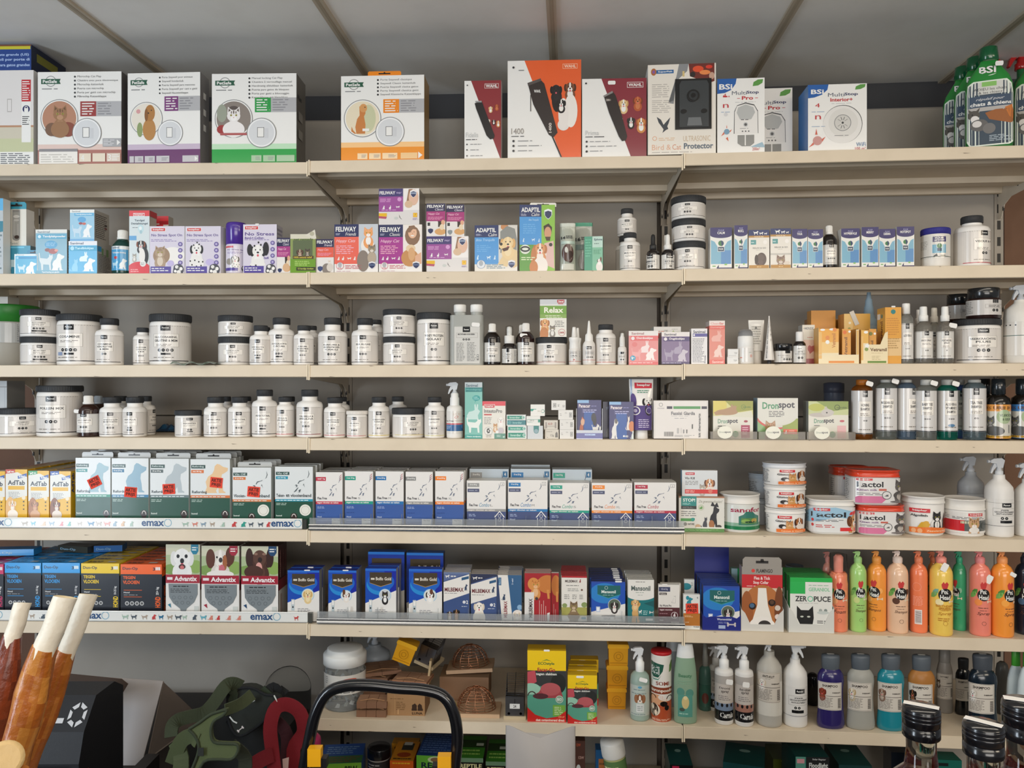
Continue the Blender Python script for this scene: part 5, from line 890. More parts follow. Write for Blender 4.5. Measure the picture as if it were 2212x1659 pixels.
p = place(4, 598, 636, 857, d=.10); p.w = .055; pill(p, 'white bottle hidden behind two chlorella bottles', ['PLUS'], 3)
p = place(4, 535, 590, 842); pill(p, 'taller white bottle titled PEPER TOTAAL with black bar', ['PEPER TOTAAL'], 3, ph=-8, tagc=True, cap=.6)
p = place(4, 591, 628, 858, d=.03); p.w = .052; pill(p, 'small white chlorella bottle with red rule', ['ORELLA &', 'SPIRULINA'], 3, 'c03040', ph=-18, cap=.66)
p = place(4, 632, 690, 842, bay='L', d=.004); pill(p, 'large white chlorella bottle with dark red rule over the shelf joint', ['CHLORELLA &', 'SPIRULINA'], 3, '8a2030', ph=-16, cap=.6)
p = place(4, 722, 742, 858, d=.09); p.w = .05; pill(p, 'white bottle behind the garden herb bottle', ['PLUS'], 2)
p = place(4, 693, 741, 859, bay='C'); pill(p, 'white bottle with red rule beside the white-lidded jar', ['HUIDSTOELEN', 'HUID FORMULE'], 2, 'c03040', ph=-10, cap=.66)
p = place(4, 743, 789, 888)
tub(p, 'small jar with white lid and red rule', ['KRUIDEN'], 3, 'c03040', lidcol='e4dfd8', lid=.18, ph=-16)
p = place(4, 838, 873, 857, d=.115); p.w = .055; pill(p, 'white bottle with black lid behind the yellow-ruled pair', ['PLUS'], 3)
p = place(4, 790, 837, 858); pill(p, 'white bottle with yellow rule beside a wide yellow-ruled tub', ['KOEKENKRUIDEN', 'FORMULE'], 2, 'e0c84a', ph=0, cap=.64)
p = place(4, 840, 911, 882); tub(p, 'wide white tub with yellow rule and black lid', ['BLAASKRUIDEN'], 3, 'e0c84a', lid=.19, ph=18)
p = place(4, 913, 958, 858); pill(p, 'white bottle with title CRANBERRIES', ['CRANBERRIES'], 3, 'e0d890', ph=-2, cap=.64)
p = place(4, 962, 998, 822)
vessel(p, 'spray_bottle', 'white trigger spray with blue label foot, beside tall teal box', 'bottle', [('body', '60 0 92 0 98 2 99 6 99 48 92 54 60 57', 'ebe9e4', PLAS), ('collar', '56 56 58 57 56 70 48 71 47 77 40 78', 'efefec', PLAS)],
       lab=(99.4, 8, 47, 165, 'e2dfd9', 'i 44 8 80 18 c8b0a0 US YU;i 50 20 82 32 c8604a OZ;T 4 40 46 46 2a2a2a Tea Tree;T 50 41 92 45 a8a08a Handreinig;r 0 54 100 59 c83a50;r 0 60 100 88 3f6a9c;l 8 64 40 80 3 a8c0e0;e 92 68 12 10 5a8ac0'))
trigger(p.obj, p.h*.74, p.cy, p.h*.24/.062, 'c9ced2', 1)
p = place(4, 1004, 1042, 826)
carton(p, .04, 'dental_spray_box', 'tall teal box with white dog, rabbit and speech bubble', 'r 0 0 100 100 7fc0b4;r 0 0 100 9 b8c4c8;T 6 3 74 8 3a5a6a Sanimal;r 4 9 100 17 1f7c7c;T 8 11.5 94 15 6ab8b4 Mondspray;e 66 28 22 5 2f9c98;l 50 25 84 31 2 a8dcd8;p 2f9c98 60 32 66 32 56 37;rabbit 8 38 94 66 c8e2dc;stcat 6 62 96 90 eaf0ea;r 0 93 100 100 4aa49a;T 12 95 92 98 e0f0ea Neem tandpasta', side='5a9088')
p = place(4, 1042, 1092, 867)
carton(p, .035, 'supplement_box', 'white box with red top, two puppies and kitten picture', 'r 0 0 100 100 e4e0d6;r 0 0 100 12 dc4450;r 8 8 54 18 e8e4e0;r 9.5 9 52.5 17 c83a40;T 13 10.5 49 15.5 W beaphar;T 7 21 86 31 6a6a6a IntestoPro;r 7 34 40 37.5 c04040;l 7 42 44 62 5 8a8a86;c 26 80 18 6a7a78;c 26 80 17 e6e4de;'+''.join(f'e {26+5*math.cos(a)} {79+5*math.sin(a)} 3.2 2.2 3a3a3a;' for a in range(0, 6))+'dog 80 50 13 ece8e2 d8d0c6 f4f0ec;cat 56 66 10 d0a070 a87040 ecd8c0;c 80 78 13 c8c0c4;c 64 82 7 f0f0ec;r 52 86 100 100 5a9080;l 62 89 84 96 2 c8dcd4;stdog 88 92 97 98 e0ece8;l 16 88 46 97 3 a8a49c')
INV = lambda c, flip=0: f'r 4 18 92 84 {c};c {88 if not flip else 14} 50 9 e8ece8;c {88 if not flip else 14} 50 7 7ab4a4;T {16 if not flip else 28} 34 {70 if not flip else 76} 68 b8dcd0 Inverdier;'
p = place(4, 1096, 1138, 932, d=.010); carton(p, .045, 'vet_medicine_box', 'thin green-banded box, lowest in the stack of four', INV('158a74'), 'dfe1de')
p = place(4, 1096, 1138, 920, on=True); carton(p, .045, 'vet_medicine_box', 'thin green-banded box, second from bottom of four', INV('1c9480'), 'dfe1de')
p = place(4, 1094, 1136, 908, on=True); carton(p, .045, 'vet_medicine_box', 'thin teal box with reversed logo, third from bottom of four', 'r 4 0 100 84 1f7880;c 16 42 9 4f989c;T 32 24 80 64 8fc4c4 Inverdier', 'dfe1de')
p = place(4, 1094, 1136, 896, on=True); carton(p, .045, 'vet_medicine_box', 'thin green-banded box on top of the stack of four', INV('158a74'), 'dfe1de', top='c8ccc8')
p = place(4, 1139, 1173, 920, d=.004); carton(p, .045, 'vet_medicine_box', 'plain pale box with green tongue and round dial picture', 'r 0 0 100 100 ccd0d2;r 40 0 74 36 1f7c78;c 57 40 16 1f7c78;c 57 40 13 8aa8b0', 'ccd0d2')
p = place(4, 1137, 1167, 899, d=.008, on=True); carton(p, .045, 'vet_medicine_box', 'white box with green outline cap, resting on the dial picture box', 'b 6 34 90 66 3 7aa89c;r 84 34 100 66 158a74;T 24 38 56 54 a8a8a0 5KG;p e2e2dc 22 60 84 60 84 72', 'e2e2dc')
p = place(4, 1146, 1177, 874, d=.010, on=True); carton(p, .045, 'vet_medicine_box', 'white box with green swoosh crowning the green stack', 'r 0 38 40 58 1c9480;p e6e5df 16 62 22 44 84 40 86 70 20 74;o 86 58 12 3 158a74;T 48 50 80 66 d0ccc0 SMALL', 'e4e3dd')
VB = lambda k: {0: 'r 10 20 22 86 9a9088;p c8c0b4 20 20 84 20 86 60 22 60;T 30 26 60 50 a86a60 6.0;r 78 20 90 86 9a9088;r 22 64 82 68 8a8078', 1: 'l 12 18 60 26 1 5a5a5a;T 40 50 66 80 8a8680 12g;p 6a6660 74 84 76 40 86 22 92 40 94 84;r 14 82 22 86 5a5a5a', 2: 'l 10 30 26 62 2 a8a6a2;r 74 26 92 74 8a8a88;r 77 32 89 68 c0c0bc;r 80 38 86 62 8a8a88;T 42 24 60 36 b8b6b2 5', 3: 'r 12 30 34 72 8a8a86;r 15 36 31 66 c4c2be;r 18 42 28 60 8a8a86;l 44 34 60 70 2 b0aeaa;T 44 50 54 62 8a8a88 4;l 78 46 94 74 2 8a8a88'}[k]
p = place(4, 1177, 1207, 928); carton(p, .04, 'vet_medicine_box', 'beige tablet box with dark bottle outline, on the shelf', VB(1), 'cfc8bb')
p = place(4, 1175, 1205, 908, on=True); carton(p, .04, 'vet_medicine_box', 'beige tablet box with frame print, upper of the beige pair', VB(0), 'cfc8bb')
p = place(4, 1209, 1240, 928); carton(p, .04, 'vet_medicine_box', 'small white box with matrix print, bottom of the white column', VB(2), 'dcdad5')
p = place(4, 1209, 1240, 907, on=True); carton(p, .04, 'vet_medicine_box', 'small white box with matrix print, middle of the white column', VB(2), 'dcdad5')
p = place(4, 1206, 1238, 886, on=True); carton(p, .04, 'vet_medicine_box', 'small white box with tall stamp print, third up the column', VB(2), 'dedcd7')
p = place(4, 1191, 1222, 865, on=True); carton(p, .04, 'vet_medicine_box', 'small white box with square code-like stamp, top of the column', VB(3), 'dedcd7')
PAN = lambda a: 'r 0 0 100 100 30306a;r 28 30 72 100 2456a0;r 0 0 48 8 8ab4dc;T 6 11 54 20 ece0e0 Panacur;l 58 14 84 18 1 8a8ac0;l 24 24 86 34 2 b8b8e0;r 22 12 22.6 34 9a9ad0;'+a
p = place(4, 1304, 1325, 868, d=.05); p.w = .03; carton(p, .03, 'wormer_box', 'dark blue box edge behind the second dog and cat wormer box', 'r 0 0 100 100 202048;T 30 14 90 22 6a7aa0 Pa;sitdog 10 60 90 98 6a6a70', '202048')
p = place(4, 1247, 1299, 866, d=.018)
pp = p; carton(p, .03, 'wormer_box', 'dark blue wormer box held in a clear stand, red fox-coloured dog', PAN('sitdog 2 44 32 98 b8603c;e 22 58 8 9 d8a888;stdog 60 60 92 92 e0dcd4;e 68 46 10 12 2a2a30;e 72 54 8 14 2a2a30;sitcat 80 64 104 100 d8d8d0'), '24244c')
w = p.w; m = M(); m.box(-w/2-.003, -.012, 0, w/2+.003, .032, .0018, 'd8dce4'); m.box(-w/2-.003, -.012, .0018, w/2+.003, -.0105, .016, '2a2f8c'); m.box(-w/2-.003, -.0108, .016, w/2+.003, -.0104, .024, 'b8bec8')
for s in (-1, 1): m.box(s*(w/2+.0025)-.0006, -.0104, .0018, s*(w/2+.0025)+.0006, .030, p.h*.80, 'c8ccd4')
f = flat(w+.006, .014, None, -.0121, .0018); art(m, f, 'r 32 14 72 42 a8c0e8;l 36 20 68 36 1 5a6aa0')
o = m.build('display_stand', GLOS, None, world(p.bay, p.x, p.d, p.z), p.rz); o.location.z += .0002; tag(o, 'blue and clear plastic stand holding the dark blue wormer box', 'stand'); bpy.data.objects[pp.obj.name].location.z += .0022
p = place(4, 1316, 1369, 868, d=.012); carton(p, .03, 'wormer_box', 'dark blue wormer box with white terrier and ginger-white cat', PAN('sitdog 2 46 38 99 e2e0dc;e 28 52 6 7 6a6460;sitcat 66 34 88 76 e8dcd0;e 92 66 12 14 d07c48;sitcat 86 74 104 100 d8e0dc;c 60 92 4 W;T 66 90 78 95 W MSD'), '24244c')
p = place(4, 1363, 1411, 819)
tube_up(p, 'cream_tube', 'white and purple puppy paste tube standing on its wide white cap', 'e6e4e0', 'eae8e4', (.62, .15), 'r 0 0 100 100 e4e2de;r 0 0 12 46 9ab0d0;r 24 6 96 18 c83444;T 34 9 86 15 W beaphar;l 34 21 82 28 2 3a8a6a;dog 78 44 22 e0ddd8 2a2628 f0ece8;e 80 60 18 12 3a3634;r 0 52 100 100 5c4c86;e 14 44 16 16 5c4c86;o 24 62 20 4 W;c 24 62 14 5c4c86;c 24 62 8 c8c0dc;o 80 62 14 2 c8c0dc;l 36 78 86 96 5 d8d0e8', crimp=1.12)
# ---- bay R
p = place(4, 1412, 1530, 867, bay='C', d=.010); p.z = CAMZ+ZR[4]['R']
carton(p, .045, 'test_kit_box', 'plain white Giardia test kit box with green line', 'b 2 1 98 99 .3 b8b4ae;r 24 15 34 22 2e2c40;r 36 15 86 22 4a9450;r 88 15 98 22 2e2c40;o 13 11 3.6 .8 8a8a8a;T 7 19 19 22 b0aeb0 FASSISI;T 32 29 52 38 6a6a70 Fassisi;T 55 29 76 38 6a6a70 Giardia;l 32 40 74 42 1 b0b0b0;l 38 45 66 48 1 9a9aa0;'+''.join(f'r {19+i*1.6} 82 {19.8+i*1.6} 94 5a5a5a;' for i in range(11))+'r 43 73 46 86 c8c6c4;b 43 73 46 86 .4 6a6a6a;r 50 72 50.4 86 8a8a8a;r 54 76 56 86 8a8a8a;r 60 76 61.6 86 4a4a4a;r 70 62 72 74 4a4a4a;l 38 90 76 96 2 a8a6a4;v 82 34 86 96 5a5a5a kit dierenarts', 'e4dfda', side='cfcac4', top='eeeae4')
DR = lambda t: t
p = place(4, 1540, 1627, 866, d=.020); carton(p, .05, 'spot_on_box', 'cream and yellow-green box with sleeping ginger kitten', 'r 0 0 100 100 e0ddd0;r 0 0 100 40 d4d08a;r 0 0 34 34 d8c860;p 9a9c3c 30 0 100 0 100 24 60 30;p dad8c4 10 40 96 26 100 40 100 44;e 34 30 28 8 b08a64;p b08a64 2 30 16 26 56 12 58 34 6 38;e 50 24 9 9 b08a64;p b08a64 44 14 47 8 52 16;p b08a64 54 14 60 14 57 22;o 76 16 6 1.2 6a8a3a;T 74 14 94 18 5a7a34 vetrobis;T 12 48 36 60 7aa088 Dron;T 36 48 62 62 3a3a44 spot;l 12 64 38 76 2 6a6a6a;e 82 54 5 3 a02c44;r 70 64 92 98 a42c50;l 73 68 90 90 4 e0b0c0;c 56 88 8 4a9454', 'c8c8b8')
p = place(4, 1636, 1724, 860, d=.020); carton(p, .05, 'spot_on_box', 'tallest box of the kitten trio with big title and red curve', 'r 0 0 100 100 8ab078;e 50 40 56 36 d0584e;e 52 34 56 38 dcdad0;r 0 0 100 36 dcdad0;r 62 50 100 100 9aa84c;e 50 38 50 30 dcdad0;T 12 10 52 27 4a9468 Dron;T 52 10 92 29 3a3a44 spot;l 28 31 72 47 4 5a5a5a;cat 32 72 15 a8825c c89c80 d8c4b0;r 64 76 98 88 e8684c;sitcat 66 78 74 87 W;l 78 78 96 86 2 f4c0b0', 'c4c8c8', side='8aa0b0')
p = place(4, 1746, 1833, 867, d=.020); carton(p, .05, 'spot_on_box', 'cream and green box with pale grey kitten, nearest the clear bottles', 'r 0 0 100 100 e0ddd0;r 0 0 100 36 c4cc94;p 8a9c4c 20 0 100 0 100 20 60 26;e 20 16 20 10 b8bc50;e 30 36 28 6 c0b8b0;e 48 30 16 9 c8c2bc;p c0b8b0 40 20 44 12 50 22;c 46 30 2 K;o 72 16 7 1.4 3a4a2a;T 70 14 96 19 5a6a3a vetrobis;T 14 46 38 58 7aa088 Dron;T 38 46 64 60 3a3a44 spot;l 14 62 36 66 1 6a6a6a;e 84 52 6 3 c8606a;r 72 64 94 98 e4b4b4;c 60 88 8 4a9454', 'c8c8b8', side='9a9a90')
for i, (u0, u1, lb) in enumerate(((1534, 1636, 'clear tray with round white badge before the sleeping kitten box'), (1638, 1740, 'clear tray with round white badge before the tallest kitten box'), (1742, 1848, 'clear tray with round white badge nearest the clear bottles'))):
    xa, _ = loc('R', u0, 940, 0); xb, _ = loc('R', u1, 940, 0); W_ = xb-xa-.001; hh = .020
    m = M(); m.box(0, -.004, 0, W_, -.0025, hh, 'd4cec4'); m.box(0, -.0025, 0, .0012, .05, hh, 'd4cec4'); m.box(W_-.0012, -.0025, 0, W_, .05, hh, 'd4cec4'); m.box(.0012, -.0025, 0, W_-.0012, .016, .001, 'd4cec4')
    o = m.build('clear_tray', CLEAR, None, world('R', xa, 0.0, CAMZ+ZR[4]['R']+.0003), -math.radians(4.9)); tag(o, lb, 'tray', 'clear shelf trays')
    m = M(); m.prism(ell(0, 0, .0195, .0165, 28), -.0012, 0, 'ecead9'); art(m, flat(.030, .006, -.015, -.0012, -.003), 'T 0 0 44 80 a8b0a0 Dron;T 46 0 100 100 4a4a50 spot'); m.build('round_badge', CARD, o, (W_*.31, -.0042, .018))
for b_ in ('1',): pass
p = place(4, 1790, 1826, 826, d=.20); p.w = .055
vessel(p, 'storage_jar', 'dark grey lidded jar far back behind the pale kitten box', 'jar', [('body', '60 0 98 1 98 80', '6a7286', MILK), ('lid', '98 80 102 81 102 98 60 100', '4a4f60', PLAS)])
def shampoo(u0, u1, v0, lb, lines, n, glass, off=0, extra='', stick=None, d=.012):
    p = place(4, u0, u1, 820, d=d); hz = 100*(1-(v0-820+8)/(944-820)); h = p.h
    pr = lambda s: s
    vessel(p, 'shampoo_bottle', lb, 'bottle', [('body', f'60 0 92 0 98 1.5 99 4 99 {hz+1} 95 {hz+4} 70 {hz+8} 50 {hz+10}', glass, CLEAR), ('cap', f'48 {hz+9} 56 {hz+9.5} 56 99 50 100 20 100', 'd8dad6' if glass != 'b8702c' else 'c87a30', MILK)],
           lab=(100, 14 if glass != 'b8702c' else 9, hz, 220, 'd9d7d5', fam(lines, n, 'D', lx=50+off).replace('r 0 1.5 100 2.6 9a9490;', '')+extra), seg=32)
    if stick: sticker(p.obj, stick[0]*p.w, stick[1]*p.h, .018, .012, p.cy-p.w*.46, .3)
shampoo(1847, 1892, 835, 'clear wrapped bottle with amber base', ['HONING', 'SHAMPOO'], 2, 'b8702c', 12, stick=(.22, .93))
shampoo(1900, 1945, 830, 'clear wrapped bottle beside the amber-based one', ['MACADAMIA OLIE', 'SHAMPOO'], 3, 'a8b0ac', 4, stick=(.28, .97))
shampoo(1988, 2031, 835, 'clear bottle standing slightly forward, label printed SHAMPOO', ['BABY TEE', 'SHAMPOO'], 3, 'b4bab6', 4, stick=(.22, .94), d=.0)
shampoo(1946, 1986, 830, 'clear bottle with pale blue base, title turned away', ['OLIE', 'SHAMPOO'], 2, '8aa4c0', 34, d=.02)
shampoo(2034, 2077, 835, 'clear bottle with sea green liquid and blue oval mark', ['ALOE VERA &', 'VITAMINE E', 'SHAMPOO'], 3, '2a9484', 16, 'e 66 85 14 3.6 5a84a8;', stick=(.24, .93))
shampoo(2092, 2140, 830, 'clear wrapped bottle with blue-grey base next to yellow-labelled one', ['TEA TREE', 'SHAMPOO'], 2, '8aa0ac', 6)
shampoo(2070, 2094, 835, 'clear bottle with blue base half hidden behind its neighbours', ['SHAMPOO'], 2, '4a6ab0', 0, d=.075)
for u0, u1, d, lb, c in ((2144, 2194, .012, 'black bottle with orange headed urine stain label, grey cat', 'e09a48'), (2124, 2150, .075, 'black bottle peeping from behind the grey cat stain bottle', 'b87a38'), (2198, 2250, .02, 'black bottle with blue label at the picture edge', '3f7ab8')):
    p = place(4, u0, u1, 818, d=d); p.w = max(p.w, .045)
    vessel(p, 'stain_remover_bottle', lb, 'bottle', [('body', '60 0 92 0 98 1.5 99 4 99 58 92 68 50 74', '15120f', GLOS), ('cap', '54 74 60 75 58 99 50 100 20 100', '1e2428', GLOS)],
       lab=(99.6, 3, 58, 170, c, 'T 12 5 88 15 5a3a1e ES URINE;r 0 20 100 92 d4d2c8;c 66 36 22 a8bc94;T 52 28 96 36 3a4a3a VLEKKEN;T 60 40 86 47 3a4a3a & GEUR;cat 26 50 15 6a6a68 4a4a48 9a9a98;e 38 78 28 14 5a5a58;r 78 60 82 84 8a8a88;r 0 92 100 98 d8a838;T 20 93 80 97 2a2a2a VLEKVERWIJDERAAR'))
# ================================================================== row 5
def copy_tree(o, parent=None):
    c = o.copy(); SC.collection.objects.link(c)
    if parent: c.parent = parent; c.matrix_parent_inverse = o.matrix_parent_inverse.copy()
    for ch in list(o.children): copy_tree(ch, c)
    return c
def queue(p, o, n, step, label, group, dz=0.0, dx=0.0, lean=0.0, seed=1):
    r = random.Random(seed+int(p.x*1000))
    for i in range(1, n+1):
        c = copy_tree(o); j = r.uniform(-.0018, .0018)
        c.location = world(p.bay, p.x+dx*i+j, p.d+step*i, p.z+.0002+dz*i*0); c['label'] = label; c['group'] = group
    return
def save5(c, tb, ck):
    return (f'r 0 0 100 100 e8b418;r 0 0 44 10 {c};stdog 6 2 24 9 W;r 26 4 38 6 W;p e6e4dc 0 10 55 6 100 16 100 56 60 60 0 66;p e6e4dc 0 8 10 10 100 40 100 20;p 2a5aa8 56 14 98 8 98 15 58 20;T 62 11.5 92 17 W Elan;T 10 23 90 33 2e3038 AdTab;r 12 35 88 43 e8b418;l 14 47 72 62 5 9a9a9a;'
            f'c 84 60 9 f0e0c0;e 22 84 22 26 {ck[0]};dog 32 72 15 {ck[0]} {ck[1]} {ck[2]};e 34 95 24 10 {ck[2]};c 84 68 3.4 K;c 84 76 3 3a3020;c 84 84 3 K')
EX = [('c84a3a', ('e8b878', 'f0dcc0', 'f6ece0'), 'red corner and corgi-like puppy'), ('2f9a5a', ('b07850', '8a5838', 'd8a880'), 'green corner and curly brown puppy'), ('2255a8', ('8a5430', '5a341c', 'e8dcd0'), 'blue corner and brown collie')]
p = place(5, -36, 11, 1018, d=.03); o = carton(p, .03, 'flea_tablet_box', 'yellow and white tablet box cut off at the edge', save5(*[('c84a3a'), 0, ('c08a60', 'a06a40', 'e8d8c8')]), side='e0b020', vis=.83)
for (u0, u1, v0), (c, ck, lb) in zip(((12, 59, 1014), (61, 106, 1017), (108, 153, 1018)), EX):
    p = place(5, u0, u1, v0, d=.03); o = carton(p, .03, 'flea_tablet_box', 'yellow and white tablet box with '+lb, save5(c, 0, ck), side='e0b020', vis=.83, top='b8a080', sa='v 10 4 50 40 2a3a6a AdTab;v 60 6 80 30 W 48x')
    queue(p, o, 7, .034, 'yellow tablet box queued behind the one with '+lb, 'queued yellow tablet boxes')
    for q in range(2, 8, 2): pass
AKT = 'p e84632 2 16 84 0 98 84 16 100;'
def retro(t1, band, bt, w1, dogc, nm, foot='', title='Refordog'):
    return (f'r 0 0 100 100 dfe3e3;r 0 64 100 100 22503e;r 0 62 100 66.5 {band};l 3 63 92 66 1 e8f0ee;r 2 10 38 16 35504a;T 5 11.3 34 14.8 c8d4d0 {title};r 2 18.5 34 24 {bt};T 6 19.8 28 22.8 W {w1};'
            +(f'sitdog 22 8 98 58 {dogc};' if dogc else '')+nm+'l 3 69 32 74 2 b8ccc0;T 3 92 18 95 d8e0d8 hond;'+foot)
LEAFC = 'c 88 94 9.5 3a2a26;leash 82 88 94 99 e8e4dc;'
RF = [(163, 239, 989, '2f9478', '2f8c88', '4 tot 8 kg', '9abac4', 'green-banded', (.55, .35, .45)), (241, 321, 990, '2a7aa6', '2a6f96', '8 tot 20 kg', '8eb0c2', 'blue-banded', (.52, .49, -.08)),
      (324, 408, 991, '6a7a7c', '55605f', '20 tot 40 kg', 'b4bec2', 'grey-banded', (.49, .44, .05)), (411, 497, 992, 'd8763c', 'd8763c', 'tot 40 kg', 'e8c496', 'orange-banded', (.66, .34, -.1))]
def aktie(o, x, z, y=-.0012, rz=0.0, s=1.0): return sticker(o, x, z, .034*s, .028*s, y, 0, 'e8452e', 'discount_sticker', 'T 8 10 92 46 3a1a14 AKTIE;T 14 54 88 92 3a1a14 PRIJS')
for u0, u1, v0, band, bt, w1, dc, lb, st in RF:
    p = place(5, u0, u1, v0, d=.022); o = carton(p, .025, 'flea_collar_box', f'{lb} dark green flea box with sitting dog silhouette and red sticker', retro('', band, bt, w1, dc, 'T 4 54 42 60 3a4448 Refordog;', LEAFC), side='c8ccc8', vis=.85, top='8a9088', tab=(.05, .95, .014, 'd4d6d4'))
    q = aktie(o, -p.w/2+p.w*st[0], p.h*(1-st[1])); q.rotation_euler[1] = -st[2]
    queue(p, o, 2, .04, f'flea box queued behind the front {lb} one', 'queued flea collar boxes')
sk = lambda c, x=0, w=.9: ''.join(f'p {c} '+' '.join(f'{a+x} {b}' for a, b in q)+';' for q in ([(88, 6), (91, 14), (88, 20), (84, 22), (87, 19), (89, 14)], [(60, 32), (64, 27), (72, 26), (78, 24), (77, 25.5), (70, 27.5), (65, 29), (62, 33)], [(52, 36), (56, 34), (60, 36), (58, 39), (54, 39), (57, 37.6), (55, 36)], [(50, 48), (60, 40), (62, 40), (56, 47), (50, 49)], [(62, 46), (64, 44), (69, 43), (66, 49), (60, 49), (64, 47.5)], [(74, 36), (76, 32), (79, 40), (76, 35)]))
for u0, u1, v0, band, bt, w1, nm, lb in ((502, 586, 1010, 'd87a3a', 'd87a3a', '20 tot 40 kg', 'T 3 52 34 58 3a4448 Vlooien-;T 70 52 96 58 3a4448 nband;', 'orange'), (594, 676, 1008, '2496b0', '2496b0', 'tot 20 kg', 'T 3 52 26 58 3a4448 Teken-;T 29 53 38 58 3a4448 en;T 41 52 96 58 3a4448 vlooienband;', 'turquoise')):
    p = place(5, u0, u1, v0, d=.020); ng = 1 if u0 == 502 else 0
    o = carton(p, .025, 'flea_collar_box', f'dark green collar box with {lb} band and line-drawn cat', retro('', band, bt, w1, '', nm, 'c 50 95 9 3a2a26;leash 44 89 56 100 e8e4dc;c 80 83 15 e8e6dc;o 80 83 11 1 b8b4a8;', 'Vlo Off')+sk('5a6468'), side='c8ccc8', vis=.85, top='8a9088', **(dict(tab=(.05, .95, .013, 'c4c6c4')) if ng else {}))
    if ng: q = aktie(o, p.w*.05, p.h*.60); q.rotation_euler[1] = .08
    queue(p, o, 2, .04, f'collar box queued behind the {lb}-banded one', 'queued flea collar boxes')
FF = [(682, 740, 1020, 'c02f48', 'vanaf 1 kg', '', 'raspberry red'), (745, 806, 1018, '1f9a84', '2 tot 10 kg', 'S', 'teal green'), (811, 872, 1018, '1c72b0', '10 tot 20 kg', 'M', 'mid blue'), (876, 935, 1019, '8a8a88', '20 tot 40 kg', 'L', 'pale grey'), (940, 1002, 1018, 'f0801e', '40 tot 60 kg', 'XL', 'orange')]
for u0, u1, v0, c, kg, sz, lb in FF:
    p = place(5, u0, u1, v0, d=.018)
    o = carton(p, .018, 'flea_drops_box', f'tall white and blue flea box with {lb} band', f'r 0 0 100 100 e9e6e2;r 0 60 100 66 {c};T 5 61 85 65 f0e8e0 tegen vlooien en teken;r 0 66 100 100 3a5ca0;r 0 10 38 18 {c};T 6 12 34 16 W {kg};T 6 51 {42} 56 3a3a40 Flea Free;'+(f't 46 52 {52+len(sz)*3} 56 8a8a8a {sz};' if sz else '')+sk('6a7488')+'p b8606a 90 8 97 4 97 5.5 90 9.5;p b8606a 90 12 97 8 97 9.5 90 13.5;p b8606a 90 16 97 12 97 13.5 90 17.5;l 6 70 40 75 2 a8b8d8;l 6 82 44 84 1 1c3470;T 6 90 22 93 c8d4e8 Hond;r 4 98 96 99 8aa0c8;r 60 95 96 100 d8d8d8;T 66 96 90 99 8a8a90 Flea Free', side='d0cdc8', vis=.85, top='6a6864')
    queue(p, o, 5 if u0 < 800 else 4, .023, f'flea box queued behind the tall one with {lb} band', 'queued flea drops boxes')
CB = [(1008, 1093, 1038, '9a9a98', '20 tot 40 kg', 'L', 'pale grey', 1013), (1097, 1183, 1037, '1c78b4', '10 tot 20 kg', 'M', 'mid blue', 1013), (1187, 1273, 1043, '1fa088', '2 tot 10 kg', 'S', 'teal green', 1014), (1278, 1366, 1043, 'f08a24', '40 tot 60 kg', 'XL', 'orange', 0), (1370, 1461, 1042, 'b82c48', '1 tot 10 kg', '', 'raspberry red', 0)]
def combo(c, kg, sz, num='2', tc='e9e6e2'): return (f'r 0 0 100 100 {tc};r 0 66 100 72 {c};T 4 67 72 71 f0e8e0 tegen vlooien en teken;r 0 72 100 100 414f7c;r 2 6 32 15 {c};T 8 8 26 12 W {kg};r 2 19 32 27 4a5170;l 5 21 28 25 1 a8acc0;T 6 54 28 60 3a3a40 Flea Free;i 32 52 58 61 {c if c != "9a9a98" else "3a8ab0"} Combo;'+(f't 60 55 {64+len(sz)*3} 60 8a8a8a {sz};' if sz else '')+sk('6a7488', -6)+f'r 86 4 96 12 a8a8a8;r 87 5 95 11 {tc};T 90 6.5 92.5 10 8a8a8a {num};l 5 77 26 84 2 a8b8d8;T 5 88 18 92 c8d4e8 Hond;house 70 70 98 104 W;house 72 72.5 96 104 414f7c;o 84 82 4 .8 W;o 84 91 4 .8 W')
for u0, u1, v0, c, kg, sz, lb, vb in CB:
    p = place(5, u0, u1, v0, d=.016); o = carton(p, .018, 'flea_drops_box', f'squarish white combination flea box with {lb} band', combo(c, kg, sz), side='d0cdc8', vis=.85, top='c8c4bc')
    queue(p, o, 2 if vb else 3, .022, f'combination flea box queued behind the {lb}-banded one', 'queued combination flea boxes')
    if vb:
        p = place(5, u0+6, u1+6, vb, d=.085); o = carton(p, .018, 'flea_drops_box', f'taller four-pack combination flea box behind the {lb}-banded one', combo(c, kg, sz, '4', 'c8d4dc').replace('r 86 4 96 12 a8a8a8;r 87 5 95 11 c8d4dc;T 90 6.5 92.5 10 8a8a8a 4', 'r 85 4 97 14 2a6f9c;T 89 6 93 12 W 4'), side='c0c8cc', top='b0b4b4')
        queue(p, o, 2, .022, f'four-pack queued behind the {lb}-banded boxes', 'queued four-pack flea boxes')
p = place(5, 1104, 1188, 1004, d=.16); carton(p, .018, 'flea_drops_box', 'highest four-pack rising over the mid blue combination boxes', combo('1c78b4', '', 'M', '4', 'c8d4dc'), side='c0c8cc')
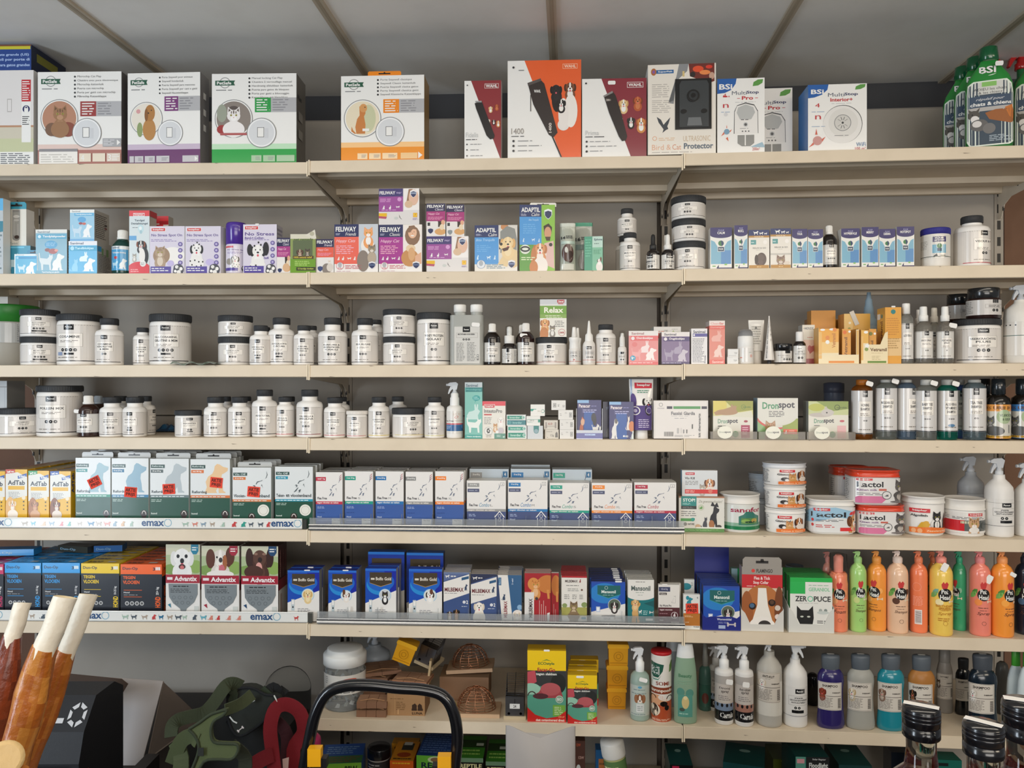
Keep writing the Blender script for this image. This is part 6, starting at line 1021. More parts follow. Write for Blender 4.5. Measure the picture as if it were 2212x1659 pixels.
# shelf-edge risers with printed strip / clear rail
def emax(row, u0, u1, lb):
    xa, _ = loc('L', u0, 1130, 0); xb, _ = loc('L', u1, 1130, 0); W_ = xb-xa; h = .029
    m = M(); m.box(0, 0, 0, W_, .0015, h*1.0, 'e9e9e4'); m.box(0, .0015, 0, W_, .016, .0012, 'dcdcd8'); m.tube([(0, -.001, .0016), (W_, -.001, .0016)], .0014, 'a8a8a4', 6); m.tube([(0, -.0006, h*.93), (W_, -.0006, h*.93)], .0011, 'fafaf6', 6)
    f = flat(W_, h, 0, -.0002, 0); s = ''; r = random.Random(row); x = 3; cols = ('3a9c8c', 'c84a4a', '8aa0b0', 'b0a090', '2a6f96', 'a8c0b0', 'd88a7a', '6ab0c0', '55606a', 'd8b088')
    wp = W_/h; sx = 100/W_*.012
    ems = [p_ for p_ in ((-1.5, .305-.0), (.30, 0), (.565, 0), (.862, 0))]
    E = {5: (.0, .325, .618), 6: (.10, .275, .56)}[row] if False else {5: (-.035+.0, .355, .675+.0), 6: (.205, .60+.0)}[row]
    bl = []
    for e in [loc('L', q, 1130, 0)[0]-xa for q in ({5: (-40, 305, 585), 6: (-60, 170, 540)}[row])]:
        a = e/W_*100; b = (e+.083)/W_*100; bl.append((a, b)); s += f'T {a:.2f} 26 {b-(b-a)*.25:.2f} 76 3c5a84 emax;o {b-(b-a)*.13:.2f} 44 {(b-a)*.13:.2f} .22 8ab4c8;' if a > -2 else f'T 0.3 26 3.4 76 3c5a84 ax;'
    while x < 98:
        if not any(a-1.2 < x < b+.8 for a, b in bl): s += f'{r.choice(["stdog","stcat","sitdog","sitcat"])} {x:.2f} 30 {x+r.uniform(1.5, 2.3):.2f} 78 {r.choice(cols)};'
        x += r.uniform(2.2, 3.2)
    art(m, f, s); o = m.build('printed_shelf_riser', GLOS, None, world('L', xa, .002, CAMZ+ZR[row]['L']+.0003), -math.radians(1.4)); tag(o, lb, 'shelf riser')
    m = M(); m.box(W_+.0003, .0, .001, W_+.012, .012, h*.9, '8a8c88'); m.build('end_clip', CLEAR, o)
emax(5, -60, 652, 'white shelf strip with coloured pets under the yellow tablet boxes')
emax(6, -60, 664, 'white shelf strip with coloured pets under the black flea boxes')
def rail(row, u0, u1, lb):
    xa, _ = loc('C', u0, 1130, 0); xb, _ = loc('C', u1, 1130, 0); W_ = xb-xa
    m = M(); m.box(0, .0, .001, W_, .0012, .034, 'e4e8ea'); m.box(0, .0012, 0, W_, .011, .001, 'd8dcdc'); o = m.build('clear_shelf_rail', CLEAR, None, world('C', xa, .002, CAMZ+ZR[row]['C']+.0003), -math.radians(2.9)); tag(o, lb, 'shelf riser')
    m = M(); sec = [(-.0065, .004), (-.008, .006), (-.0065, .0085), (-.005, .0105), (-.0065, .013), (-.008, .0155), (-.0065, .018), (-.001, .018), (-.001, .003)]
    m.add([(x, y, z) for x in (0, W_) for y, z in sec], [tuple(range(9))[::-1], tuple(range(9, 18))]+[(i, (i+1) % 9, (i+1) % 9+9, i+9) for i in range(9)], 'c0c2c4'); m.build('grey_price_channel', material('satin_grey_metal', .25, metal=.85, fixed='b0b2b4') if 'satin_grey_metal' not in bpy.data.materials else bpy.data.materials['satin_grey_metal'], o)
    for i in range(1, 12): m = M(); m.box(W_*i/12-.0005, .0014, .001, W_*i/12+.0005, .010, .045, 'e0e4e4'); m.build('divider', CLEAR, o)
rail(5, 668, 1478, 'clear and grey rail along the shelf under the white flea boxes')
rail(6, 685, 1479, 'clear and grey rail along the shelf under the wormer boxes')
# ---- bay R
p = place(5, 1466, 1565, 1072, d=.035, bay='R'); pst = p
carton(p, .055, 'flea_treatment_box', 'white STOP box with black shepherd dog, cats and green grass foot', 'r 0 0 100 100 dedcd4;r 0 0 100 4 a8785a;r 5 0 39 27 2f8a84;T 9 6 36 15 e8f0e8 STOP!;l 8 18 30 24 2 a8d4cc;r 5 27 39 36 3a3c3a;l 8 29 36 34 2 8a8c8a;i 44 10 96 20 8a8678 De gewone vlooien!;c 49 31 7 c8ccb8;rabbit 45 27 53 35 5a9a4a;l 5 40 40 57 3 8a8a86;r 4 62 32 70 5a9c5a;shield 26 60 36 71 3a9a8a;c 14 78 4 8a8a86;T 20 75 34 81 6a6a66 NATURE;sitdog 62 26 90 88 2a2a30;p 2a2a30 70 26 74 14 79 24 84 16 88 30;e 72 78 6 12 a87048;sitcat 48 54 66 88 4a4c54;e 42 84 6 6 c8a888;e 88 84 6 5 4a4440;r 38 86 100 90 e8e8e0;r 0 90 100 100 5a8a4a;l 10 92 96 97 2 8ab87a', side='a8a49a', top='a07858')
p = place(5, 1473, 1550, 1016, d=.04, on=True, bay='R')
carton(p, .03, 'flea_treatment_box', 'small white box with beagle and red band, on the STOP box', 'r 0 0 100 100 d8dcde;r 10 8 36 18 c83848;T 13 10 33 16 W beaphar;T 8 26 36 35 3a3a3a Vlo Kill;l 9 40 46 58 3 8a8a8a;dog 78 48 13 c88a58 6a3a24 f0e8e0;e 80 78 14 16 e8dcd0;cat 57 66 9 b8b0a8 8a8078 e0dcd6;r 8 74 100 90 d83a3a;l 10 77 40 87 2 f0d0c8;c 80 80 6 e07a6a', side='8ab0c8')
def pail(p, name, label, lidc, bodyc, a, lidh=.26, rim=1.04, sy=1.0, sq=0, ph=0, arc=170, bg=None, taper=.95, stripes=None, lz=None, mat=None, lmat=None):
    w, h = p.w, p.h; z = 100-lidh*100; k = 100*taper
    vessel(p, name, label, 'tub', [('body', f'60 0 {k-6} 0 {k-2} 2 {k-1} 6 {99-3} {z} 94 {z+1}', bodyc, mat or PLAS), ('lid', f'94 {z-.5} {100*1.0} {z} 100 {z+3} 97 {z+4} 97 96 100 97 100 99.4 95 100 90 97.5 20 97.5' if lidh > .1 else f'94 {z-.5} 100 {z} 100 98 97 100 90 99 20 99', lidc, lmat or PLAS, {'seg': 48})],
           lab=[(98, (lz or (7, z-3))[0], (lz or (7, z-3))[1], arc, bg, a, ph)], sy=sy, sq=sq, seg=44)
p = place(5, 1562, 1651, 1070, d=.025); pail(p, 'supplement_tub', 'white tub with green foot band and dark red sanofor lettering', 'e9e6e0', 'e4e2dc', 'r 0 0 100 100 dcdfda;r 0 70 100 86 8ab098;r 0 84 100 98 1f7a4c;l 2 8 22 80 12 6a6a6a;T 34 8 92 28 a02848 sanofor;p 3a7a6c 48 78 48 44 56 36 60 24 72 24 78 36 88 44 88 78;r 52 50 84 74 5a8a50;e 60 62 8 7 8ab05a;e 76 60 6 8 b8a050;e 68 66 10 4 2a4a3a;r 30 84 60 94 1f7a4c', .24)
GI = 'l 2 4 26 92 10 7a7c80;r 42 6 66 22 d03a40;T 45 9 63 19 W beaphar;T 38 30 64 42 4a4a4a Gistocal;dog 80 40 8 a86a3a 4a2a1c f0e8e0;e 82 66 9 14 e8dcd0;cat 62 58 7 d8a068 a86a38 ecd0a8;e 62 78 8 14 d09858;e 50 66 6 12 3a3634;e 53 72 3 8 e8e4e0;p e87a36 40 82 70 78 98 84 98 100 40 100;T 48 88 88 96 f8d0a8 Calcium & Vitamine'
p = place(5, 1660, 1750, 1100, d=.022); pail(p, 'supplement_tub', 'white oval tub with orange foot and pets, lowest of three', 'ece9e4', 'e6e4e0', GI, .20, sy=.8, ph=-6, taper=.93); 
p = place(5, 1658, 1751, 1050, d=.022, on=True); pail(p, 'supplement_tub', 'white oval tub with orange foot and pets, middle of three', 'ece9e4', 'e6e4e0', GI, .20, sy=.8, ph=0, taper=.93)
p = place(5, 1655, 1752, 1002, d=.022, on=True); pail(p, 'supplement_tub', 'white oval tub with orange foot and pets, topmost of three', 'dfe2e6', 'e6e4e0', GI, .20, sy=.8, ph=4, taper=.93)
p = place(5, 1622, 1690, 1078, d=.15); pail(p, 'supplement_tub', 'tub standing behind the sanofor tub, carrying another', 'b8c4d0', 'c0c8d0', '', .2, sy=.8)
p = place(5, 1622, 1690, 1024, d=.15, on=True); pail(p, 'supplement_tub', 'pale bluish tub seen past the stack of three', 'b8c4d0', 'c0c8d0', 'l 4 10 40 90 8 8a8c90', .2, sy=.8)
p = place(5, 1754, 1855, 1080, d=.022)
pail(p, 'milk_powder_tub', 'white rounded-square Lactol tub with beagle and sky blue clouds', 'e8e6e0', 'e2e2de', 'r 0 0 100 100 e0e2e2;p 9cc4dc 0 30 30 4 60 0 90 20 100 50 60 40 30 60 0 70;l 0 30 18 90 9 7a7c80;r 30 4 52 15 d03a40;T 33 6 49 13 W beaphar;T 26 19 74 40 2a2a2e Lactol;leaf 78 12 98 30 d84040;l 34 48 72 58 2 5a5a5a;c 29 51 2.4 d04040;c 29 71 2.4 d04040;l 34 68 62 82 2 c84040;dog 88 52 11 c8925c 6a3e24 f0e8de;e 90 84 10 12 d8b890;r 66 80 98 94 d83a3c;r 88 78 98 92 4a8ab0', .18, sq=.35, sy=.85, bg='e0e2e2')
KL = 'r 0 0 100 100 e2e0de;l 0 6 16 94 12 7a7c80;r 30 0 50 9 d03a40;T 33 2 47 7 W beaphar;T 32 13 64 36 2a2a2e Lactol;T 32 42 56 51 8a6a90 Kitten milk;r 58 42 68 50 c86a5a;l 32 57 66 69 2 7a7a7a;p d878a0 30 78 34 72 70 72 70 78 62 100 30 100;c 68 68 6 6a6a6a;c 68 68 5 e2e0de;sitcat 64 64 72 73 6a6a6a;cat 86 34 9 6a6462 4a4442 c8c0b8;e 86 68 10 18 5a5654;e 84 74 4 12 b8b0a8;e 84 94 12 5 7a7472'
KCAP = 'd8402c'
def lactol(p, label, ph=0): pail(p, 'milk_powder_tub', label, 'd8452a', 'e0deda', KL, .20, sq=.35, sy=.85, bg='e2e0de', ph=ph, lmat=GLOS)
p = place(5, 1808, 1898, 1097, d=.14); lactol(p, 'red-lidded milk tub behind, under another of its kind', 20)
p = place(5, 1804, 1890, 1010, d=.14, on=True); lactol(p, 'red-lidded milk tub behind the front upper kitten tub', 20)
p = place(5, 1858, 1963, 1092, d=.018); lactol(p, 'red-lidded kitten milk tub, lower one in front', -4)
p = place(5, 1844, 1954, 1016, d=.018, on=True); lactol(p, 'red-lidded kitten milk tub, upper one in front', 4)
p = place(5, 1967, 2058, 1074, d=.018); pail(p, 'supplement_tub', 'white round bucket-like tub with canary, cat and horse head', 'e9e7e2', 'e5e3df', 'r 24 12 58 26 d03a40;r 26 13.5 56 24.5 d03a40;T 30 15 53 23 W beaphar;T 26 32 54 42 4a4a4a Algolith;l 2 14 12 60 6 9a9a9a;p d8a838 36 84 44 60 52 56 58 66 54 84;e 52 60 4 5 d8a838;e 70 66 11 20 eceae6;cat 70 42 9 3a3836 2a2826 f0eeea;p 5a2c20 84 84 84 50 90 28 98 30 100 84;p e87a36 24 80 60 76 98 82 98 98 24 98;c 32 90 4 f0b080;c 42 90 4 f0b080;T 52 86 94 94 f8d0a8 Zeewierpoeder', .18, ph=4, taper=.94)
p = place(5, 2058, 2146, 1080, d=.020); pail(p, 'supplement_tub', 'white tub with broad red field and kitten picture', 'e8e5df', 'e8e6e2', 'r 0 0 100 100 e4e2de;l 0 8 24 32 3 8a8a8a;r 56 4 84 18 d03a40;T 59 7 81 15 W beaphar;l 30 22 96 34 2 4a4a4a;r 0 38 50 90 cc2c34;r 50 38 100 90 5a5e5c;r 44 42 60 54 c8ccb0;cat 66 56 11 c8a078 8a6848 f0ece6;e 66 84 9 14 e8e4de;e 88 64 10 18 3a423e', .30, lz=(10, 66), bg='e4e2de')
def bigspray(u0, u1, v0, d, lb, tone='e4e2de', a='', row=5, ts=1.0, col='d0d4d8', bay=None, flip=1):
    p = place(row, u0, u1, v0, d=d, bay=bay); hn = p.h-.045*ts
    zn = hn/p.h*100
    vessel(p, 'spray_bottle', lb, 'bottle', [('body', f'60 0 92 0 98 1.2 99 4 99 {zn*.72} 94 {zn*.80} 70 {zn*.87} 42 {zn*.93} 40 {zn}', tone, MILK if tone != 'e4e2de' else PLAS)], lab=(99.4, 14, zn*.62, 160, tone, a))
    trigger(p.obj, hn-.002, p.cy, ts*.75, col, flip); return p
bigspray(2082, 2138, 986, .15, 'pale grey-white spray bottle standing behind the red field tub', 'd0d4d8', 'r 0 0 100 1.2 9a9a9a')
bigspray(2143, 2203, 990, .020, 'white trigger bottle with black logo block on the tub shelf', 'e4e2de', 'r 0 14 100 15 8a8a86;r 56 14 82 30 K;T 60 19 78 25 W Fannet;b 34 34 94 62 .6 8a8a86;T 52 38 74 43 D ZEER;T 38 45 92 50 D GECONCENTREERDE;T 42 52 88 57 D ANTI-KLITSPRAY;'+icons(62, 70, 2, 4)+'r 52 78 84 88 K;r 0 98 100 99 K')
bigspray(2207, 2262, 1000, .03, 'white bottle sliver beyond the black logo spray')
# ================================================================== row 6
def duo(c, kg): return (f'r 0 0 100 100 1d2029;r 0 0 100 22 {c};T 5 6 42 14 26303c Duo-Op;T 78 7 84 14 26303c 3;r 85 6 88 13 e8f0f0;r 89 6 92 13 e8f0f0;r 93 6 96 13 e8f0f0;T 6 26 36 33 {c} TEGEN;T 6 36 46 44 {c} VLOOIEN;r 8 57 52 58 {c};T 8 61 22 64.5 d8d8d8 Hond;l 8 67 46 69.5 1 a8a8a8;r 8 72 52 73 {c};'
        +''.join(f'c {16+i*12} 87 5 c8c8c8;c {16+i*12} 87 3.2 5a5a5a;' for i in range(4))+f'v 86 50 94 68 d8d8d8 {kg};v 84 72 97 96 {c} HOND')
DB = [(-60, 8, 1219, 'c82a60', '<4 kg', 'pink-red', 'k'), (10, 89, 1216, '2a9ae0', '4-10 kg', 'bright blue', 'first'), (91, 173, 1216, '2a9ae0', '4-10 kg', 'blue', 'second'), (175, 258, 1217, 'ecc81c', '10-25 kg', 'yellow', ''), (260, 350, 1219, 'f0641e', '25+ kg', 'orange-red', '')]
for u0, u1, v0, c, kg, lb, z in DB:
    p = place(6, u0, u1, v0, d=.026); lab = {'first': 'black flea box with blue header next to the pink-red one', 'second': 'black flea box with blue header next to the yellow one'}.get(z, f'black flea box with {lb} header band')
    o = carton(p, .036, 'flea_drops_box', lab, duo(c, kg), vis=.82, col='1d2029', side='23262f', top=c, sa=f'r 0 0 100 22 {c};T 20 5 80 14 26303c Duo-Op;u 30 40 60 90 {c} TEGEN VLOOIEN', ta='r 62 30 82 70 c8c8c4;l 10 20 50 80 2 26303c')
    queue(p, o, 5, .0385, f'black flea box queued behind the {("blue" if "blue" in lb else lb)} headed front one', 'queued black flea boxes')
for k, (u0, u1, v0, d, c, top) in enumerate(((-40, 70, 1182, .10, '2a94d8', 'blue flea box lying flat on the queue at the picture edge'), (118, 196, 1176, .15, '3a3c34', 'dark flea box lying flat across the blue queue'), (205, 262, 1172, .16, '2a6ab0', 'flea box with blue edge lying on the yellow queue'))):
    p = place(6, u0, u1, v0, d=d); h1 = p.h; hq = .1595 if True else 0
    p.z = CAMZ+ZR[6]['L']+(loc('L', 50, 1217, .026)[1]-CAMZ-ZR[6]['L'])+.004; p.h = .018; p.rz += (.1, -.25, .2)[k]
    o = carton(p, .045, 'flea_drops_box', top, f'r 0 0 100 30 {c};T 8 34 60 80 8ab0c8 Duo-Op', col=c, top='1d2029' if k else c)
def advx(bc, sub, ani): return ('r 0 0 100 100 e4e2de;r 0 0 100 46 a8b890;r 0 0 100 16 c8c8b0;e 20 38 30 8 7a9a50;e 88 34 20 10 8aa858;'+ani+f'p {bc} 74 0 96 0 96 10 90 15 80 15 74 10;l 77 3 94 10 2 W;'
        'r 0 46 100 59 a02034;r 4 50 20 54 e8e0e0;T 25 48.5 92 56 f0ecec Advantix;p 7c8488 8 60 94 60 94 76 84 88 62 98 52 100 42 98 22 90 10 80;l 22 62 80 66 1 2a2e30;l 14 67 88 74 3 3a3e40;'+''.join(f'o {24+i*17} 81 5 1 5a6064;' for i in range(4))+''.join(f'o {32+i*17} 89 5 1 5a6064;' for i in range(3))+f'p {bc} 6 92 14 90 16 97;r 84 94 97 100 c8ccc8')
AD = [(358, 432, 1176, '1f7a98', 'dog 48 20 29 e8e8e6 dcdcda e4e4e2;e 36 18 4.5 3 K;e 60 18 4.5 3 K;e 48 25 6 4 K;e 48 34 10 4 3a2020;e 48 35 6 3 c86a6a', 'white fluffy terrier', 0), (435, 517, 1179, 'a0283c', 'dog 50 20 26 d8d2ca 5a3020 e8e4dc;e 24 20 12 15 5a3020;e 76 16 12 14 5a3020;e 62 26 6 12 a06038;e 50 20 5 12 ece8e2;e 51 22 5 4 3a3434;e 54 36 8 7 c86a78;e 50 44 36 6 e8e4de', 'brown and white shepherd', 0), (521, 601, 1180, '24486e', 'dog 50 21 26 4a2c22 3a2018 5a3a2c;e 22 18 10 15 38201a;e 78 18 10 15 38201a;e 50 18 18 12 5a3c30;e 51 21 6 4 2a1a16;e 48 34 9 9 dca098;e 34 40 26 10 4a2c22;e 40 12 5 2 8a6a5a;e 62 12 5 2 8a6a5a', 'chocolate labrador', 1)]
for u0, u1, v0, bc, ani, lb, s in AD:
    p = place(6, u0, u1, v0, d=.020); o = carton(p, .04 if not s else .075, 'flea_drops_box', f'tall red-banded box with {lb} portrait', advx(bc, '', ani+';'), vis=.865, side='3c1418' if s else 'b8b4ac', top='3a1616', sa='r 0 60 100 100 c8c4bc;r 0 46 100 60 7a1c28;u 12 6 24 44 a87a70 Advantix;u 50 8 58 44 7a5048 spot-on;u 78 10 84 44 7a5048 solution;r 20 66 40 92 b09a90')
    if not s: queue(p, o, 3, .043, f'tall red-banded box queued behind the {lb} one', 'queued red-banded boxes')
BG = lambda ani, line='Vlooiendruppels', dx=0, cs='c': ('r 0 0 100 100 1a4cb0;p 1a2a9c 60 0 100 0 100 50 80 60;e 44 34 40 22 2a8ad0;e 50 28 44 20 1f62c0;r 0 0 100 5 2a6ac8;p 453a2c 14 8 86 8 86 30 50 38 14 30;p a88a50 14 30 50 37.5 86 30 86 31 50 39 14 31;r 18 20 30 24 d8d0c0;T 34 18 58 25 ded6c8 Bolfo;T 62 18 84 25 ded6c8 Gold;p e6e3de 0 86 0 74 100 46 100 100 0 100;'
        +f'c {64+dx} 56 20 8ab8d8;c {64+dx} 56 18.5 d8e4ea;'+ani+f'T 26 78 82 83 5a5a60 {line};l 32 86 76 96 3 8a8a8e;r 12 66 22 92 b8c4c8;r 13.5 68 20.5 78 eceae6;e 17 84 2.4 2 K')
bl = [(621, 690, 1232, 'L', 'c 64 56 17 e8d4a8;dog 64 54 12 e4c890 d0a868 efdcb0', 'golden labrador puppy', ''), (709, 770, 1232, 'C', 'dog 64 54 11 e8e0d6 5a3a28 f0ece6;e 56 48 5 6 6a4028', 'brown-eyed terrier', '')]
for u0, u1, v0, b, ani, lb, x in bl:
    p = place(6, u0, u1, v0, d=.018, bay=b); o = carton(p, .03, 'flea_drops_box', f'deep blue box with round {lb} picture', BG(ani), vis=.86, col='1a3a8c', side='8a8c90', top='16308a', stick=(.62, -.003, .016, .003))
    queue(p, o, 1, .034, f'blue box just behind the {lb} one', 'second blue flea boxes')
p = place(6, 789, 856, 1228, d=.018); o = carton(p, .03, 'flea_drops_box', 'deep blue box with black and white cat in circle', BG('c 64 56 17 c8ccd0;cat 64 56 11 2a2828 4a4444 ecebe8', '80 mg spot-on oplossing'), vis=.86, col='1a3a8c', side='a8a8aa', top='16308a')
queue(p, o, 1, .034, 'blue cat box just behind the front one', 'second blue flea boxes')
p = place(6, 883, 955, 1229, d=.018); o = carton(p, .03, 'flea_drops_box', 'deep blue box with black-eared terrier in circle', BG('c 64 56 17 d8dcd8;dog 64 54 11 ece8e2 3a2c26 f4f2ee;e 68 48 5 6 6a4030'), vis=.86, col='1a3a8c', side='a8a8aa', top='16308a')
for u0, u1, v0, lb, bay in ((795, 874, 1192, 'large blue box towering behind the blue cat box', ''), (878, 958, 1194, 'large blue box with round cross logo, towering behind the terrier box', 'x')):
    p = place(6, u0, u1, v0, d=.095); carton(p, .035, 'flea_drops_box', lb, 'r 0 0 100 100 1a3a9c;r 0 0 100 4 2a7ad0;p 4a3e2c 10 10 92 10 92 42 50 50 10 42;'+('o 22 26 7 1.2 ded6c8;' if bay else 'r 14 24 24 28 d8d0c0;')+'T 32 20 60 31 ded6c8 Bolfo;T 64 20 90 31 ded6c8 Gold;p c8c4b8 0 100 0 80 100 60 100 100', col='1a2f8c', side='1a2456', top='2a6ac0')
def milb(a): return 'r 0 0 100 100 3f5484;'+a
MB = [(958, 1014, 1236, 'p e8e4de 0 22 100 4 100 46 0 66;r 0 0 100 4 6a7a9c;p 5a6a94 0 4 88 4 0 20;stdog 6 5 24 13 e8e4de;l 28 6 52 12 1 e8e4de;T 4 34 78 43 6a2830 MILBEMAX;sitdog 78 26 94 40 3a4a64;l 4 45 62 48 1 8a8a8a;p 2f5a80 70 12 98 8 98 14 70 18;c 80 66 6 dfe0e4;T 88 62 95 70 W 2;l 70 74 94 77 1 c8cfdc;dog 24 92 10 5a4838 2e2420 d8d0c4;dog 50 88 11 2e2622 1a1614 b88a60', 'navy and white wormer box with two small puppies', 6, 0),
      (1017, 1073, 1240, 'p e8e4de 0 24 100 6 100 50 0 68;r 0 0 100 5 2c3350;p 2c3350 0 5 88 5 0 22;stdog 6 5 26 13 e8e4de;l 28 6 48 12 1 e8e4de;T 4 34 76 43 6a2830 MILBEMAX;sitdog 78 28 94 42 3a4a64;l 4 46 60 49 1 8a8a8a;p 2f5a80 72 16 98 12 98 18 72 22;c 80 70 6 dfe0e4;T 88 66 95 74 W 2;l 66 77 94 80 1 c8cfdc;dog 32 74 18 ece4d8 dccfba f4efe8;e 32 98 24 14 e8e0d4', 'navy and white wormer box with cream retriever puppy', 3, 0),
      (1073, 1127, 1242, 'r 0 0 100 100 35608a;p e8e4de 4 0 44 0 66 100 22 100;p 35456a 0 0 4 0 22 100 0 100;v 28 60 42 98 8a3038 MILBEMAX;r 6 6 18 24 3a6a90;v 9 8 15 22 a8c0d4 Elanco;sitcat 18 42 38 58 3a4a64;v 60 8 66 22 c8d4e4 2 tabl;e 84 92 22 12 e8e0d8;dog 82 90 10 f0e4d4 d8c0a0 f4efe8;e 92 74 10 6 8ab0d0', 'steel blue wormer box with sideways lettering', 7, 0),
      (1133, 1190, 1238, 'r 0 0 100 100 a8242c;e 88 24 40 20 c87a3a;e 34 24 22 14 d8904a;cat 42 26 20 d8924e b8682a e8b888;p d8904a 84 36 94 36 96 56 88 56;r 0 42 36 100 e4e0dc;v 16 56 30 98 3a2a2a MILBEMAX;c 46 56 6 4a3434;r 56 60 57.5 100 e8c8c0;r 64 68 65.5 100 e8c8c0;r 72 60 73.5 100 e8c8c0;r 80 72 81.5 100 e8c8c0;p W 86 88 96 86 94 100 88 100', 'deep red wormer box with ginger cat lying upside down', 3, 0),
      (1213, 1268, 1244, 'r 0 0 100 100 e6e2da;r 0 0 100 4 b02028;T 14 9 64 15 4a3a3a MILBEMAX;sitcat 68 6 78 15 8a2a30;l 18 20 80 24 1 8a8a86;l 24 28 76 36 2 9a9a96;c 80 32 4 6a4a3a;l 10 42 34 54 3 8a8a86;l 42 42 62 54 3 8a8a86;l 70 42 90 54 3 8a8a86;r 0 72 100 92 a8a458;e 12 68 10 5 8a9a60;e 90 66 12 6 8a9a60;cat 48 70 18 8a7254 5a4634 c8b494;e 48 92 24 10 8a7254;r 78 94 96 99 4a8aa0', 'white wormer box with tabby cat on a meadow', 8, 1)]
for u0, u1, v0, a, lb, n, t in MB:
    p = place(6, u0, u1, v0, d=.016); o = carton(p, .011, 'wormer_box', lb, milb(a), vis=.86, side='d0ccc6', top='c0b8b0' if not t else 'b03038')
    queue(p, o, n, .014, 'wormer box queued behind the '+lb.split(' with ')[0].replace(' wormer box', '')+' one'+(' with cat' if t else ''), 'queued wormer boxes')
p = place(6, 1191, 1207, 1238, d=.030); carton(p, .012, 'wormer_box', 'deep red box edge peeping beside the upside-down cat box', 'r 0 0 100 100 a8242c;e 60 24 60 20 c87a3a;p d8904a 60 36 94 36 90 56 66 56;r 30 60 34 100 e8c8c0;r 54 70 58 100 e8c8c0')
p = place(6, 1277, 1351, 1256, d=.016)
MBL = 'r 0 0 100 100 1f50b0;e 40 30 44 26 2a80c8;r 0 0 100 4 2a4aa0;p 1f6464 18 10 86 10 86 32 50 42 18 32;p 3a9a90 18 32 50 41.5 86 32 86 33.5 50 43 18 33.5;o 44 16 5 1 c8d8d8;T 30 22 72 30 dfe8e4 Mansonil;l 34 33 66 36 1 a8c8c0;p e6e3de 0 84 0 78 100 56 100 100 0 100;c 68 60 19 c8ccd0;c 68 60 17.5 5a6a5a;dog 68 60 10 3a3230 2a2422 ece8e2;r 14 64 26 78 b8c4dc;r 16 66 24 76 eceff4;'
o = carton(p, .018, 'wormer_box', 'blue wormer box with green shield and collie pup, over the rail', MBL+'T 30 84 70 90 5a5a60 wormmiddel;l 36 92 62 98 2 9a9a9a;bone 66 88 92 98 d0c8c0', vis=.86, col='1a3c90', side='1a2c6c', top='1f2a60', stick=(.80, -.004, .018, .004))
queue(p, o, 7, .0205, 'blue wormer box queued behind the shield and collie one', 'queued blue wormer boxes')
p = place(6, 1356, 1413, 1252, d=.016)
o = carton(p, .014, 'wormer_box', 'white and teal wormer box with sitting golden retriever', 'r 0 0 100 100 1f7478;r 0 0 100 34 e6e4de;e 50 34 60 16 e6e4de;l 30 4 66 7 1 5a5a58;T 13 15 86 27 4a5a58 Mansonil;l 30 30 70 33 1 8a9a90;l 38 36 62 39 1 a8b0a8;p 1a5a5e 60 58 100 50 100 66;sitdog 6 50 50 100 d0a468;dog 28 56 13 dcb47c b88848 e8c898;stdog 40 72 54 84 eceae4;l 58 74 80 86 3 a8d0cc;bone 82 74 98 84 e6e2da;r 68 94 96 99 d8dcd8', vis=.86, side='a8a8a4', top='b8b8b2')
queue(p, o, 6, .0165, 'white wormer box queued behind the golden retriever one', 'queued white wormer boxes')
p = place(6, 1430, 1474, 1260, d=.05, bay='C'); p.x -= .004; carton(p, .012, 'wormer_box', 'white and maroon box partly behind the number four one', 'r 0 0 100 60 dcd8d0;r 0 60 100 100 50262c;r 84 0 100 100 c8c4bc', 'dcd8d0')
p = place(6, 1422, 1468, 1263, d=.016, bay='C')
carton(p, .012, 'wormer_box', 'white and maroon wormer box with big number 4 in a ring', 'r 0 0 100 100 e4e0da;r 0 60 100 100 54282e;r 2 6 56 18 3e4464;T 14 9 44 15 c8c8d8 0,5 tot 2 kg;r 4 21 40 27 3a3438;T 6 22 36 26 d8d0c8 4 tabletten;sitcat 60 26 88 48 b8b8b4;sitcat 62 28 86 47 e4e0da;T 7 52 62 58 4a4a50 No Worm Pro;T 6 64 66 69 e0d0d0 tegen wormen;l 6 74 46 78 1 a88088;l 6 84 50 87 1 a88088;c 76 80 16 e4dcdc;c 76 80 14 54282e;T 70 73 81 87 e8e0e0 4;T 6 91 24 95 d0c0c0 kat;r 60 97 98 100 c8b8b0', vis=.88, side='b8b4ae', stick=(.3, -.003, .014, .003))
p = place(6, 1478, 1500, 1252, d=.07, bay='R'); carton(p, .012, 'wormer_box', 'white box with teal bird shape behind the small sticker box', 'r 0 0 100 100 d8dcda;e 20 16 50 8 2a8a9a;T 70 6 82 14 8a8a86 2', 'd8dcda')
p = place(6, 1476, 1512, 1284, d=.012, bay='R')
o = carton(p, .012, 'wormer_box', 'small white and brown box with red AKTIE PRIJS sticker', 'r 0 0 100 100 dfe0dc;r 0 54 100 90 b87430;sitdog 8 8 60 34 2a8a9a;e 26 10 10 6 2a8a9a;T 80 6 90 12 8a8a86 4;l 6 42 30 50 1 4a4a4a;l 8 60 60 66 2 e8c8a0;l 8 78 40 82 1 e8d8c0;T 62 91 96 95 4a4a4a Emodepside', side='c8c8c4')
aktie(o, p.w*.02, p.h*.60, s=.95).rotation_euler[1] = -.04
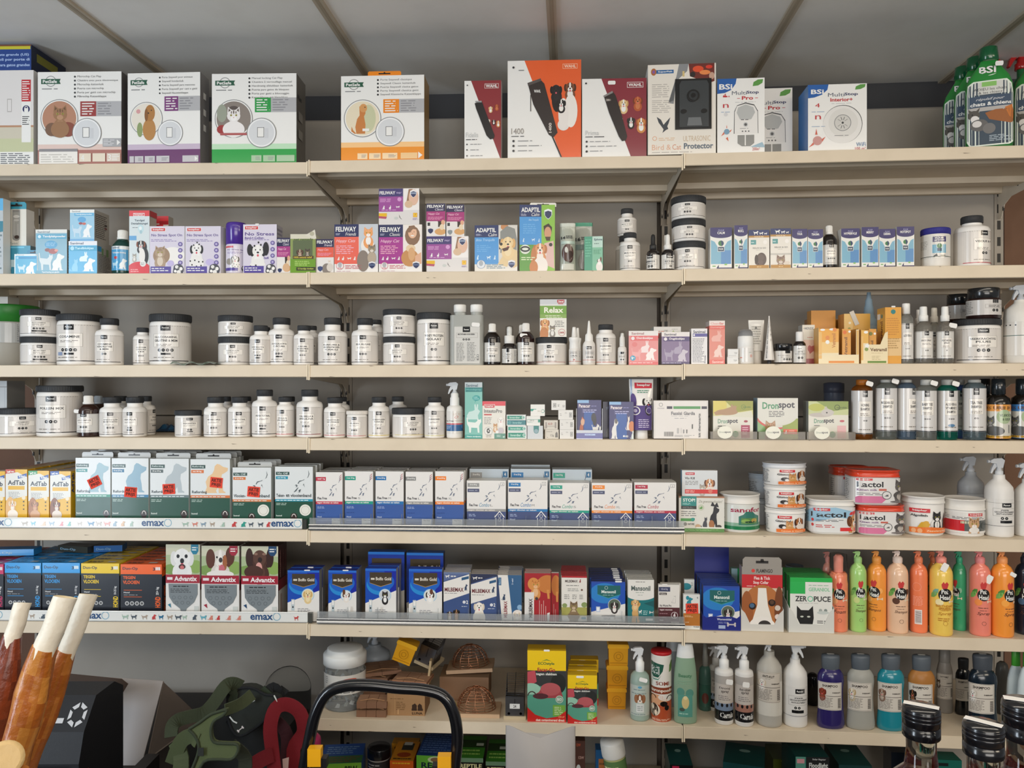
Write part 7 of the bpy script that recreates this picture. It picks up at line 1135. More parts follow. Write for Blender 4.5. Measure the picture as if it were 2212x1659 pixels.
# counter displays of bay R
def tray(p, dep, hf, hb, lb, c, a='', backh=None, cut=None, name='display_tray'):
    """low open carton tray: floor, curved-cut front, rising sides, optional tall back card"""
    w = p.w; m = M(); t = .0014
    q = [(-w/2, 0), (w/2, 0), (w/2, hf[1]), (w*.40, hf[1]*.8), (w*.28, hf[0]), (-w*.28, hf[0]), (-w*.40, hf[1]*.8), (-w/2, hf[1])]
    m.prism(q, -t, 0, c)
    for s in (-1, 1): x0 = s*w/2; x1 = x0-s*t; m.add([(x, y, z) for x in (x0, x1) for y, z in ((0, 0), (dep, 0), (dep, hb), (0, hf[1]))], [(0, 1, 2, 3), (7, 6, 5, 4), (0, 4, 5, 1), (1, 5, 6, 2), (2, 6, 7, 3), (3, 7, 4, 0)], c)
    m.box(-w/2+t, dep-t, 0, w/2-t, dep, backh or hb, c); m.box(-w/2+t, 0, 0, w/2-t, dep-t, t, c)
    f = flat(w, hf[1], None, -t); art(m, f, a)
    o = m.build(name, CARD, None, world(p.bay, p.x, p.d, p.z+.0002), p.rz); tag(o, lb, 'display tray'); return o
p = place(6, 1517, 1600, 1265, d=.010); h = p.h; tw = p.w
tray(p, .155, (.036, .040), h*.62, 'blue display tray with tall dark blue back card holding wormer boxes', '1f2a80', 'T 38 20 76 34 d8dce8 Wormmiddel;l 42 42 70 56 2 8a94c0;bone 64 40 88 80 c8c0c0;r 42 66 60 88 a8b8d8', backh=h*1.62)
p.z += .0016; p.h -= .0016; p.w = tw*.955; p.d = .0105; o = carton(p, .018, 'wormer_box', 'blue wormer box with collie pup, front of the display tray', MBL+'T 30 84 70 90 5a5a60 Wormmiddel', col='1a3c90', side='1a2c6c')
queue(p, o, 6, .0205, 'blue wormer box queued inside the display tray', 'wormer boxes in the display tray')
p = place(6, 1600, 1693, 1260, d=.012); tray(p, .10, (.018, .058), .10, 'white display tray holding the beagle face collar box', 'd6d4ce')
p.z += .0016; p.w *= .95; p.d += .0005; wz = p.w; p.h = loc('R', 1640, 1225, .0125)[1]-p.z
o = carton(p, .035, 'flea_collar_box', 'collar box with large beagle face and red title band', 'r 0 0 100 100 c8b49a;r 0 0 100 12 9a948c;c 28 6 4.5 d8403a;T 36 3 76 9 3a3432 FLAMINGO;r 0 12 100 33 c82a30;T 30 15 70 20 f0dcd8 Flea & Tick;T 28 22 66 28 f0dcd8 Stop Collar;l 12 29 86 31.5 1 f0c8c0;r 0 33 100 100 d8c4ac;e 50 72 52 44 b8713c;e 12 72 16 34 a05c30;e 92 66 12 36 7a4424;p f0ebe2 40 33 60 33 64 60 76 86 60 108 36 108 26 84 38 60;e 50 96 34 18 f2ede6;e 26 62 9 5.5 2a1c16;e 25 61 6 3.6 4a6a8a;e 74 56 9 5.5 2a1c16;e 74 55 5 3.4 5a4030;e 56 92 16 8 3a3634;e 56 94 9 4 1c1a1a;e 50 106 14 6 2a2422;c 88 64 7 d8ccc0;c 88 78 7 e8d8d0;c 88 92 7 e8d8d0', side='a89a88', top='8a847c', tab=(.02, .98, .026, '9a948c', .0))
p = place(6, 1703, 1802, 1275, d=.010); tray(p, .125, (.022, .066), .10, 'white display tray holding the black cat green boxes', 'd8d8d2')
p.z += .0016; p.w *= .93; p.d += .0005; p.h = loc('R', 1745, 1248, .0105)[1]-p.z
o = carton(p, .015, 'flea_treatment_box', 'green and white box with staring black cat head', 'r 0 0 100 100 e8e8e2;r 0 0 100 8 22b04c;r 0 8 36 30 2ab454;l 44 12 94 16 1 a8c8b0;T 44 18 94 25 8ac8a0 GERANIOL;T 12 34 40 44 3a3a3a ZER;o 48 39 7 2 6ac09a;T 56 34 96 44 3a3a3a PUCE;l 20 46 78 48 1 b8b8b4;p 1c1c1c 16 52 26 60 44 60 54 52 56 74 52 92 60 100 22 100 26 90 16 74;e 28 72 4 1.6 c8ccc0;e 44 72 4 1.6 c8ccc0;r 26 95 50 96.5 a8a8a4;c 72 60 4 a8b0ac;c 84 60 4 8a9490;e 78 64 14 3 c8d0cc;l 64 78 92 88 3 5a5a5a', side='2a9c4a', top='1f9a44')
queue(p, o, 6, .0165, 'green box queued behind the staring black cat one', 'queued green flea boxes')
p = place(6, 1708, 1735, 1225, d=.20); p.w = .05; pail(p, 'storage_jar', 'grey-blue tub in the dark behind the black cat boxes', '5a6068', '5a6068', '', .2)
p = place(6, 1580, 1606, 1228, d=.155); carton(p, .02, 'flea_treatment_box', 'box with green and pale blue edge behind the beagle collar box', 'r 0 0 50 100 a8c8d0;r 50 0 100 100 2a9a58', '6a9a88')
# pet grooming bottles
PH = lambda name, tc, fr, lf='4a8a3a', off=0, extra='': (f'p c83a3a {42+off} 8 {48+off} 2 {52+off} 6 {58+off} 2 {64+off} 7 {60+off} 15 {52+off} 22 {44+off} 15;leaf {14+off} 18 {34+off} 32 {lf};leaf {8+off} 24 {30+off} 38 7ab05a;e {36+off} 46 12 7 {fr};e {76+off} 26 9 6 {fr};bone {64+off} 40 {86+off} 48 e8dcc4;c {54+off} 30 21 1d1b1c;T {42+off} 18 {62+off} 28 f0f0ec Pet;T {38+off} 30 {70+off} 40 f0f0ec Head;l {36+off} 56 {74+off} 59 1 {tc};l {40+off} 62 {70+off} 64 1 {tc};i {32+off} 66 {78+off} 74 {tc} {name};o {54+off} 90 7 .8 {tc};'+extra)
def pethead(u0, u1, v0, d, c, lb, name, fr, cap, kind='trigger', off=0, tc='5a3a30', row=6, stick=None, a=None, col2=None):
    p = place(row, u0, u1, 1193 if kind == 'trigger' else 1199, d=d); w, h = p.w, p.h; k = max(.4, 1-.048/h*1.0)
    zn = {'trigger': 84, 'pump': 74, 'foam': 74}[kind]
    parts = [('body', f'60 0 90 0 97 1 99 4 99 {zn-13} 94 {zn-8} 74 {zn-3} 44 {zn} 42 {zn+2}', c, GLOS)]
    if kind == 'foam': parts = [('body', f'60 0 90 0 97 1 99 4 99 62 92 66 92 73 74 76', c, GLOS), ('pump_head', '46 76 48 77 48 88 50 89 50 95 30 98', cap, PLAS), ('clear_overcap', '90 73 92 74 88 99 60 100 10 100', 'f0f0f0', FILM)]
    else: parts.append(('collar', f'43 {zn+1} 46 {zn+2} 46 {zn+7} 38 {zn+8} 30 {zn+9}', cap, PLAS))
    vessel(p, 'grooming_bottle', lb, 'bottle', parts, lab=(99.6, 10, 66, 165, None, a or PH(name, tc, fr, off=off), 0, 'printed_label', MATT), sy=1, seg=32)
    if kind == 'trigger': trigger(p.obj, h*.90, p.cy, h*.10/.062*1.0, cap, 1)
    if stick: sticker(p.obj, stick[0]*w, stick[1]*h, .016, .022 if len(stick) < 3 else .010, p.cy-w*.48, .5)
    return p
pethead(1797, 1838, 1199, .016, 'ef8a68', 'coral foam bottle with clear overcap beside the green boxes', 'Foam', 'f0a070', 'f09a88', 'foam')
pethead(1780, 1802, 1199, .09, 'e89a88', 'pink bottle hidden behind the coral foam bottle', 'Foam', 'f0a070', 'e89a90')
pethead(1841, 1878, 1199, .020, 'a6d67c', 'pale green shampoo bottle with pear picture', 'Shampoo', 'c8d88a', 'a8d888', 'trigger', 8)
pethead(1880, 1922, 1199, .030, 'f59c42', 'orange shampoo bottle partly behind the pale green one', 'Shampoo', 'f8b060', 'f4a24c', 'trigger', -14)
pethead(1925, 1970, 1199, .014, 'ecc4a4', 'cream beige shampoo bottle with coconut picture', 'Shampoo', '5a3828', 'f0dcd0', 'trigger', 8)
pethead(1973, 2011, 1199, .026, 'f08258', 'coral bottle turned to show its barcode', '', '', 'f08860', 'trigger', a='o 42 16 17 1 f8b8a0;l 26 36 68 58 7 f4a890;r 34 66 62 98 e8e0dc;'+''.join(f'r 37 {69+i*2.2} 59 {70+i*2.2} 5a4a48;' for i in range(12)))
pethead(2008, 2030, 1199, .09, 'f4a050', 'orange bottle hidden between coral and yellow ones', '', 'f8b060', 'f08a60')
pethead(2019, 2068, 1199, .004, 'f4cf62', 'yellow spray bottle standing furthest forward', 'Spray', 'f0e0a8', 'f0988a', 'trigger', 8, stick=(-.05, .82), a=PH('Spray', 'b87a20', 'f0e4b0', '7ab0a0', 8, 'T 34 51 88 56 c88a28 BIRTHDAY;T 42 58 80 62 c88a28 SPARKLE;l 40 78 84 86 2 b87a20'))
pethead(2064, 2094, 1199, .055, '3fa878', 'emerald green bottle behind the yellow spray', 'Shampoo', '8ac0a0', '3aa880', 'trigger', -24)
pethead(2105, 2150, 1199, .012, 'ef8a78', 'salmon pink spray bottle with white sticker on its shoulder', 'Spray', 'f0904a', 'ee9090', 'trigger', 8, stick=(.22, .68))
pethead(2153, 2201, 1199, .006, 'f79a3e', 'orange spray bottle with white label scrap near the neck', 'Spray', 'f8a848', 'f4a060', 'trigger', 22, stick=(.26, .74, 1))
pethead(2205, 2250, 1199, .03, '1f2634', 'dark navy bottle at the picture edge of the grooming row', 'Spray', '4a6a8a', '2a2a34')
# ================================================================== row 7
def slab(nm, mat, pts_fn, at, rz, col): pass
def wx(u, v, d, row=7, bay=None):   # world point on shelf row seen at pixel column u, at depth d behind the front
    b = bay or bay_of(u); x, z = loc(b, u, v, d); return b, x, z
# clear candy-style tub with white lid, full of silvery wrapped pieces
p = place(7, 686, 780, 1412, d=.035, bay='C'); w, h = p.w, p.h
vessel(p, 'clear_storage_tub', 'clear tub with broad white lid filled with silvery wrapped pieces', 'tub', [('body', '60 0 88 0 94 3 88 14 86 20 94 30 95 60 92 66 92 74', 'dfe4e4', CLEAR), ('lid', '94 73 100 74 100 90 96 92 84 93 82 99 76 100 20 100', 'e6e8e6', PLAS, {'ribs': (.99, .75, .89, 60)})],
       lab=(96, 30, 62, 220, 'dcdad4', 'l 4 10 14 50 4 8a8a8a;e 60 24 14 8 d86040;leash 46 18 70 34 d86040;T 30 50 90 76 2a2a2a HAPPY;l 30 84 80 94 1 6a6a6a'))
m = M(); r = random.Random(11)
for i in range(90):
    a = r.uniform(0, 2*PI); rr = w*.40*math.sqrt(r.random()); z = h*r.uniform(.04, .66); c = Vector((rr*math.cos(a), p.cy+rr*math.sin(a), z)); v = [c+Vector((r.uniform(-1, 1), r.uniform(-1, 1), r.uniform(-1, 1)))*.009 for _ in range(4)]
    m.add([tuple(q) for q in v], [(0, 1, 2), (0, 2, 3), (0, 3, 1), (1, 3, 2)], r.choice(['c8ccd0', '8a8e94', 'e8eaea', '3a3c40']))
o = m.build('wrapped_pieces', GLOS, p.obj); o['kind'] = 'stuff'
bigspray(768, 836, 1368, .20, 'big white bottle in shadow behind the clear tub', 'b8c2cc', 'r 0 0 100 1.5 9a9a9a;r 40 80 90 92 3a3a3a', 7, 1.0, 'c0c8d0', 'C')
# slatted wood mouse traps, card box, metal traps
Z7 = CAMZ+ZR[7]['C']; RZC = -math.radians(2.9)
def trapblock(u, d, z, ang, lb, n=2, W_=.082, dep=.055, hh=.017, col='8f6a52'):
    x, _ = loc('C', u, 1540, d); m = M()
    for i in range(n): 
        for j in range(3): m.box(-W_/2+i*(W_/n), j*dep/3+.0006, 0, -W_/2+(i+1)*W_/n-.0012, (j+1)*dep/3-.0006, hh, col, top='9a765c')
    m.box(-W_/2, .002, .004, W_/2, dep-.002, hh-.002, '7a5642')
    m.tube([(-W_*.4, .01, hh+.001), (0, .012, hh+.005), (W_*.4, .01, hh+.001)], .0009, 'c89a70', 6)
    o = m.build('mouse_trap', WOODM, None, world('C', x, d, z), RZC+ang); tag(o, lb, 'mouse trap'); return o
trapblock(802, .014, Z7+.0004, 0, 'bottom reddish wooden trap pack beside the cardboard box', 3)
trapblock(803, .016, Z7+.0230, .05, 'upper reddish wooden trap pack beside the cardboard box', 3)
trapblock(798, .125, Z7+.0004, .1, 'wooden trap pack at the back, lowest of the heap', 2, hh=.040, W_=.09)
trapblock(802, .120, Z7+.0470, -.2, 'dark-edged wooden trap pack lying midway up the heap', 2, hh=.022, W_=.1, dep=.08)
trapblock(826, .115, Z7+.0760, .35, 'wooden trap pack slanting near the top of the heap', 2, hh=.010, W_=.11, dep=.09)
p = place(7, 836, 918, 1499, d=.030, bay='C'); pl_ = p
carton(p, .09, 'mouse_trap_box', 'brown cardboard LUNA box with dark shoe-shaped prints', 'l 8 18 50 26 1 7a5a38;l 24 34 50 76 5 7a5a38;r 20 6 20.8 96 c8a070;r 28 70 30 94 d8b080;p 3a2618 66 50 74 42 79 52 78 72 66 72;p 3a2618 81 52 86 42 92 50 94 72 82 72;r 65 66 79 76 3a2618;r 81 66 95 76 3a2618;T 66 82 94 94 3a2618 LUNA', 'a8825a', side='7a5a3c', top='b08c62', mat=MATT)
trapblock(872, .045, pl_.top+.0004, .1, 'thin wooden trap lying on the cardboard box', 2, hh=.012, W_=.09, dep=.06)
trapblock(884, .060, pl_.top+.0140, -.15, 'copper-wired wooden trap under the grey metal one', 3, hh=.010, W_=.10, dep=.07, col='a87858')
def metaltrap(u, d, z, rz, ry, lb, n=12, tagtxt=''):
    x, _ = loc('C', u, 1540, d); o = empty('metal_trap', world('C', x, d, z), RZC+rz); o.rotation_euler[1] = ry
    m = M(); m.box(-.030, -.001, 0, .030, .085, .009, 'c8b898'); m.build('wooden_base', WOODM, o)
    m = M(); m.box(-.025, .0, .0095, .025, .0015, .060, '9a9ca0'); m.box(-.025, .0015, .0585, .025, .03, .060, '8e9094')
    for s in (-1, 1): m.prism(ell(s*.016, .016, .0036, .0036, 12), -.0006, 0, '1c1c1e')
    m.prism([(-.0012, .030), (.0012, .030), (.0012, .056), (-.0012, .056)], -.0006, 0, '6a6c70'); m.build('front_plate', METAL, o)
    m = M()
    for i in range(n): y = .004+i*.006; m.tube([(-.024, y, .0095), (-.024, y, .060+i*.0035), (.024, y, .060+i*.0035), (.024, y, .0095)], .0008, '4a4a4c', 5)
    m.tube([(0, .003, .062), (0, .075, .10)], .0010, '5a5a5c', 5)
    m.build('wire_cage', METAL, o)
    if tagtxt: sticker(o, 0, .036, .027, .013, -.0012, 0, 'e6e6e2', 'price_tag', tagtxt)
    tag(o, lb, 'mouse trap'); return o
metaltrap(1112, .02, Z7+.0003, 0, 0, 'grey metal cage trap on wooden base with handwritten 24 tag', 12, 'T 36 20 64 80 5a5a5a 24')
o = metaltrap(914, .13, Z7+.098, -.25, .30, 'tilted grey metal trap on top of the wooden heap beneath yellow station', 10)
b, x, z = wx(946, 1440, .12); m = M(); m.box(0, 0, 0, .006, .09, .125, 'c8b088'); o = m.build('wooden_board', WOODM, None, world('C', x-.036, .10, Z7+.0005), RZC+.05); o.rotation_euler[1] = .12; tag(o, 'thin upright wooden board leaning between trap heap and wire domes', 'board')
def station(u0, u1, v0, v1, d, lb, tilt=0.0, z=None, s=1.0):
    p = place(7, u0, u1, v0, d=d, bay='C', v1=v1 if z is None else None)
    if z is not None: p.z = z
    w = p.w; h = abs(loc('C', u0, v0, d)[1]-loc('C', u0, v1, d)[1]); m = M()
    m.prism([(-w*.44, 0), (w*.44, 0), (w*.46, h*.80), (-w*.46, h*.80)], .002, .045, 'e0a018'); m.prism([(-w*.5, h*.80), (w*.5, h*.80), (w*.5, h*.92), (w*.46, h*.99), (-w*.46, h*.99), (-w*.5, h*.92)], 0, .048, 'ecb024')
    for (ra, rb) in ((.23, .20), (.12, .09)):
        f = ell(0, h*.42, w*ra, w*ra, 24); g = ell(0, h*.42, w*rb, w*rb, 24)
        for i in range(24): j = (i+1) % 24; m.add([(f[i][0], .0006, f[i][1]), (f[j][0], .0006, f[j][1]), (g[j][0], .0006, g[j][1]), (g[i][0], .0006, g[i][1])], [(0, 3, 2, 1)], 'c08610')
    m.box(-w*.40, .0002, h*.10, w*.40, .002, h*.13, 'c08610')
    o = m.build('bait_station', PLAS, None, world('C', p.x, d, p.z+.0003), RZC); 
    if tilt: o.rotation_euler[1] = tilt
    tag(o, lb, 'bait station'); p.top = p.z+h*.995; return p
s1 = station(1311, 1354, 1482, 1528, .10, 'yellow plastic bait station, bottom of the stack of three', z=Z7)
s2 = station(1310, 1357, 1433, 1482, .10, 'yellow plastic bait station, middle of the stack of three', z=s1.top)
s3 = station(1313, 1359, 1387, 1433, .10, 'yellow plastic bait station, top of the stack of three', z=s2.top)
station(842, 888, 1386, 1432, .06, 'yellow plastic bait station lying tilted on the trap heap', tilt=.36)
def wiredome(u, d, z, s, lb, ry=0.0):
    x, _ = loc('C', u, 1540, d); o = empty('wire_trap', world('C', x, d, z), RZC); o.rotation_euler[1] = ry
    m = M(); m.box(-.065*s, 0, 0, .065*s, .085*s, .010, 'c8a888', top='b89a78'); m.box(-.065*s, .001, .010, .065*s, .084*s, .0106, 'a88a6c'); m.build('wooden_base', WOODM, o)
    m = M(); cy = .042*s; R = .052*s
    for k in range(9):
        t = k/8; z0 = .012+R*1.05*t; rr = R*math.sqrt(max(.02, 1-(t*.98)**2)); m.tube([(rr*math.cos(a), cy+rr*.8*math.sin(a), z0) for a in [2*PI*i/22 for i in range(23)]], .0008, 'c08a6a', 5)
    for k in range(6):
        a = PI*k/6; m.tube([(R*math.cos(q)*math.cos(a), cy+.8*R*math.cos(q)*math.sin(a), .012+R*1.05*math.sin(q)) for q in [PI*i/14 for i in range(15)]], .0009, 'b07a5a', 5)
    m.tube([(R*.12*math.cos(a), cy-R*.8+.004, .016+R*.12*math.sin(a)) for a in [2*PI*i/14 for i in range(15)]], .0009, 'c08a6a', 5)
    m.build('wire_dome', METAL, o); tag(o, lb, 'wire trap'); return o
wiredome(1026, .025, Z7+.0003, 1.02, 'copper wire dome trap on pale wooden base, standing on the shelf')
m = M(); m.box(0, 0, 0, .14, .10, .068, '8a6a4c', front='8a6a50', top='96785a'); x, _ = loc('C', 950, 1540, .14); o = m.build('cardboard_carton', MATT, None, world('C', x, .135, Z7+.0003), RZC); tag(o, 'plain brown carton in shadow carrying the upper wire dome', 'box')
wiredome(1014, .140, Z7+.078, 1.02, 'copper wire dome trap raised on a carton, upper of the two domes', ry=-.07)
# slug bait boxes
EG = 'r 0 0 100 100 5aa088;r 0 28 100 50 3a3c3c;p c0505a 0 30 20 28 24 44 0 52;e 80 46 20 14 2a2c2a;e 10 54 24 8 9ac8b0;r 0 0 100 28 f0c81c;p f0c81c 0 28 60 28 100 26 100 20 0 20;p 6a8a3a 36 15 50 12 64 15 50 13.5;T 28 16 70 21 3a6a3a ECOstyle;T 26 24 72 29.5 a82838 Escar-Go;T 22 31 76 35.5 e8e8e0 tegen slakken;slug 18 44 92 68 a8484e;e 60 54 26 9 b85c60;e 34 64 20 4 5a3238;leash 0 56 24 68 4a3a3a;c 83 68 10 c8d4c4;c 83 68 8.5 8ca890;T 77 66 89 70 e8ece4 BIO;r 66 76 98 92 7ab04a;l 70 78 94 90 5 d8e8b8;p d02c28 0 80 20 90 50 95 80 92 100 84 100 100 0 100;T 80 91 96 94 f0a070 {0} m²;T 22 95.5 96 99 f4e8d8 slaat contaminerend direct'
p = place(7, 1139, 1223, 1405, d=.010, bay='C'); carton(p, .05, 'slug_bait_box', 'tall yellow and red box with brown slug, larger of the slug boxes', EG.replace('{0}', '200'), 'd8a818', side='b88c14', top='d8b020', stick=(.5, -.004, .016, .005))
p = place(7, 1226, 1290, 1458, d=.004, bay='C'); o = carton(p, .032, 'slug_bait_box', 'shorter yellow and red slug box, front of its queue', EG.replace('{0}', '50'), 'd8a818', side='c83028', top='d8b020', sa='r 0 0 100 40 d8a818', stick=(.42, .035, .02, .006))
queue(p, o, 3, .040, 'yellow slug box queued behind the shorter front one', 'queued slug boxes', dx=.003)
# sprays and shampoos
p = place(7, 1363, 1406, 1403, d=.022, bay='C'); w, h = p.w, p.h
vessel(p, 'spray_bottle', 'pale green spray with brown-eared dog label and white horse-head shaped trigger', 'bottle', [('body', '60 0 90 0 97 1.5 99 5 99 52 92 60 70 64 44 66', 'b4ccc0', MILK), ('collar', '40 65 44 66 46 78 34 80 30 84', 'eef0ee', PLAS)],
       lab=(99.6, 8, 50, 150, 'b8c4bc', 'e 50 6 8 4 5aa0c0;l 24 12 78 18 1 7a8a8a;l 14 24 86 30 1 7a8a8a;e 36 44 9 14 9a6a4a;e 64 44 9 14 9a6a4a;e 50 40 12 12 8a5a40;e 50 42 4 10 e8e0d4;e 50 52 9 6 e8ddd0;e 50 50 3 2 K;r 36 60 66 88 d8dcd8;l 40 66 62 84 3 9aa0a0;l 10 92 90 98 1 8a9a9a', 0))
trigger(p.obj, h*.80, p.cy, h*.20/.062, 'e6e8e8', 1)
sticker(p.obj, w*.12, h*.58, .022, .011, p.cy-w*.5-.001, .25)
p = place(7, 1409, 1454, 1412, d=.018, bay='C')
vessel(p, 'powder_canister', 'red-lidded white and rust ant powder canister', 'canister', [('body', '96 0 98 .5 98 95 97 97', 'e6e2da', PLAS), ('lid', '98 96.5 101 97 101 100 96 101 20 100.5', 'b01c20', PLAS)],
       lab=(98.6, 1, 95, 178, 'e4e0d8', 'r 0 64 100 100 b05030;e 30 66 40 8 d8a078;e 70 62 30 6 e4e0d8;p 2a5a4a 8 8 58 12 54 22 40 32 22 32 8 26;T 12 14 44 28 e8ece8 BSi;p 6a9a8a 8 28 22 34 40 34 50 28 40 36 22 36;leaf 76 6 96 24 5a7a3a;T 32 38 76 44 8a4030 SOMI;r 0 47 100 57 8a4028;T 4 49 96 55.5 f0e8d8 mierenpoeder;leash 8 58 34 66 2a1a14;leash 66 58 94 68 2a1a14;e 58 72 12 4 1c1410;e 68 78 8 4 1c1410;c 26 82 20 e8d8c0;e 26 82 14 10 3a2a20;e 20 78 5 4 e8d8c0;e 32 86 5 4 e8d8c0;l 16 95 88 98.5 2 f0d0b8'), seg=40)
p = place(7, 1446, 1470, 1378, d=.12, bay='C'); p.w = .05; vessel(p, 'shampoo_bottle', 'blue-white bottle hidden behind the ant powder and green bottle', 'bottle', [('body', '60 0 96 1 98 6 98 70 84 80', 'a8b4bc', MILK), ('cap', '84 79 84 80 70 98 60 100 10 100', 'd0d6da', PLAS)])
def dome(u0, u1, v0, d, lb, col, capc, a, bay=None, mat=MILK):
    p = place(7, u0, u1, v0, d=d, bay=bay); vessel(p, 'shampoo_bottle', lb, 'bottle', [('body', '60 0 92 0 98 1.5 99 5 99 50 92 68 80 80 78 83', col, mat), ('cap', '74 82 77 83 70 92 62 99 50 100 10 100', capc, PLAS)], lab=(99, 8, 66, 140, None, a, 0, 'printed_label'), sy=.62); return p
dome(1457, 1508, 1394, .012, 'translucent sage green shampoo with bear-ear print and white dome cap', 'a4c4a8', 'eceeec', 'T 26 4 76 14 5a8a6a Beauty;l 24 18 78 28 2 8ab094;c 34 44 15 5a9284;c 68 46 15 5a9284;r 24 50 78 98 5a9a8c;e 52 66 13 14 d8c48a;c 52 56 7 e8d8a8;e 40 82 10 4 4a5a50;l 30 88 72 94 1 a8d0c0', bay='R')
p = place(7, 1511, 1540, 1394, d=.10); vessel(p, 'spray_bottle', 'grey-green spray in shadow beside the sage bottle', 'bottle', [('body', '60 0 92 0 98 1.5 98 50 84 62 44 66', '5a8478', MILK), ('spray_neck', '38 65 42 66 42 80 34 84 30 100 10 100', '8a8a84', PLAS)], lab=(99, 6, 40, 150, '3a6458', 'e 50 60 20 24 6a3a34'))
def carnis(u0, u1, v0, d, lb, c2, t1, st=None, front=True):
    p = place(7, u0, u1, v0, d=d, bay='R'); w, h = p.w, p.h
    vessel(p, 'spray_bottle', lb, 'bottle', [('body', '60 0 92 0 98 1.5 99 4 99 63 96 66 92 68 60 70', 'e2e0dc', PLAS), ('collar', '46 69 52 70 52 80 34 82 32 86', 'ececea', PLAS)],
       lab=(99.5, 5, 63, 150, 'c8c4be', f'r 0 0 100 18 b4aea8;r 0 18 100 60 c8c0b8;T 30 24 76 30 5a5450 {t1};T 38 32 70 38 5a5450 spray;l 26 42 78 54 3 8a8480;r 0 60 100 78 {c2};'+''.join(f'e {22+i*20} 64 5 4 1c1a1a;' for i in range(4))+'r 0 76 100 98 1a1a1c;T 34 79 92 92 f0f0ee Carnis;r 0 98 100 100 W', 0))
    trigger(p.obj, h*.81, p.cy, h*.19/.062, 'dcdedf', 1)
    if st: sticker(p.obj, st[0]*w, st[1]*h, .018, .014, p.cy-w*.5-.0012, .1)
carnis(1534, 1562, 1398, .10, 'white and black spray hidden behind the first black-footed one', '8a9ab0', 'Droog')
carnis(1547, 1588, 1398, .012, 'white spray with black foot and blue-grey fade', '7a8ca4', 'Droog', (.2, .56))
carnis(1591, 1632, 1400, .006, 'white spray with black foot and reddish fade', 'a87868', 'Anti klitten', (0, .54))
KD = 'p d0c8bc 4 0 96 0 98 100 2 100;b 4 2 96 98 .8 5a504a;T 30 8 72 16 3a3430 {0};l 40 19 66 21 1 6a6460;{1}T 62 34 92 38 3a3430 DIERNIT;r 4 48 96 49.5 5a504a;l 10 54 66 92 8 8a847c;'+''.join(f'r 82 {56+i*3} 94 {57.6+i*3} 3a3430;' for i in range(12))
p = bigspray(1640, 1696, 1393, .008, 'big white milky bottle with black framed anti-tangle label', 'd8d4ca', '', 7, .55, 'dcdedf'); w, h = p.w, p.h
m = M(); f = cyl(w*.495+.0004, h*.30, h*.66, 128, 1, 1, -18, 0, 0, p.cy); art(m, f, KD.replace('{0}', 'ANTI-KLIT').replace('{1}', 'dog 28 34 13 e8e0d4 d0c0a8 f0ece6;')); m.build('front_label', LABEL, p.obj)
p = bigspray(1698, 1751, 1395, .012, 'white bottle with black logo block and hanging white trigger', 'e4e2de', 'r 50 6 80 22 K;T 54 11 74 17 W Fannet;b 30 30 90 62 .6 8a8a86;T 46 35 74 39 D ZEER;T 34 42 88 47 D GECONCENTREERDE;T 38 50 84 55 D ANTI-KLITSPRAY;'+icons(56, 70, 2, 4)+'r 40 78 76 88 K;r 0 98 100 99 2a2a5a', 7, .95, 'e4e6e6', None, -1)
def shamp(u0, u1, v0, d, lb, c, ani, mat=GLOS, capc='5a626a', st=True, bay='R'):
    p = place(7, u0, u1, v0, d=d, bay=bay); w, h = p.w, p.h
    vessel(p, 'shampoo_bottle', lb, 'bottle', [('body', '60 0 88 0 96 1.5 99 6 94 18 88 30 86 42 88 54 94 64 90 72 72 78 56 80 54 82', c, mat), ('flip_cap', '58 80 62 81 66 96 62 99 30 100', capc, PLAS)],
       lab=[(94.5, 26, 64, 118, 'd6d0c6', KD.replace('{0}', 'SHAMPOO').replace('{1}', ani).replace('p d0c8bc 4 0 96 0 98 100 2 100', 'r 0 0 100 100 d6d0c6').replace('30 8 72 16', '24 8 82 17').replace('DIERNIT', 'DIERNIT'), -2)], sy=.62)
    if st: q = sticker(p.obj, 0, h+.0004, .018, .007, p.cy, 0, 'c8c8c4'); q.rotation_euler[0] = -PI/2
shamp(1769, 1831, 1418, .012, 'deep violet shampoo bottle with red-brown poodle label', '2c2460', 'dog 24 34 14 8a3a2a 6a2a1e a04a34;')
shamp(1834, 1897, 1418, .012, 'milky white shampoo bottle with pale terrier label', 'c0c0b8', 'dog 24 34 14 d8c8a8 b8a078 f0ece6;', MILK)
shamp(1900, 1963, 1418, .012, 'teal shampoo bottle with small shaggy dog label', '1e8494', 'dog 24 34 14 8a6a58 6a5044 c8b8a8;')
shamp(1967, 2030, 1420, .012, 'amber shampoo bottle with black dog label, behind front cap', 'c88a48', 'dog 24 34 14 2a2624 1a1816 8a5a3a;', MILK)
shamp(2099, 2166, 1418, .016, 'near-black shampoo bottle with white terrier label', '12202c', 'dog 24 34 14 e0dcd4 c8c0b4 f4f2ee;', capc='4a5058')
p = place(7, 2029, 2064, 1400, d=.14); vessel(p, 'shampoo_bottle', 'grey-white bottle at the back between amber and dark bottles', 'bottle', [('body', '60 0 92 0 98 1.5 98 62 80 72 70 76', 'a8a29a', MILK), ('cap', '66 75 70 76 66 98 20 100', '8a8680', PLAS)], lab=(98.6, 22, 60, 140, 'b8b0a4', KD.replace('{0}', 'CATTEMIJT').replace('{1}', 'cat 20 34 12 5a4a42 3a2e28 c8c0b4;')), sy=.8)
shamp(2068, 2104, 1424, .13, 'dark bottle with side-turned label behind the near-black one', '15181c', '', st=False, capc='2a2c30')
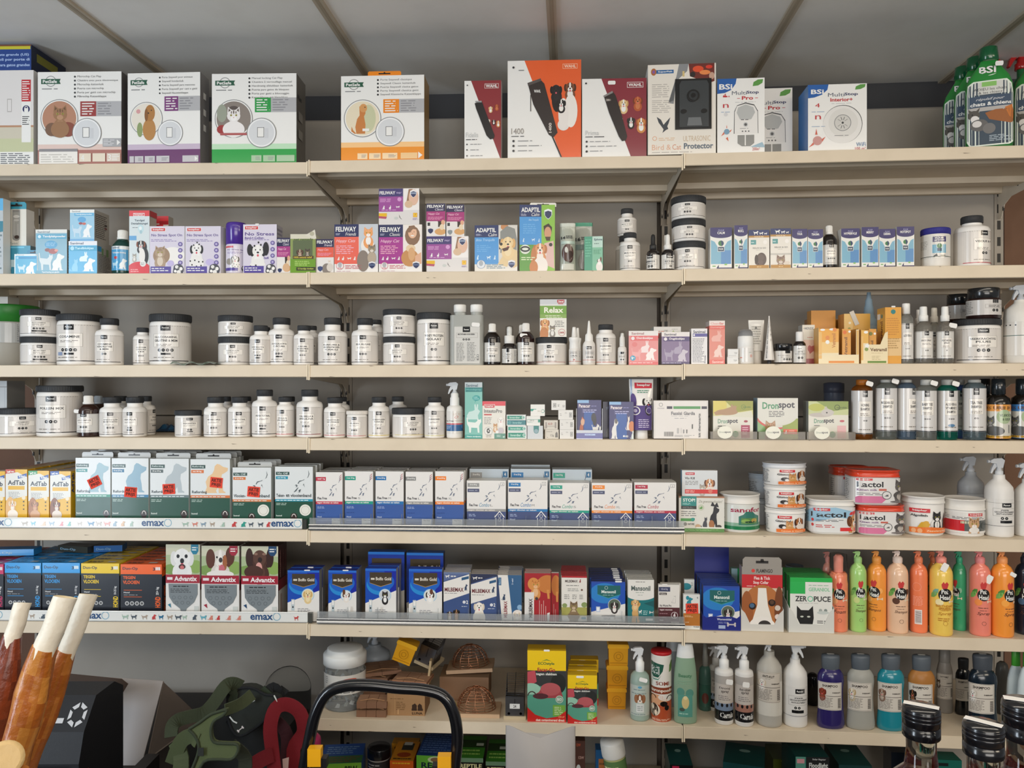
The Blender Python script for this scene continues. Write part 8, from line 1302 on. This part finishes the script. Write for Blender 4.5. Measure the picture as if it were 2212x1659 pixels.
for u0, u1, d, lb in ((2180, 2222, .05, 'white rounded bottle with green cap, rear one at the edge'), (2204, 2256, .008, 'white rounded bottle with green emblem at the picture edge')):
    p = place(7, u0, u1, 1402, d=d); vessel(p, 'shampoo_bottle', lb, 'bottle', [('body', '60 0 90 0 98 2 99 8 98 46 88 62 60 74 40 78', 'cfdce0', PLAS), ('cap', '38 77 46 78 44 98 20 100', '4aa83a', PLAS)], lab=(99.2, 10, 44, 130, None, 'r 18 10 58 26 3a7a4a;r 20 12 56 24 e8ece8;T 26 14 46 22 3a7a4a D'), sy=.6)
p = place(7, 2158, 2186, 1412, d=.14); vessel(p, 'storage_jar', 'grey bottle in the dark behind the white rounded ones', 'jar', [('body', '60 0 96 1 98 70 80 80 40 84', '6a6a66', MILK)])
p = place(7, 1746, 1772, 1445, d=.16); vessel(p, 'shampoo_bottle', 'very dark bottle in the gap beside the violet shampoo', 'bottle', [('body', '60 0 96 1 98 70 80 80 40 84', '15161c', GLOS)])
# ================================================================== base deck with reptile and lamp boxes
for b in 'CR':
    m = M(); m.box(.004, -.02, -.1, .996, .405, 0, 'b8ac98'); o = m.build('base_deck', PAINT, None, world(b, 0, 0, CAMZ+ZR[8][b]), -math.radians(ANG[b])); tag(o, 'cream base deck under the reptile boxes' if b == 'C' else 'cream base deck under the teal lamp boxes', 'shelf')
    m = M(); m.box(.004, -.018, 0, .996, -.014, CAMZ+ZR[8][b]-.1, '8a8274'); m.build('plinth', PAINT, None, world(b, 0, 0, 0), -math.radians(ANG[b]))['kind'] = 'structure'
def low(u0, u1, v0, d, dep, lb, a='', col='W', side=None, top=None, ta='', turn=0.0, cat='box', name='lamp_box', bay=None, tab=None, mat=None):
    p = place(8, u0, u1, v0, d=d, bay=bay); p.rz += math.radians(turn); return carton(p, dep, name, lb, a, col, side=side, top=top, ta=ta, cat=cat, mat=mat)
low(690, 780, 1648, .10, .12, 'blue and green heat lamp box with 90W print', 'r 0 0 100 30 7ab83a;T 60 6 90 22 1a3a1a 90W', '2a6ab8', top='2a5ab0', ta='r 0 62 100 100 3f7a4a;l 6 66 94 96 3 8a5a3a;l 10 12 90 54 4 8ab0d8', turn=8, bay='C')
p = place(8, 789, 838, 1622, d=.14, bay='C'); vessel(p, 'food_jar', 'squat jar with round shiny black lid beside orange box', 'jar', [('body', '60 0 96 1 98 80', 'c8c4bc', PLAS), ('lid', '100 80 103 81 103 98 98 100 20 100', '17181c', GLOS)], lab=(98.6, 40, 78, 170, '3a3a3a', 'l 10 10 60 80 5 c8c8c4'))
low(842, 893, 1643, .10, .12, 'orange and yellow reptile lamp box', 'r 0 0 100 100 e0641e;l 10 2 90 8 1 f0c030', 'e0641e', top='e89a28', ta='r 30 10 80 46 3a3a34;r 34 4 70 20 d8d8d0;e 50 70 30 12 b04a20;l 10 84 90 96 1 3a2a1a', bay='C')
low(846, 903, 1606, .23, .04, 'orange card back standing behind the orange lamp box', 'r 0 0 100 100 e8a42c;e 20 10 10 4 6a4a20;l 34 3 90 10 2 8a3a1a', 'e8a42c', bay='C')
low(899, 976, 1632, .10, .15, 'blue topped REPTI box with lizard picture', 'r 0 0 100 30 6ab83c;e 56 7 24 6 c8d8a8;e 56 7 16 4 8a6a4a;T 14 12 84 22 1a2a3a REPTI', '3a8a3a', top='274a8c', ta='l 6 8 94 90 9 6a8ac8', turn=-2, bay='C')
low(990, 1044, 1637, .11, .14, 'green and black REPTILE UVB box nearest the handle', 'r 0 0 100 8 6a8a6a;r 0 8 100 100 14160f;T 6 11 94 19 e0d8a0 REPTILE;T 6 22 40 29 e0d8a0 UVB;T 50 22 90 30 7ab84a 100', '14160f', top='3f8a2a', ta='r 0 20 100 54 24421c;l 10 60 90 90 2 a8d86a;r 62 34 92 46 d0d8c8', bay='C')
low(1049, 1102, 1645, .11, .14, 'green and black REPTILE box beside the grey bag', 'r 0 0 100 8 6a8a6a;r 0 8 100 100 14160f;T 6 11 94 19 e0d8a0 REPTILE;T 6 22 40 29 e0d8a0 UVB', '14160f', top='3f8a2a', ta='r 0 20 100 54 24421c;l 10 60 90 90 2 a8d86a;r 50 34 86 46 d0d8c8', bay='C')
low(1240, 1264, 1600, .13, .10, 'narrow brown 12W lamp box beside the grey bag', 'T 20 4 60 8 c85a3a 12W;T 40 22 90 26 c8a090 12W;e 40 40 20 6 d8d8d0;e 50 46 20 4 d8d8d0', '5a3a30', bay='C')
low(1287, 1330, 1620, .12, .04, 'small blue box with orange panel before the tilted jar', 'r 0 0 100 100 1f5a8a;r 14 14 86 60 b8703a;l 18 18 80 50 4 6a4a2a;r 30 4 70 10 2a2a34', '1f5a8a', bay='C')
p = place(8, 1328, 1380, 1606, d=.02, bay='C'); vessel(p, 'food_jar', 'tilted jar with broad white lid and green-yellow label', 'jar', [('body', '60 0 92 1 94 6 94 82', 'b0b078', PLAS), ('lid', '98 82 101 83 101 97 96 100 20 100', 'd8d6d0', PLAS, {'ribs': (1.0, .84, .96, 50)})], lab=(95, 8, 80, 170, 'a8ac6a', 'r 0 0 100 40 5a7a4a;l 10 6 60 90 9 d8d8a0;e 70 50 16 12 b89a3a')); p.obj.rotation_euler[1] = -.16
TL = [(1447, 1497, 1652, .09, 'teal lamp box with white pill sticker below the shelf joint', 0, 'r 0 0 100 6 0c0f10;r 10 2 40 10 c02a50;T 44 6 96 16 d8d8d8 Clamp'), (1562, 1650, 1650, .12, 'teal lamp box turned slightly askew', -14, 'r 0 0 100 100 0f4a4e'), (1718, 1792, 1634, .08, 'teal and black Floodlight lamp box', 2, 'r 0 0 30 100 5a9a8a;r 4 3 26 9 e0a0a8;r 32 0 100 100 1c1f20;T 50 2 90 5 d8d8d8 Solar Raptor;T 40 8 96 17 e8ece8 Floodlight'), (1812, 1884, 1652, .10, 'teal lamp box with oval sticker beside the Floodlight box', 0, 'r 0 0 100 6 0c3a3a')]
for u0, u1, v0, d, lb, tn, a in TL: low(u0, u1, v0, d, .13, lb, a, '0f4440', top='0e4a48', ta='e 50 34 14 7 8ab0a8', turn=tn, bay='R')
low(1670, 1706, 1640, .24, .10, 'low olive-green box between two teal lamp boxes', 'r 0 0 100 100 6a7a2a;e 70 4 26 3 a8b04a', '5a6a2a', top='4a5a22', bay='R')
low(1992, 2078, 1640, .08, .05, 'bright teal box with hanging slot behind the syrup bottles', 'r 0 0 100 100 0f6a5c;r 30 4 66 8 0a1a1a', '0f6a5c', top='0f6a5c', bay='R')
low(1925, 1985, 1625, .25, .06, 'dark navy box deep under the shelf', 'r 0 0 100 100 1c2434', '1c2434', bay='R')
# ================================================================== lower corner beside the shelving: counter, printer, harnesses
TZ = .62
m = M(); m.box(-2.0, 1.62, TZ-.04, -.64, 2.50, TZ, '2a2624'); m.box(-2.0, 1.66, 0, -.66, 2.48, TZ-.04, '3a3431'); o = m.build('low_cabinet', RUBB); tag(o, 'dark low cabinet carrying the printer and the dog harnesses', 'cabinet')
def wp(u, v, y): return ray(u, v, y)
# black label printer
Y = 1.66; a0 = wp(40, 1600, Y); a1 = wp(170, 1512, Y); x0, x1 = wp(-20, 1600, Y).x, a1.x; zt = wp(200, 1530, Y).z; w = x1-x0
o = empty('label_printer', (x0, Y, TZ+.0003)); H = zt-TZ
m = M(); sec = [(0, 0), (.19, 0), (.19, H*.92), (.15, H*1.0), (.07, H), (.02, H*.80), (0, H*.60)]; n = len(sec)
m.add([(x, y, z) for x in (0, w) for y, z in sec], [tuple(range(n)), tuple(range(2*n-1, n-1, -1))]+[(i, i+n, (i+1) % n+n, (i+1) % n) for i in range(n)], '17181d'); m.build('housing', RUBB, o)
m = M(); m.box(.02, -.012, H*.08, w*.84, 0, H*.56, '1f2026'); m.tube([(.02, -.013, H*.57), (w*.84, -.013, H*.57)], .0035, '8a8c94', 6); m.tube([(.02, -.013, H*.50), (w*.62, -.013, H*.50)], .0012, 'b0b2b8', 6); m.build('front_cover', RUBB, o)
m = M(); m.box(.01, -.045, H*.10, w*.62, -.0125, H*.20, 'c01f24'); m.build('red_output_tray', PLAS, o)
def onslope(u, v): return None
k = (H*.20)/.05  # slope of control panel: y .02->.07, z .8H->H
m = M()
def pan(px, t, o_=.001): y = .02+.05*t; z = H*(.80+.20*t); return (px*w, y-.5*o_, z+o_)
for i in range(6):
    q = [pan(.86+.11*math.cos(math.radians(60*i+dd))*r_, .45+.34*math.sin(math.radians(60*i+dd))*r_) for r_, dd in ((1, -24), (1, 24), (.62, 20), (.62, -20))]; m.add(q, [(0, 1, 2, 3)], 'c8cace')
q = [pan(.62, .22), pan(.72, .22), pan(.72, .36), pan(.62, .36)]; m.add(q, [(0, 1, 2, 3)], 'c8cace')
m.build('control_buttons', PLAS, o)
m = M(); m.add([(w+.0012, y, z) for y, z in ((.020, H*.36), (.034, H*.42), (.036, H*.52), (.024, H*.50))], [(0, 1, 2, 3)], 'c83224'); m.build('release_latch', PLAS, o)
m = M(); m.add([(w+.0012, y, z) for y, z in ((.012, H*.10), (.050, H*.26), (.050, H*.31), (.012, H*.15))], [(0, 1, 2, 3)], 'a0a2a6'); m.build('side_strip', METAL, o)
tag(o, 'black label printer with red tray and round button ring', 'printer')
# open white and brown box leaning behind the printer
Y = 2.02; P = lambda u, v, y=Y: tuple(wp(u, v, y)); m = M()
def sheet(m, pts, th, col, n=(0, 1, 0)):
    n = Vector(n)*th; k = len(pts); m.add([tuple(Vector(q)) for q in pts]+[tuple(Vector(q)+n) for q in pts], [tuple(range(k))[::-1], tuple(range(k, 2*k))]+[(i, (i+1) % k, (i+1) % k+k, i+k) for i in range(k)], col)
sheet(m, [(wp(250, 1605, Y).x, Y, TZ+.001), (wp(305, 1605, Y).x, Y, TZ+.001), P(352, 1472, 2.06), P(232, 1464, 2.06)], .004, 'b4aeac'); o = m.build('open_carton', MATT)
m = M(); sheet(m, [P(130, 1525, 1.99), P(256, 1512, 1.99), P(276, 1478, 1.985), P(262, 1467, 1.985), P(150, 1456, 1.985)], .003, '4a3a30'); m.build('brown_flap', MATT, o)
m = M(); sheet(m, [(wp(305, 1605, Y).x, 2.05, TZ+.001), (wp(345, 1605, Y).x, 2.30, TZ+.001), (wp(345, 1600, 2.3).x, 2.32, wp(345, 1500, 2.3).z), P(352, 1472, 2.066)], .003, '8a7e76', (1, 0, 0)); m.build('side_wall', MATT, o)
tag(o, 'open white carton with dark brown flap leaning behind the printer', 'box')
p0 = wp(275, 1650, 1.88); m = M(); m.box(p0.x, 1.72, TZ+.0004, wp(352, 1600, 2.0).x, 1.98, wp(300, 1600, 2.16).z-.005 if wp(300, 1600, 2.16).z > TZ+.02 else TZ+.05, '1c1a1a', top='2c2a2a'); o = m.build('black_case', RUBB); tag(o, 'flat black case lying between the printer and the harnesses', 'case')
# harnesses
def path(q, y0, y1=None):
    n = len(q)//2; return [wp(q[2*i], q[2*i+1], y0+((y1 or y0)-y0)*i/(n-1)) for i in range(n)]
def smooth(pts, k=3):
    out = []
    for i in range(len(pts)-1):
        a, b, c, d = pts[max(i-1, 0)], pts[i], pts[i+1], pts[min(i+2, len(pts)-1)]
        for j in range(k): t = j/k; out.append(.5*((2*b)+(c-a)*t+(2*a-5*b+4*c-d)*t*t+(3*b-3*c+d-a)*t**3))
    return out+[pts[-1]]
def pad(nm, par, q, y, th, col, edge=None, mat=WOVEN):   # padded fabric panel outlined in the picture plane at distance y
    pts = [wp(q[i], q[i+1], y) for i in range(0, len(q), 2)]; m = M(); pl = [(v.x, v.z) for v in smooth(pts+[pts[0]], 3)[:-1]]
    m.prism(pl, y, y+th, col); o = m.build(nm, mat, par)
    if edge: m = M(); L = [Vector((x, y, z)) for x, z in pl]; m.tube(L+[L[0]], .0035, edge, 6); m.build('piping', mat, o)
    return o
def strap(nm, par, q, y0, y1, w, col, mat=WOVEN, th=.004, nrm=(0, -1, 0)):
    m = M(); m.ribbon(smooth(path(q, y0, y1), 4), w, th, col, nrm); return m.build(nm, mat, par)
hz = TZ+.001
# heap: a dark fabric mound that carries the harnesses
o = empty('dog_harness', (wp(440, 1600, 1.75).x, 1.75, hz))
def child_world(c, par): c.matrix_parent_inverse = par.matrix_world.inverted() if False else __import__('mathutils').Matrix.Translation(-par.location); return c
g = child_world(pad('chest_panel', o, [408, 1575, 432, 1560, 452, 1545, 470, 1538, 490, 1533, 482, 1545, 462, 1558, 456, 1580, 462, 1602, 486, 1606, 512, 1608, 514, 1624, 500, 1640, 470, 1640, 440, 1646, 418, 1690, 404, 1690, 424, 1640, 430, 1612, 422, 1590], 1.70, .012, '5a6440', '3a4230'), o)
m = M(); q0 = wp(434, 1624, 1.695); f = flat(.012, .018, -.006, 0, -.009); m.prism([(-.006, -.009), (.006, -.009), (.006, .009), (-.006, .009)], -.0008, 0, '2a2c28'); art(m, lambda x, y, oo, f=f: (f(x, y, oo)[0], f(x, y, oo)[1]-.0009, f(x, y, oo)[2]), 'T 20 30 80 70 d8d8d0 69') if False else None
c = m.build('badge', MATT, o); c.location = q0-o.location
for q, w_, cl, y0, y1 in (([370, 1592, 372, 1570, 384, 1556, 410, 1548, 440, 1540, 462, 1518, 486, 1484, 502, 1476, 520, 1482], .030, '39402c', 1.78, 1.86), ([378, 1600, 392, 1640, 384, 1700], .034, '4a5236', 1.74, 1.70), ([372, 1650, 390, 1604, 412, 1590, 428, 1600], .032, '4f5838', 1.73, 1.70), ([500, 1610, 530, 1640, 520, 1700], .03, '2c3024', 1.74, 1.72), ([486, 1534, 520, 1520, 545, 1500], .026, '424a32', 1.74, 1.80)):
    child_world(strap('strap', o, q, y0, y1, w_, cl), o)
tag(o, 'olive green dog harness with padded chest yoke, at the front of the heap', 'dog harness', 'heap of dog harnesses')
o = empty('dog_harness', (wp(540, 1560, 1.84).x, 1.86, hz))
child_world(pad('chest_panel', o, [492, 1500, 512, 1488, 545, 1486, 572, 1500, 590, 1502, 604, 1512, 588, 1536, 560, 1566, 520, 1590, 500, 1572, 492, 1540], 1.86, .03, '262a26', '15171a'), o)
for q, w_, cl, y0, y1 in (([496, 1552, 512, 1566, 545, 1560, 580, 1538, 600, 1520], .024, '15171a', 1.845, 1.85), ([500, 1500, 530, 1512, 560, 1508, 580, 1490], .028, '2f3a2a', 1.835, 1.84), ([572, 1500, 590, 1484, 606, 1496, 616, 1486], .022, '17191b', 1.84, 1.86), ([494, 1486, 506, 1500, 498, 1524, 506, 1556, 530, 1544, 566, 1524], .018, '3a4434', 1.825, 1.84)):
    child_world(strap('strap', o, q, y0+.03, y1+.03, w_, cl), o)
m = M(); m.ribbon([wp(q[0], q[1], 1.845) for q in ((532, 1516), (540, 1512), (548, 1508))], .014, .001, 'b8bab8'); c = child_world(m.build('reflective_tab', MATT, o), o)
m = M(); m.ribbon([wp(q[0], q[1], 1.835) for q in ((496, 1548), (504, 1558), (512, 1562))], .003, .001, 'd8dcd8'); m.ribbon([wp(q[0], q[1], 1.835) for q in ((592, 1502), (596, 1510), (598, 1516))], .003, .001, 'd8dcd8'); child_world(m.build('reflective_piping', MATT, o), o)
m = M(); m.prism(shape('bone', 0, 0, .018, .010), -.0004, 0, 'e8e0e0'); c = m.build('dog_emblem', MATT, o); c.location = wp(516, 1584, 1.838)-o.location; c.rotation_euler = (0, -.7, 0)
tag(o, 'black and dark green dog harness with pale reflective tab, behind the olive one', 'dog harness', 'heap of dog harnesses')
o = empty('dog_harness', (wp(620, 1600, 1.9).x, 1.9, hz))
for q, w_, cl, y0, y1 in (([596, 1690, 588, 1620, 584, 1570, 596, 1530, 622, 1522, 648, 1540, 656, 1580, 634, 1620, 640, 1690], .032, '7e1620', 1.82, 1.86), ([530, 1664, 566, 1640, 590, 1630], .034, '74141e', 1.80, 1.82), ([600, 1560, 620, 1590, 618, 1660], .03, '3a1016', 1.90, 1.86)):
    child_world(strap('strap', o, q, y0, y1, w_, cl), o)
m = M(); q = [wp(a, b, 1.79) for a, b in ((610, 1640), (624, 1636), (622, 1668), (612, 1672))]; sheet(m, q, .0008, 'c8a8a0'); child_world(m.build('woven_tag', MATT, o), o)
tag(o, 'dark red dog harness loop hanging beside the black ladder rail', 'dog harness', 'heap of dog harnesses')
m = M(); r = random.Random(9); c0 = wp(520, 1640, 1.93); pts = []; rings = []   # bundled harnesses underneath
for i in range(9):
    t = i/8; rings.append([(c0.x+(.17*(1-.75*t*t)+r.uniform(-.012, .012))*math.cos(a), 1.93+(.045*(1-.5*t)+r.uniform(-.006, .006))*math.sin(a), hz+.19*t) for a in [2*PI*k/26 for k in range(26)]])
m.loft(rings, '1b1c1b', True); o = m.build('harness_bundle', WOVEN); tag(o, 'dark bundled harness webbing piled under the coloured harnesses', 'dog harness')
# clear plastic dome-topped canister behind the harnesses
q = wp(617, 1447, 2.0); R = .058; hh = q.z-TZ-R-.001; m = M(); m.lathe([(R*.9, 0), (R, .004), (R, hh*.5), (R, hh)]+[(R*math.cos(a), hh+R*math.sin(a)) for a in [PI/2*i/9 for i in range(1, 9)]]+[(.001, hh+R)], 'f6f8f8', 32); o = m.build('clear_dome', FILM, None, (q.x, 2.02, TZ+.0008)); tag(o, 'clear plastic dome rising behind the dog harnesses', 'dome')
for u, v, rr, c, lb in ((655, 1600, .03, 'a02a5a', 'pink rubber toy in shadow by the ladder rail'),):
    q = wp(u, v, 2.0); m = M(); m.lathe([(.001, -rr)]+[(rr*math.sin(a)*(1+.12*math.sin(3*a)), -rr*math.cos(a)) for a in [PI*i/10 for i in range(1, 10)]]+[(.001, rr)], c, 24); hh = q.z-rr
    m.lathe([(rr*.5, -rr), (rr*.5, -rr+.004)], c, 16); o = m.build('rubber_toy', PLAS, None, (q.x+.0, 2.075, TZ+rr*1.02)); tag(o, lb, 'toy')
# ================================================================== folding step: black tubular rail with yellow clips
Y = 1.45; o = empty('step_ladder', (wp(830, 1480, Y).x, Y, 0))
q = smooth(path([640, 1760, 655, 1670, 668, 1600, 682, 1540, 706, 1498, 745, 1482, 800, 1480, 860, 1486, 915, 1490, 955, 1502, 978, 1534, 988, 1590, 982, 1660, 975, 1760], Y), 4)
q = [Vector((q[0].x-.03, Y, .002))]+q+[Vector((q[-1].x+.03, Y, .002))]
m = M(); m.tube(q, .0108, '121317', 12); child_world(m.build('top_rail', GLOS, o), o)
for u, v in ((680, 1632), (960, 1648)):
    c = wp(u, v, Y-.02); m = M(); m.box(-.012, -.006, -.018, .012, .012, .014, 'e8a818'); m.box(.008 if u < 800 else -.022, -.004, -.022, .022 if u < 800 else -.008, .014, -.004, '1a1a1c'); child_world(m.build('yellow_clip', PLAS, o), o).location = c
for i, zz in enumerate((.30, .60)):
    m = M(); m.rbox(-.15, -.10-.06*(1-i), zz, .15, .02, zz+.02, .02, '3a3b3e'); c = m.build('step_tread', RUBB, o, (0, 0, 0))
for s in (-1, 1): m = M(); m.tube([(s*.12, 0, .80), (s*.15, .28, .002)], .010, '15161a', 10); m.build('rear_leg', GLOS, o)
tag(o, 'folding step with black curved tube rail and yellow clips', 'step ladder')
# grey-white bag in front of the base deck
Y = 1.72; a = wp(1092, 1585, Y); b = wp(1246, 1583, Y); W_ = b.x-a.x; zt = a.z; zb = .40; m = M(); rings = []; n = 16
for i in range(n+1):
    t = i/n; th = .055*(1-t)**.6+.0015; ring = []
    for j in range(28):
        g = 2*PI*j/28; x = math.cos(g); sag = 0
        if i >= n-2: sag = -.028*max(0, 1-abs(x)*1.15)*(i-n+3)/3
        ring.append((x*W_/2, .06+math.sin(g)*th*(1-.4*x*x)+.003*math.sin(5*x+7*t), (zt-zb)*t+sag))
    rings.append(ring)
m.loft(rings, 'aaa6a4', True); o = m.build('paper_bag', MATT, None, (a.x+W_/2, Y-.02, zb)); tag(o, 'plain grey-white bag standing before the lowest shelf, corners pointing up', 'bag')
m = M(); m.box(-.09, -.04, 0, .14, .14, zb-.001, '6a5a48'); o = m.build('wooden_crate', WOODM, None, (a.x+W_/2, Y-.02, 0)); tag(o, 'wooden crate under the grey-white bag', 'crate')
# ================================================================== counter in front of the aisle with chews and syrup bottles
m = M(); m.box(-.90, .55, .90, -.22, 1.02, .93, '5a4636'); m.box(-.88, .57, 0, -.24, 1.0, .90, '4a3a2e'); o = m.build('display_counter', WOODM); tag(o, 'brown counter below the dog chews', 'counter')
m = M(); m.box(.26, .50, .90, .90, 1.02, .93, '5a4636'); m.box(.28, .52, 0, .88, 1.0, .90, '4a3a2e'); o = m.build('display_counter', WOODM); tag(o, 'brown counter below the syrup bottles', 'counter')
m = M(); x0, x1 = -.86, -.36
for q in ((x0, .80, x1, .804), (x0, 1.0, x1, 1.004), (x0, .804, x0+.004, 1.0), (x1-.004, .804, x1, 1.0)): m.box(q[0], q[1], .9308, q[2], q[3], 1.06, 'c8b898')
m.box(x0, .804, .9304, x1, 1.0, .934, 'c8b898'); o = m.build('chew_bin', MATT); tag(o, 'low open bin that holds the rawhide chews', 'bin')
def chew(top, mid, low_, lb, r1, r2, Y, c_m, seed):
    A, B, C = wp(top[0], top[1], Y), wp(mid[0], mid[1], Y), wp(low_[0], low_[1], Y); d = (C-B).normalized(); D = C+d*((C.z-.945)/max(.05, -d.z)); r = random.Random(seed)
    o = empty('dog_chew', (D.x, D.y, .9352)); L = [A+(B-A)*t/8 for t in range(9)]+[B+(D-B)*t/14 for t in range(1, 15)]; ax = (B-A).normalized(); s = ax.orthogonal().normalized(); u = ax.cross(s)
    m = M(); rings = []; n = 22      # rolled rawhide stick, hollow scroll end
    for i, c in enumerate(L[:14]):
        rings.append([tuple(c+(s*math.cos(g)+u*math.sin(g))*(r1*(1+.05*math.sin(g*1+i*.9)+.02*r.uniform(-1, 1)))+ax*(.004*math.sin(g) if i == 0 else 0)) for g in [2*PI*j/n for j in range(n)]])
    inner = [[tuple(Vector(q)*.0+L[0]+(Vector(q)-L[0])*f+ax*dz) for q in rings[0]] for f, dz in ((.55, .004),)][0]
    m.loft(rings[::-1], 'eee6d4', True, False); m.loft([rings[0], inner], 'd8c8a4', True, False); m.add([tuple(q) for q in inner], [tuple(range(n))], 'b89c70')
    child_world(m.build('rawhide_roll', HIDE, o), o)
    m = M(); rings = []; Lm = L[8:]    # strip of dried meat wound round the roll
    for i, c in enumerate(Lm):
        t = i/(len(Lm)-1); R0 = r1+(r2-r1)*min(1, i/2.2)
        rings.append([tuple(c+(s*math.cos(g)+u*math.sin(g))*R0*(1+.10*math.sin(g*2-i*1.1+seed)+.07*math.sin(g*3+i*.8)+.04*r.uniform(-1, 1))) for g in [2*PI*j/n for j in range(n)]])
    m.loft(rings, c_m[0], True); hw = [tuple(lin(r.choice(c_m))) for _ in range(40)]; m.c = [hw[(k_*7+k_//22*3) % 40] for k_ in range(len(m.c))]; child_world(m.build('dried_meat_wrap', MEAT, o), o)
    tag(o, lb, 'dog chew', 'rawhide and meat chew sticks'); return o
chew((50, 1302), (28, 1374), (0, 1520), 'white-tipped chew with dark red-brown meat, at the picture edge', .0098, .019, .99, ['6e2e16', '8a3c1c', '7a3418'], 1)
chew((142, 1290), (98, 1398), (38, 1606), 'white-tipped chew with amber meat wrap, fatter middle one', .0118, .0172, .86, ['b8702a', 'a85c1e', 'c88438', 'b06420'], 2)
chew((192, 1284), (146, 1404), (84, 1570), 'white-tipped chew with caramel meat wrap, slimmest of three', .0100, .0140, .93, ['a85a20', 'bc7430', 'a8601f'], 3)
c = wp(10, 1640, .76); o = empty('dog_chew', (c.x, .76, .9352)); m = M(); n = 24
m.loft([[(.0145*math.cos(g)*k2, yy, .0145*math.sin(g)*k2) for g in [2*PI*j/n for j in range(n)]] for k2, yy in ((.9, -.002), (1.18, .0), (1.2, .03), (1.1, .04))], 'd8b880', True); q = m.build('rawhide_roll', HIDE, o); q.location = (0, 0, c.z-.9352); q.rotation_euler = (-.38, 0, .57)
m = M(); m.tube([(0, .02, c.z-.9352-.02), (.0, .02, .0)], .010, 'b07030', 10); m.build('dried_meat_wrap', HIDE, o); tag(o, 'pale round chew end facing the viewer in the bottom corner', 'dog chew', 'rawhide and meat chew sticks')
# syrup bottles with black screw caps
def syrup(u, v, w_px, Y, lb, rot, lz=.9302):
    c = wp(u, v, Y); rc = w_px/2/F*Y; o = empty('syrup_bottle', (c.x, Y, lz)); H = c.z-lz; ch = rc*1.75; rn = rc*.80; zs = H-ch-.030; zl = H-ch-.030
    m = M(); m.lathe([(.010, 0), (.032, 0), (.034, .004), (.034, max(.05, zs-.05)), (.033, zs-.032), (.028, zs-.012), (rn*1.12, zs), (rn*.98, H-ch-.012), (rn, H-ch+.001)], 'e2e6e0', 36); m.build('glass', GLASS, o)
    m = M(); m.lathe([(.010, .004), (.030, .004), (.032, .008), (.032, max(.05, zs-.05)), (.031, zs-.034), (.026, zs-.015), (rn*.95, zs-.006), (rn*.86, zl-.004), (.001, zl-.003)], '7a2416', 36); m.build('syrup', material('dark_red_syrup', .06, trans=.35, fixed='6e1c12', ior=1.33) if 'dark_red_syrup' not in bpy.data.materials else bpy.data.materials['dark_red_syrup'], o)
    m = M(); m.lathe([(rc*.96, H-ch), (rc*1.0, H-ch+.001), (rc*1.0, H-ch*.66), (rc*.95, H-ch*.64), (rc*.95, H-ch*.60), (rc, H-ch*.58), (rc*1.0, H-.003), (rc*.96, H-.001), (rc*.5, H)], '131316', 40)
    m.build('screw_cap', GLOS, o)
    m = M()
    for t in (.16, .28, .40): m.lathe([(rc*.98, H-ch*(t+.045)), (rc*1.012, H-ch*(t+.03)), (rc*1.012, H-ch*(t-.03)), (rc*.98, H-ch*(t-.045))], '1a1a1e', 40)
    m.build('cap_ribs', GLOS, o)
    m = M(); L = rc*.90; m.box(-L, -rc*.24, 0, L, rc*.24, .0003, 'e6e4e0'); q = m.build('paper_seal', MATT, o, (0, 0, H+.0004)); q.rotation_euler = (0, 0, rot)
    m = M(); m.box(-rn*.5, -rn*1.03, H-ch-.036, rn*.2, -rn*.995, H-ch-.016, 'cfcdb8'); m.build('neck_label', CLEAR, o)
    tag(o, lb, 'bottle', 'dark red syrup bottles')
syrup(1990, 1524, 76, .78, 'syrup bottle with black cap and white seal, nearest the shampoo row', -.55)
syrup(2124, 1560, 80, .66, 'syrup bottle with black cap, lowest of the three caps', -.75)
syrup(2216, 1514, 92, .71, 'syrup bottle cut off by the picture edge, highest cap', -.45)
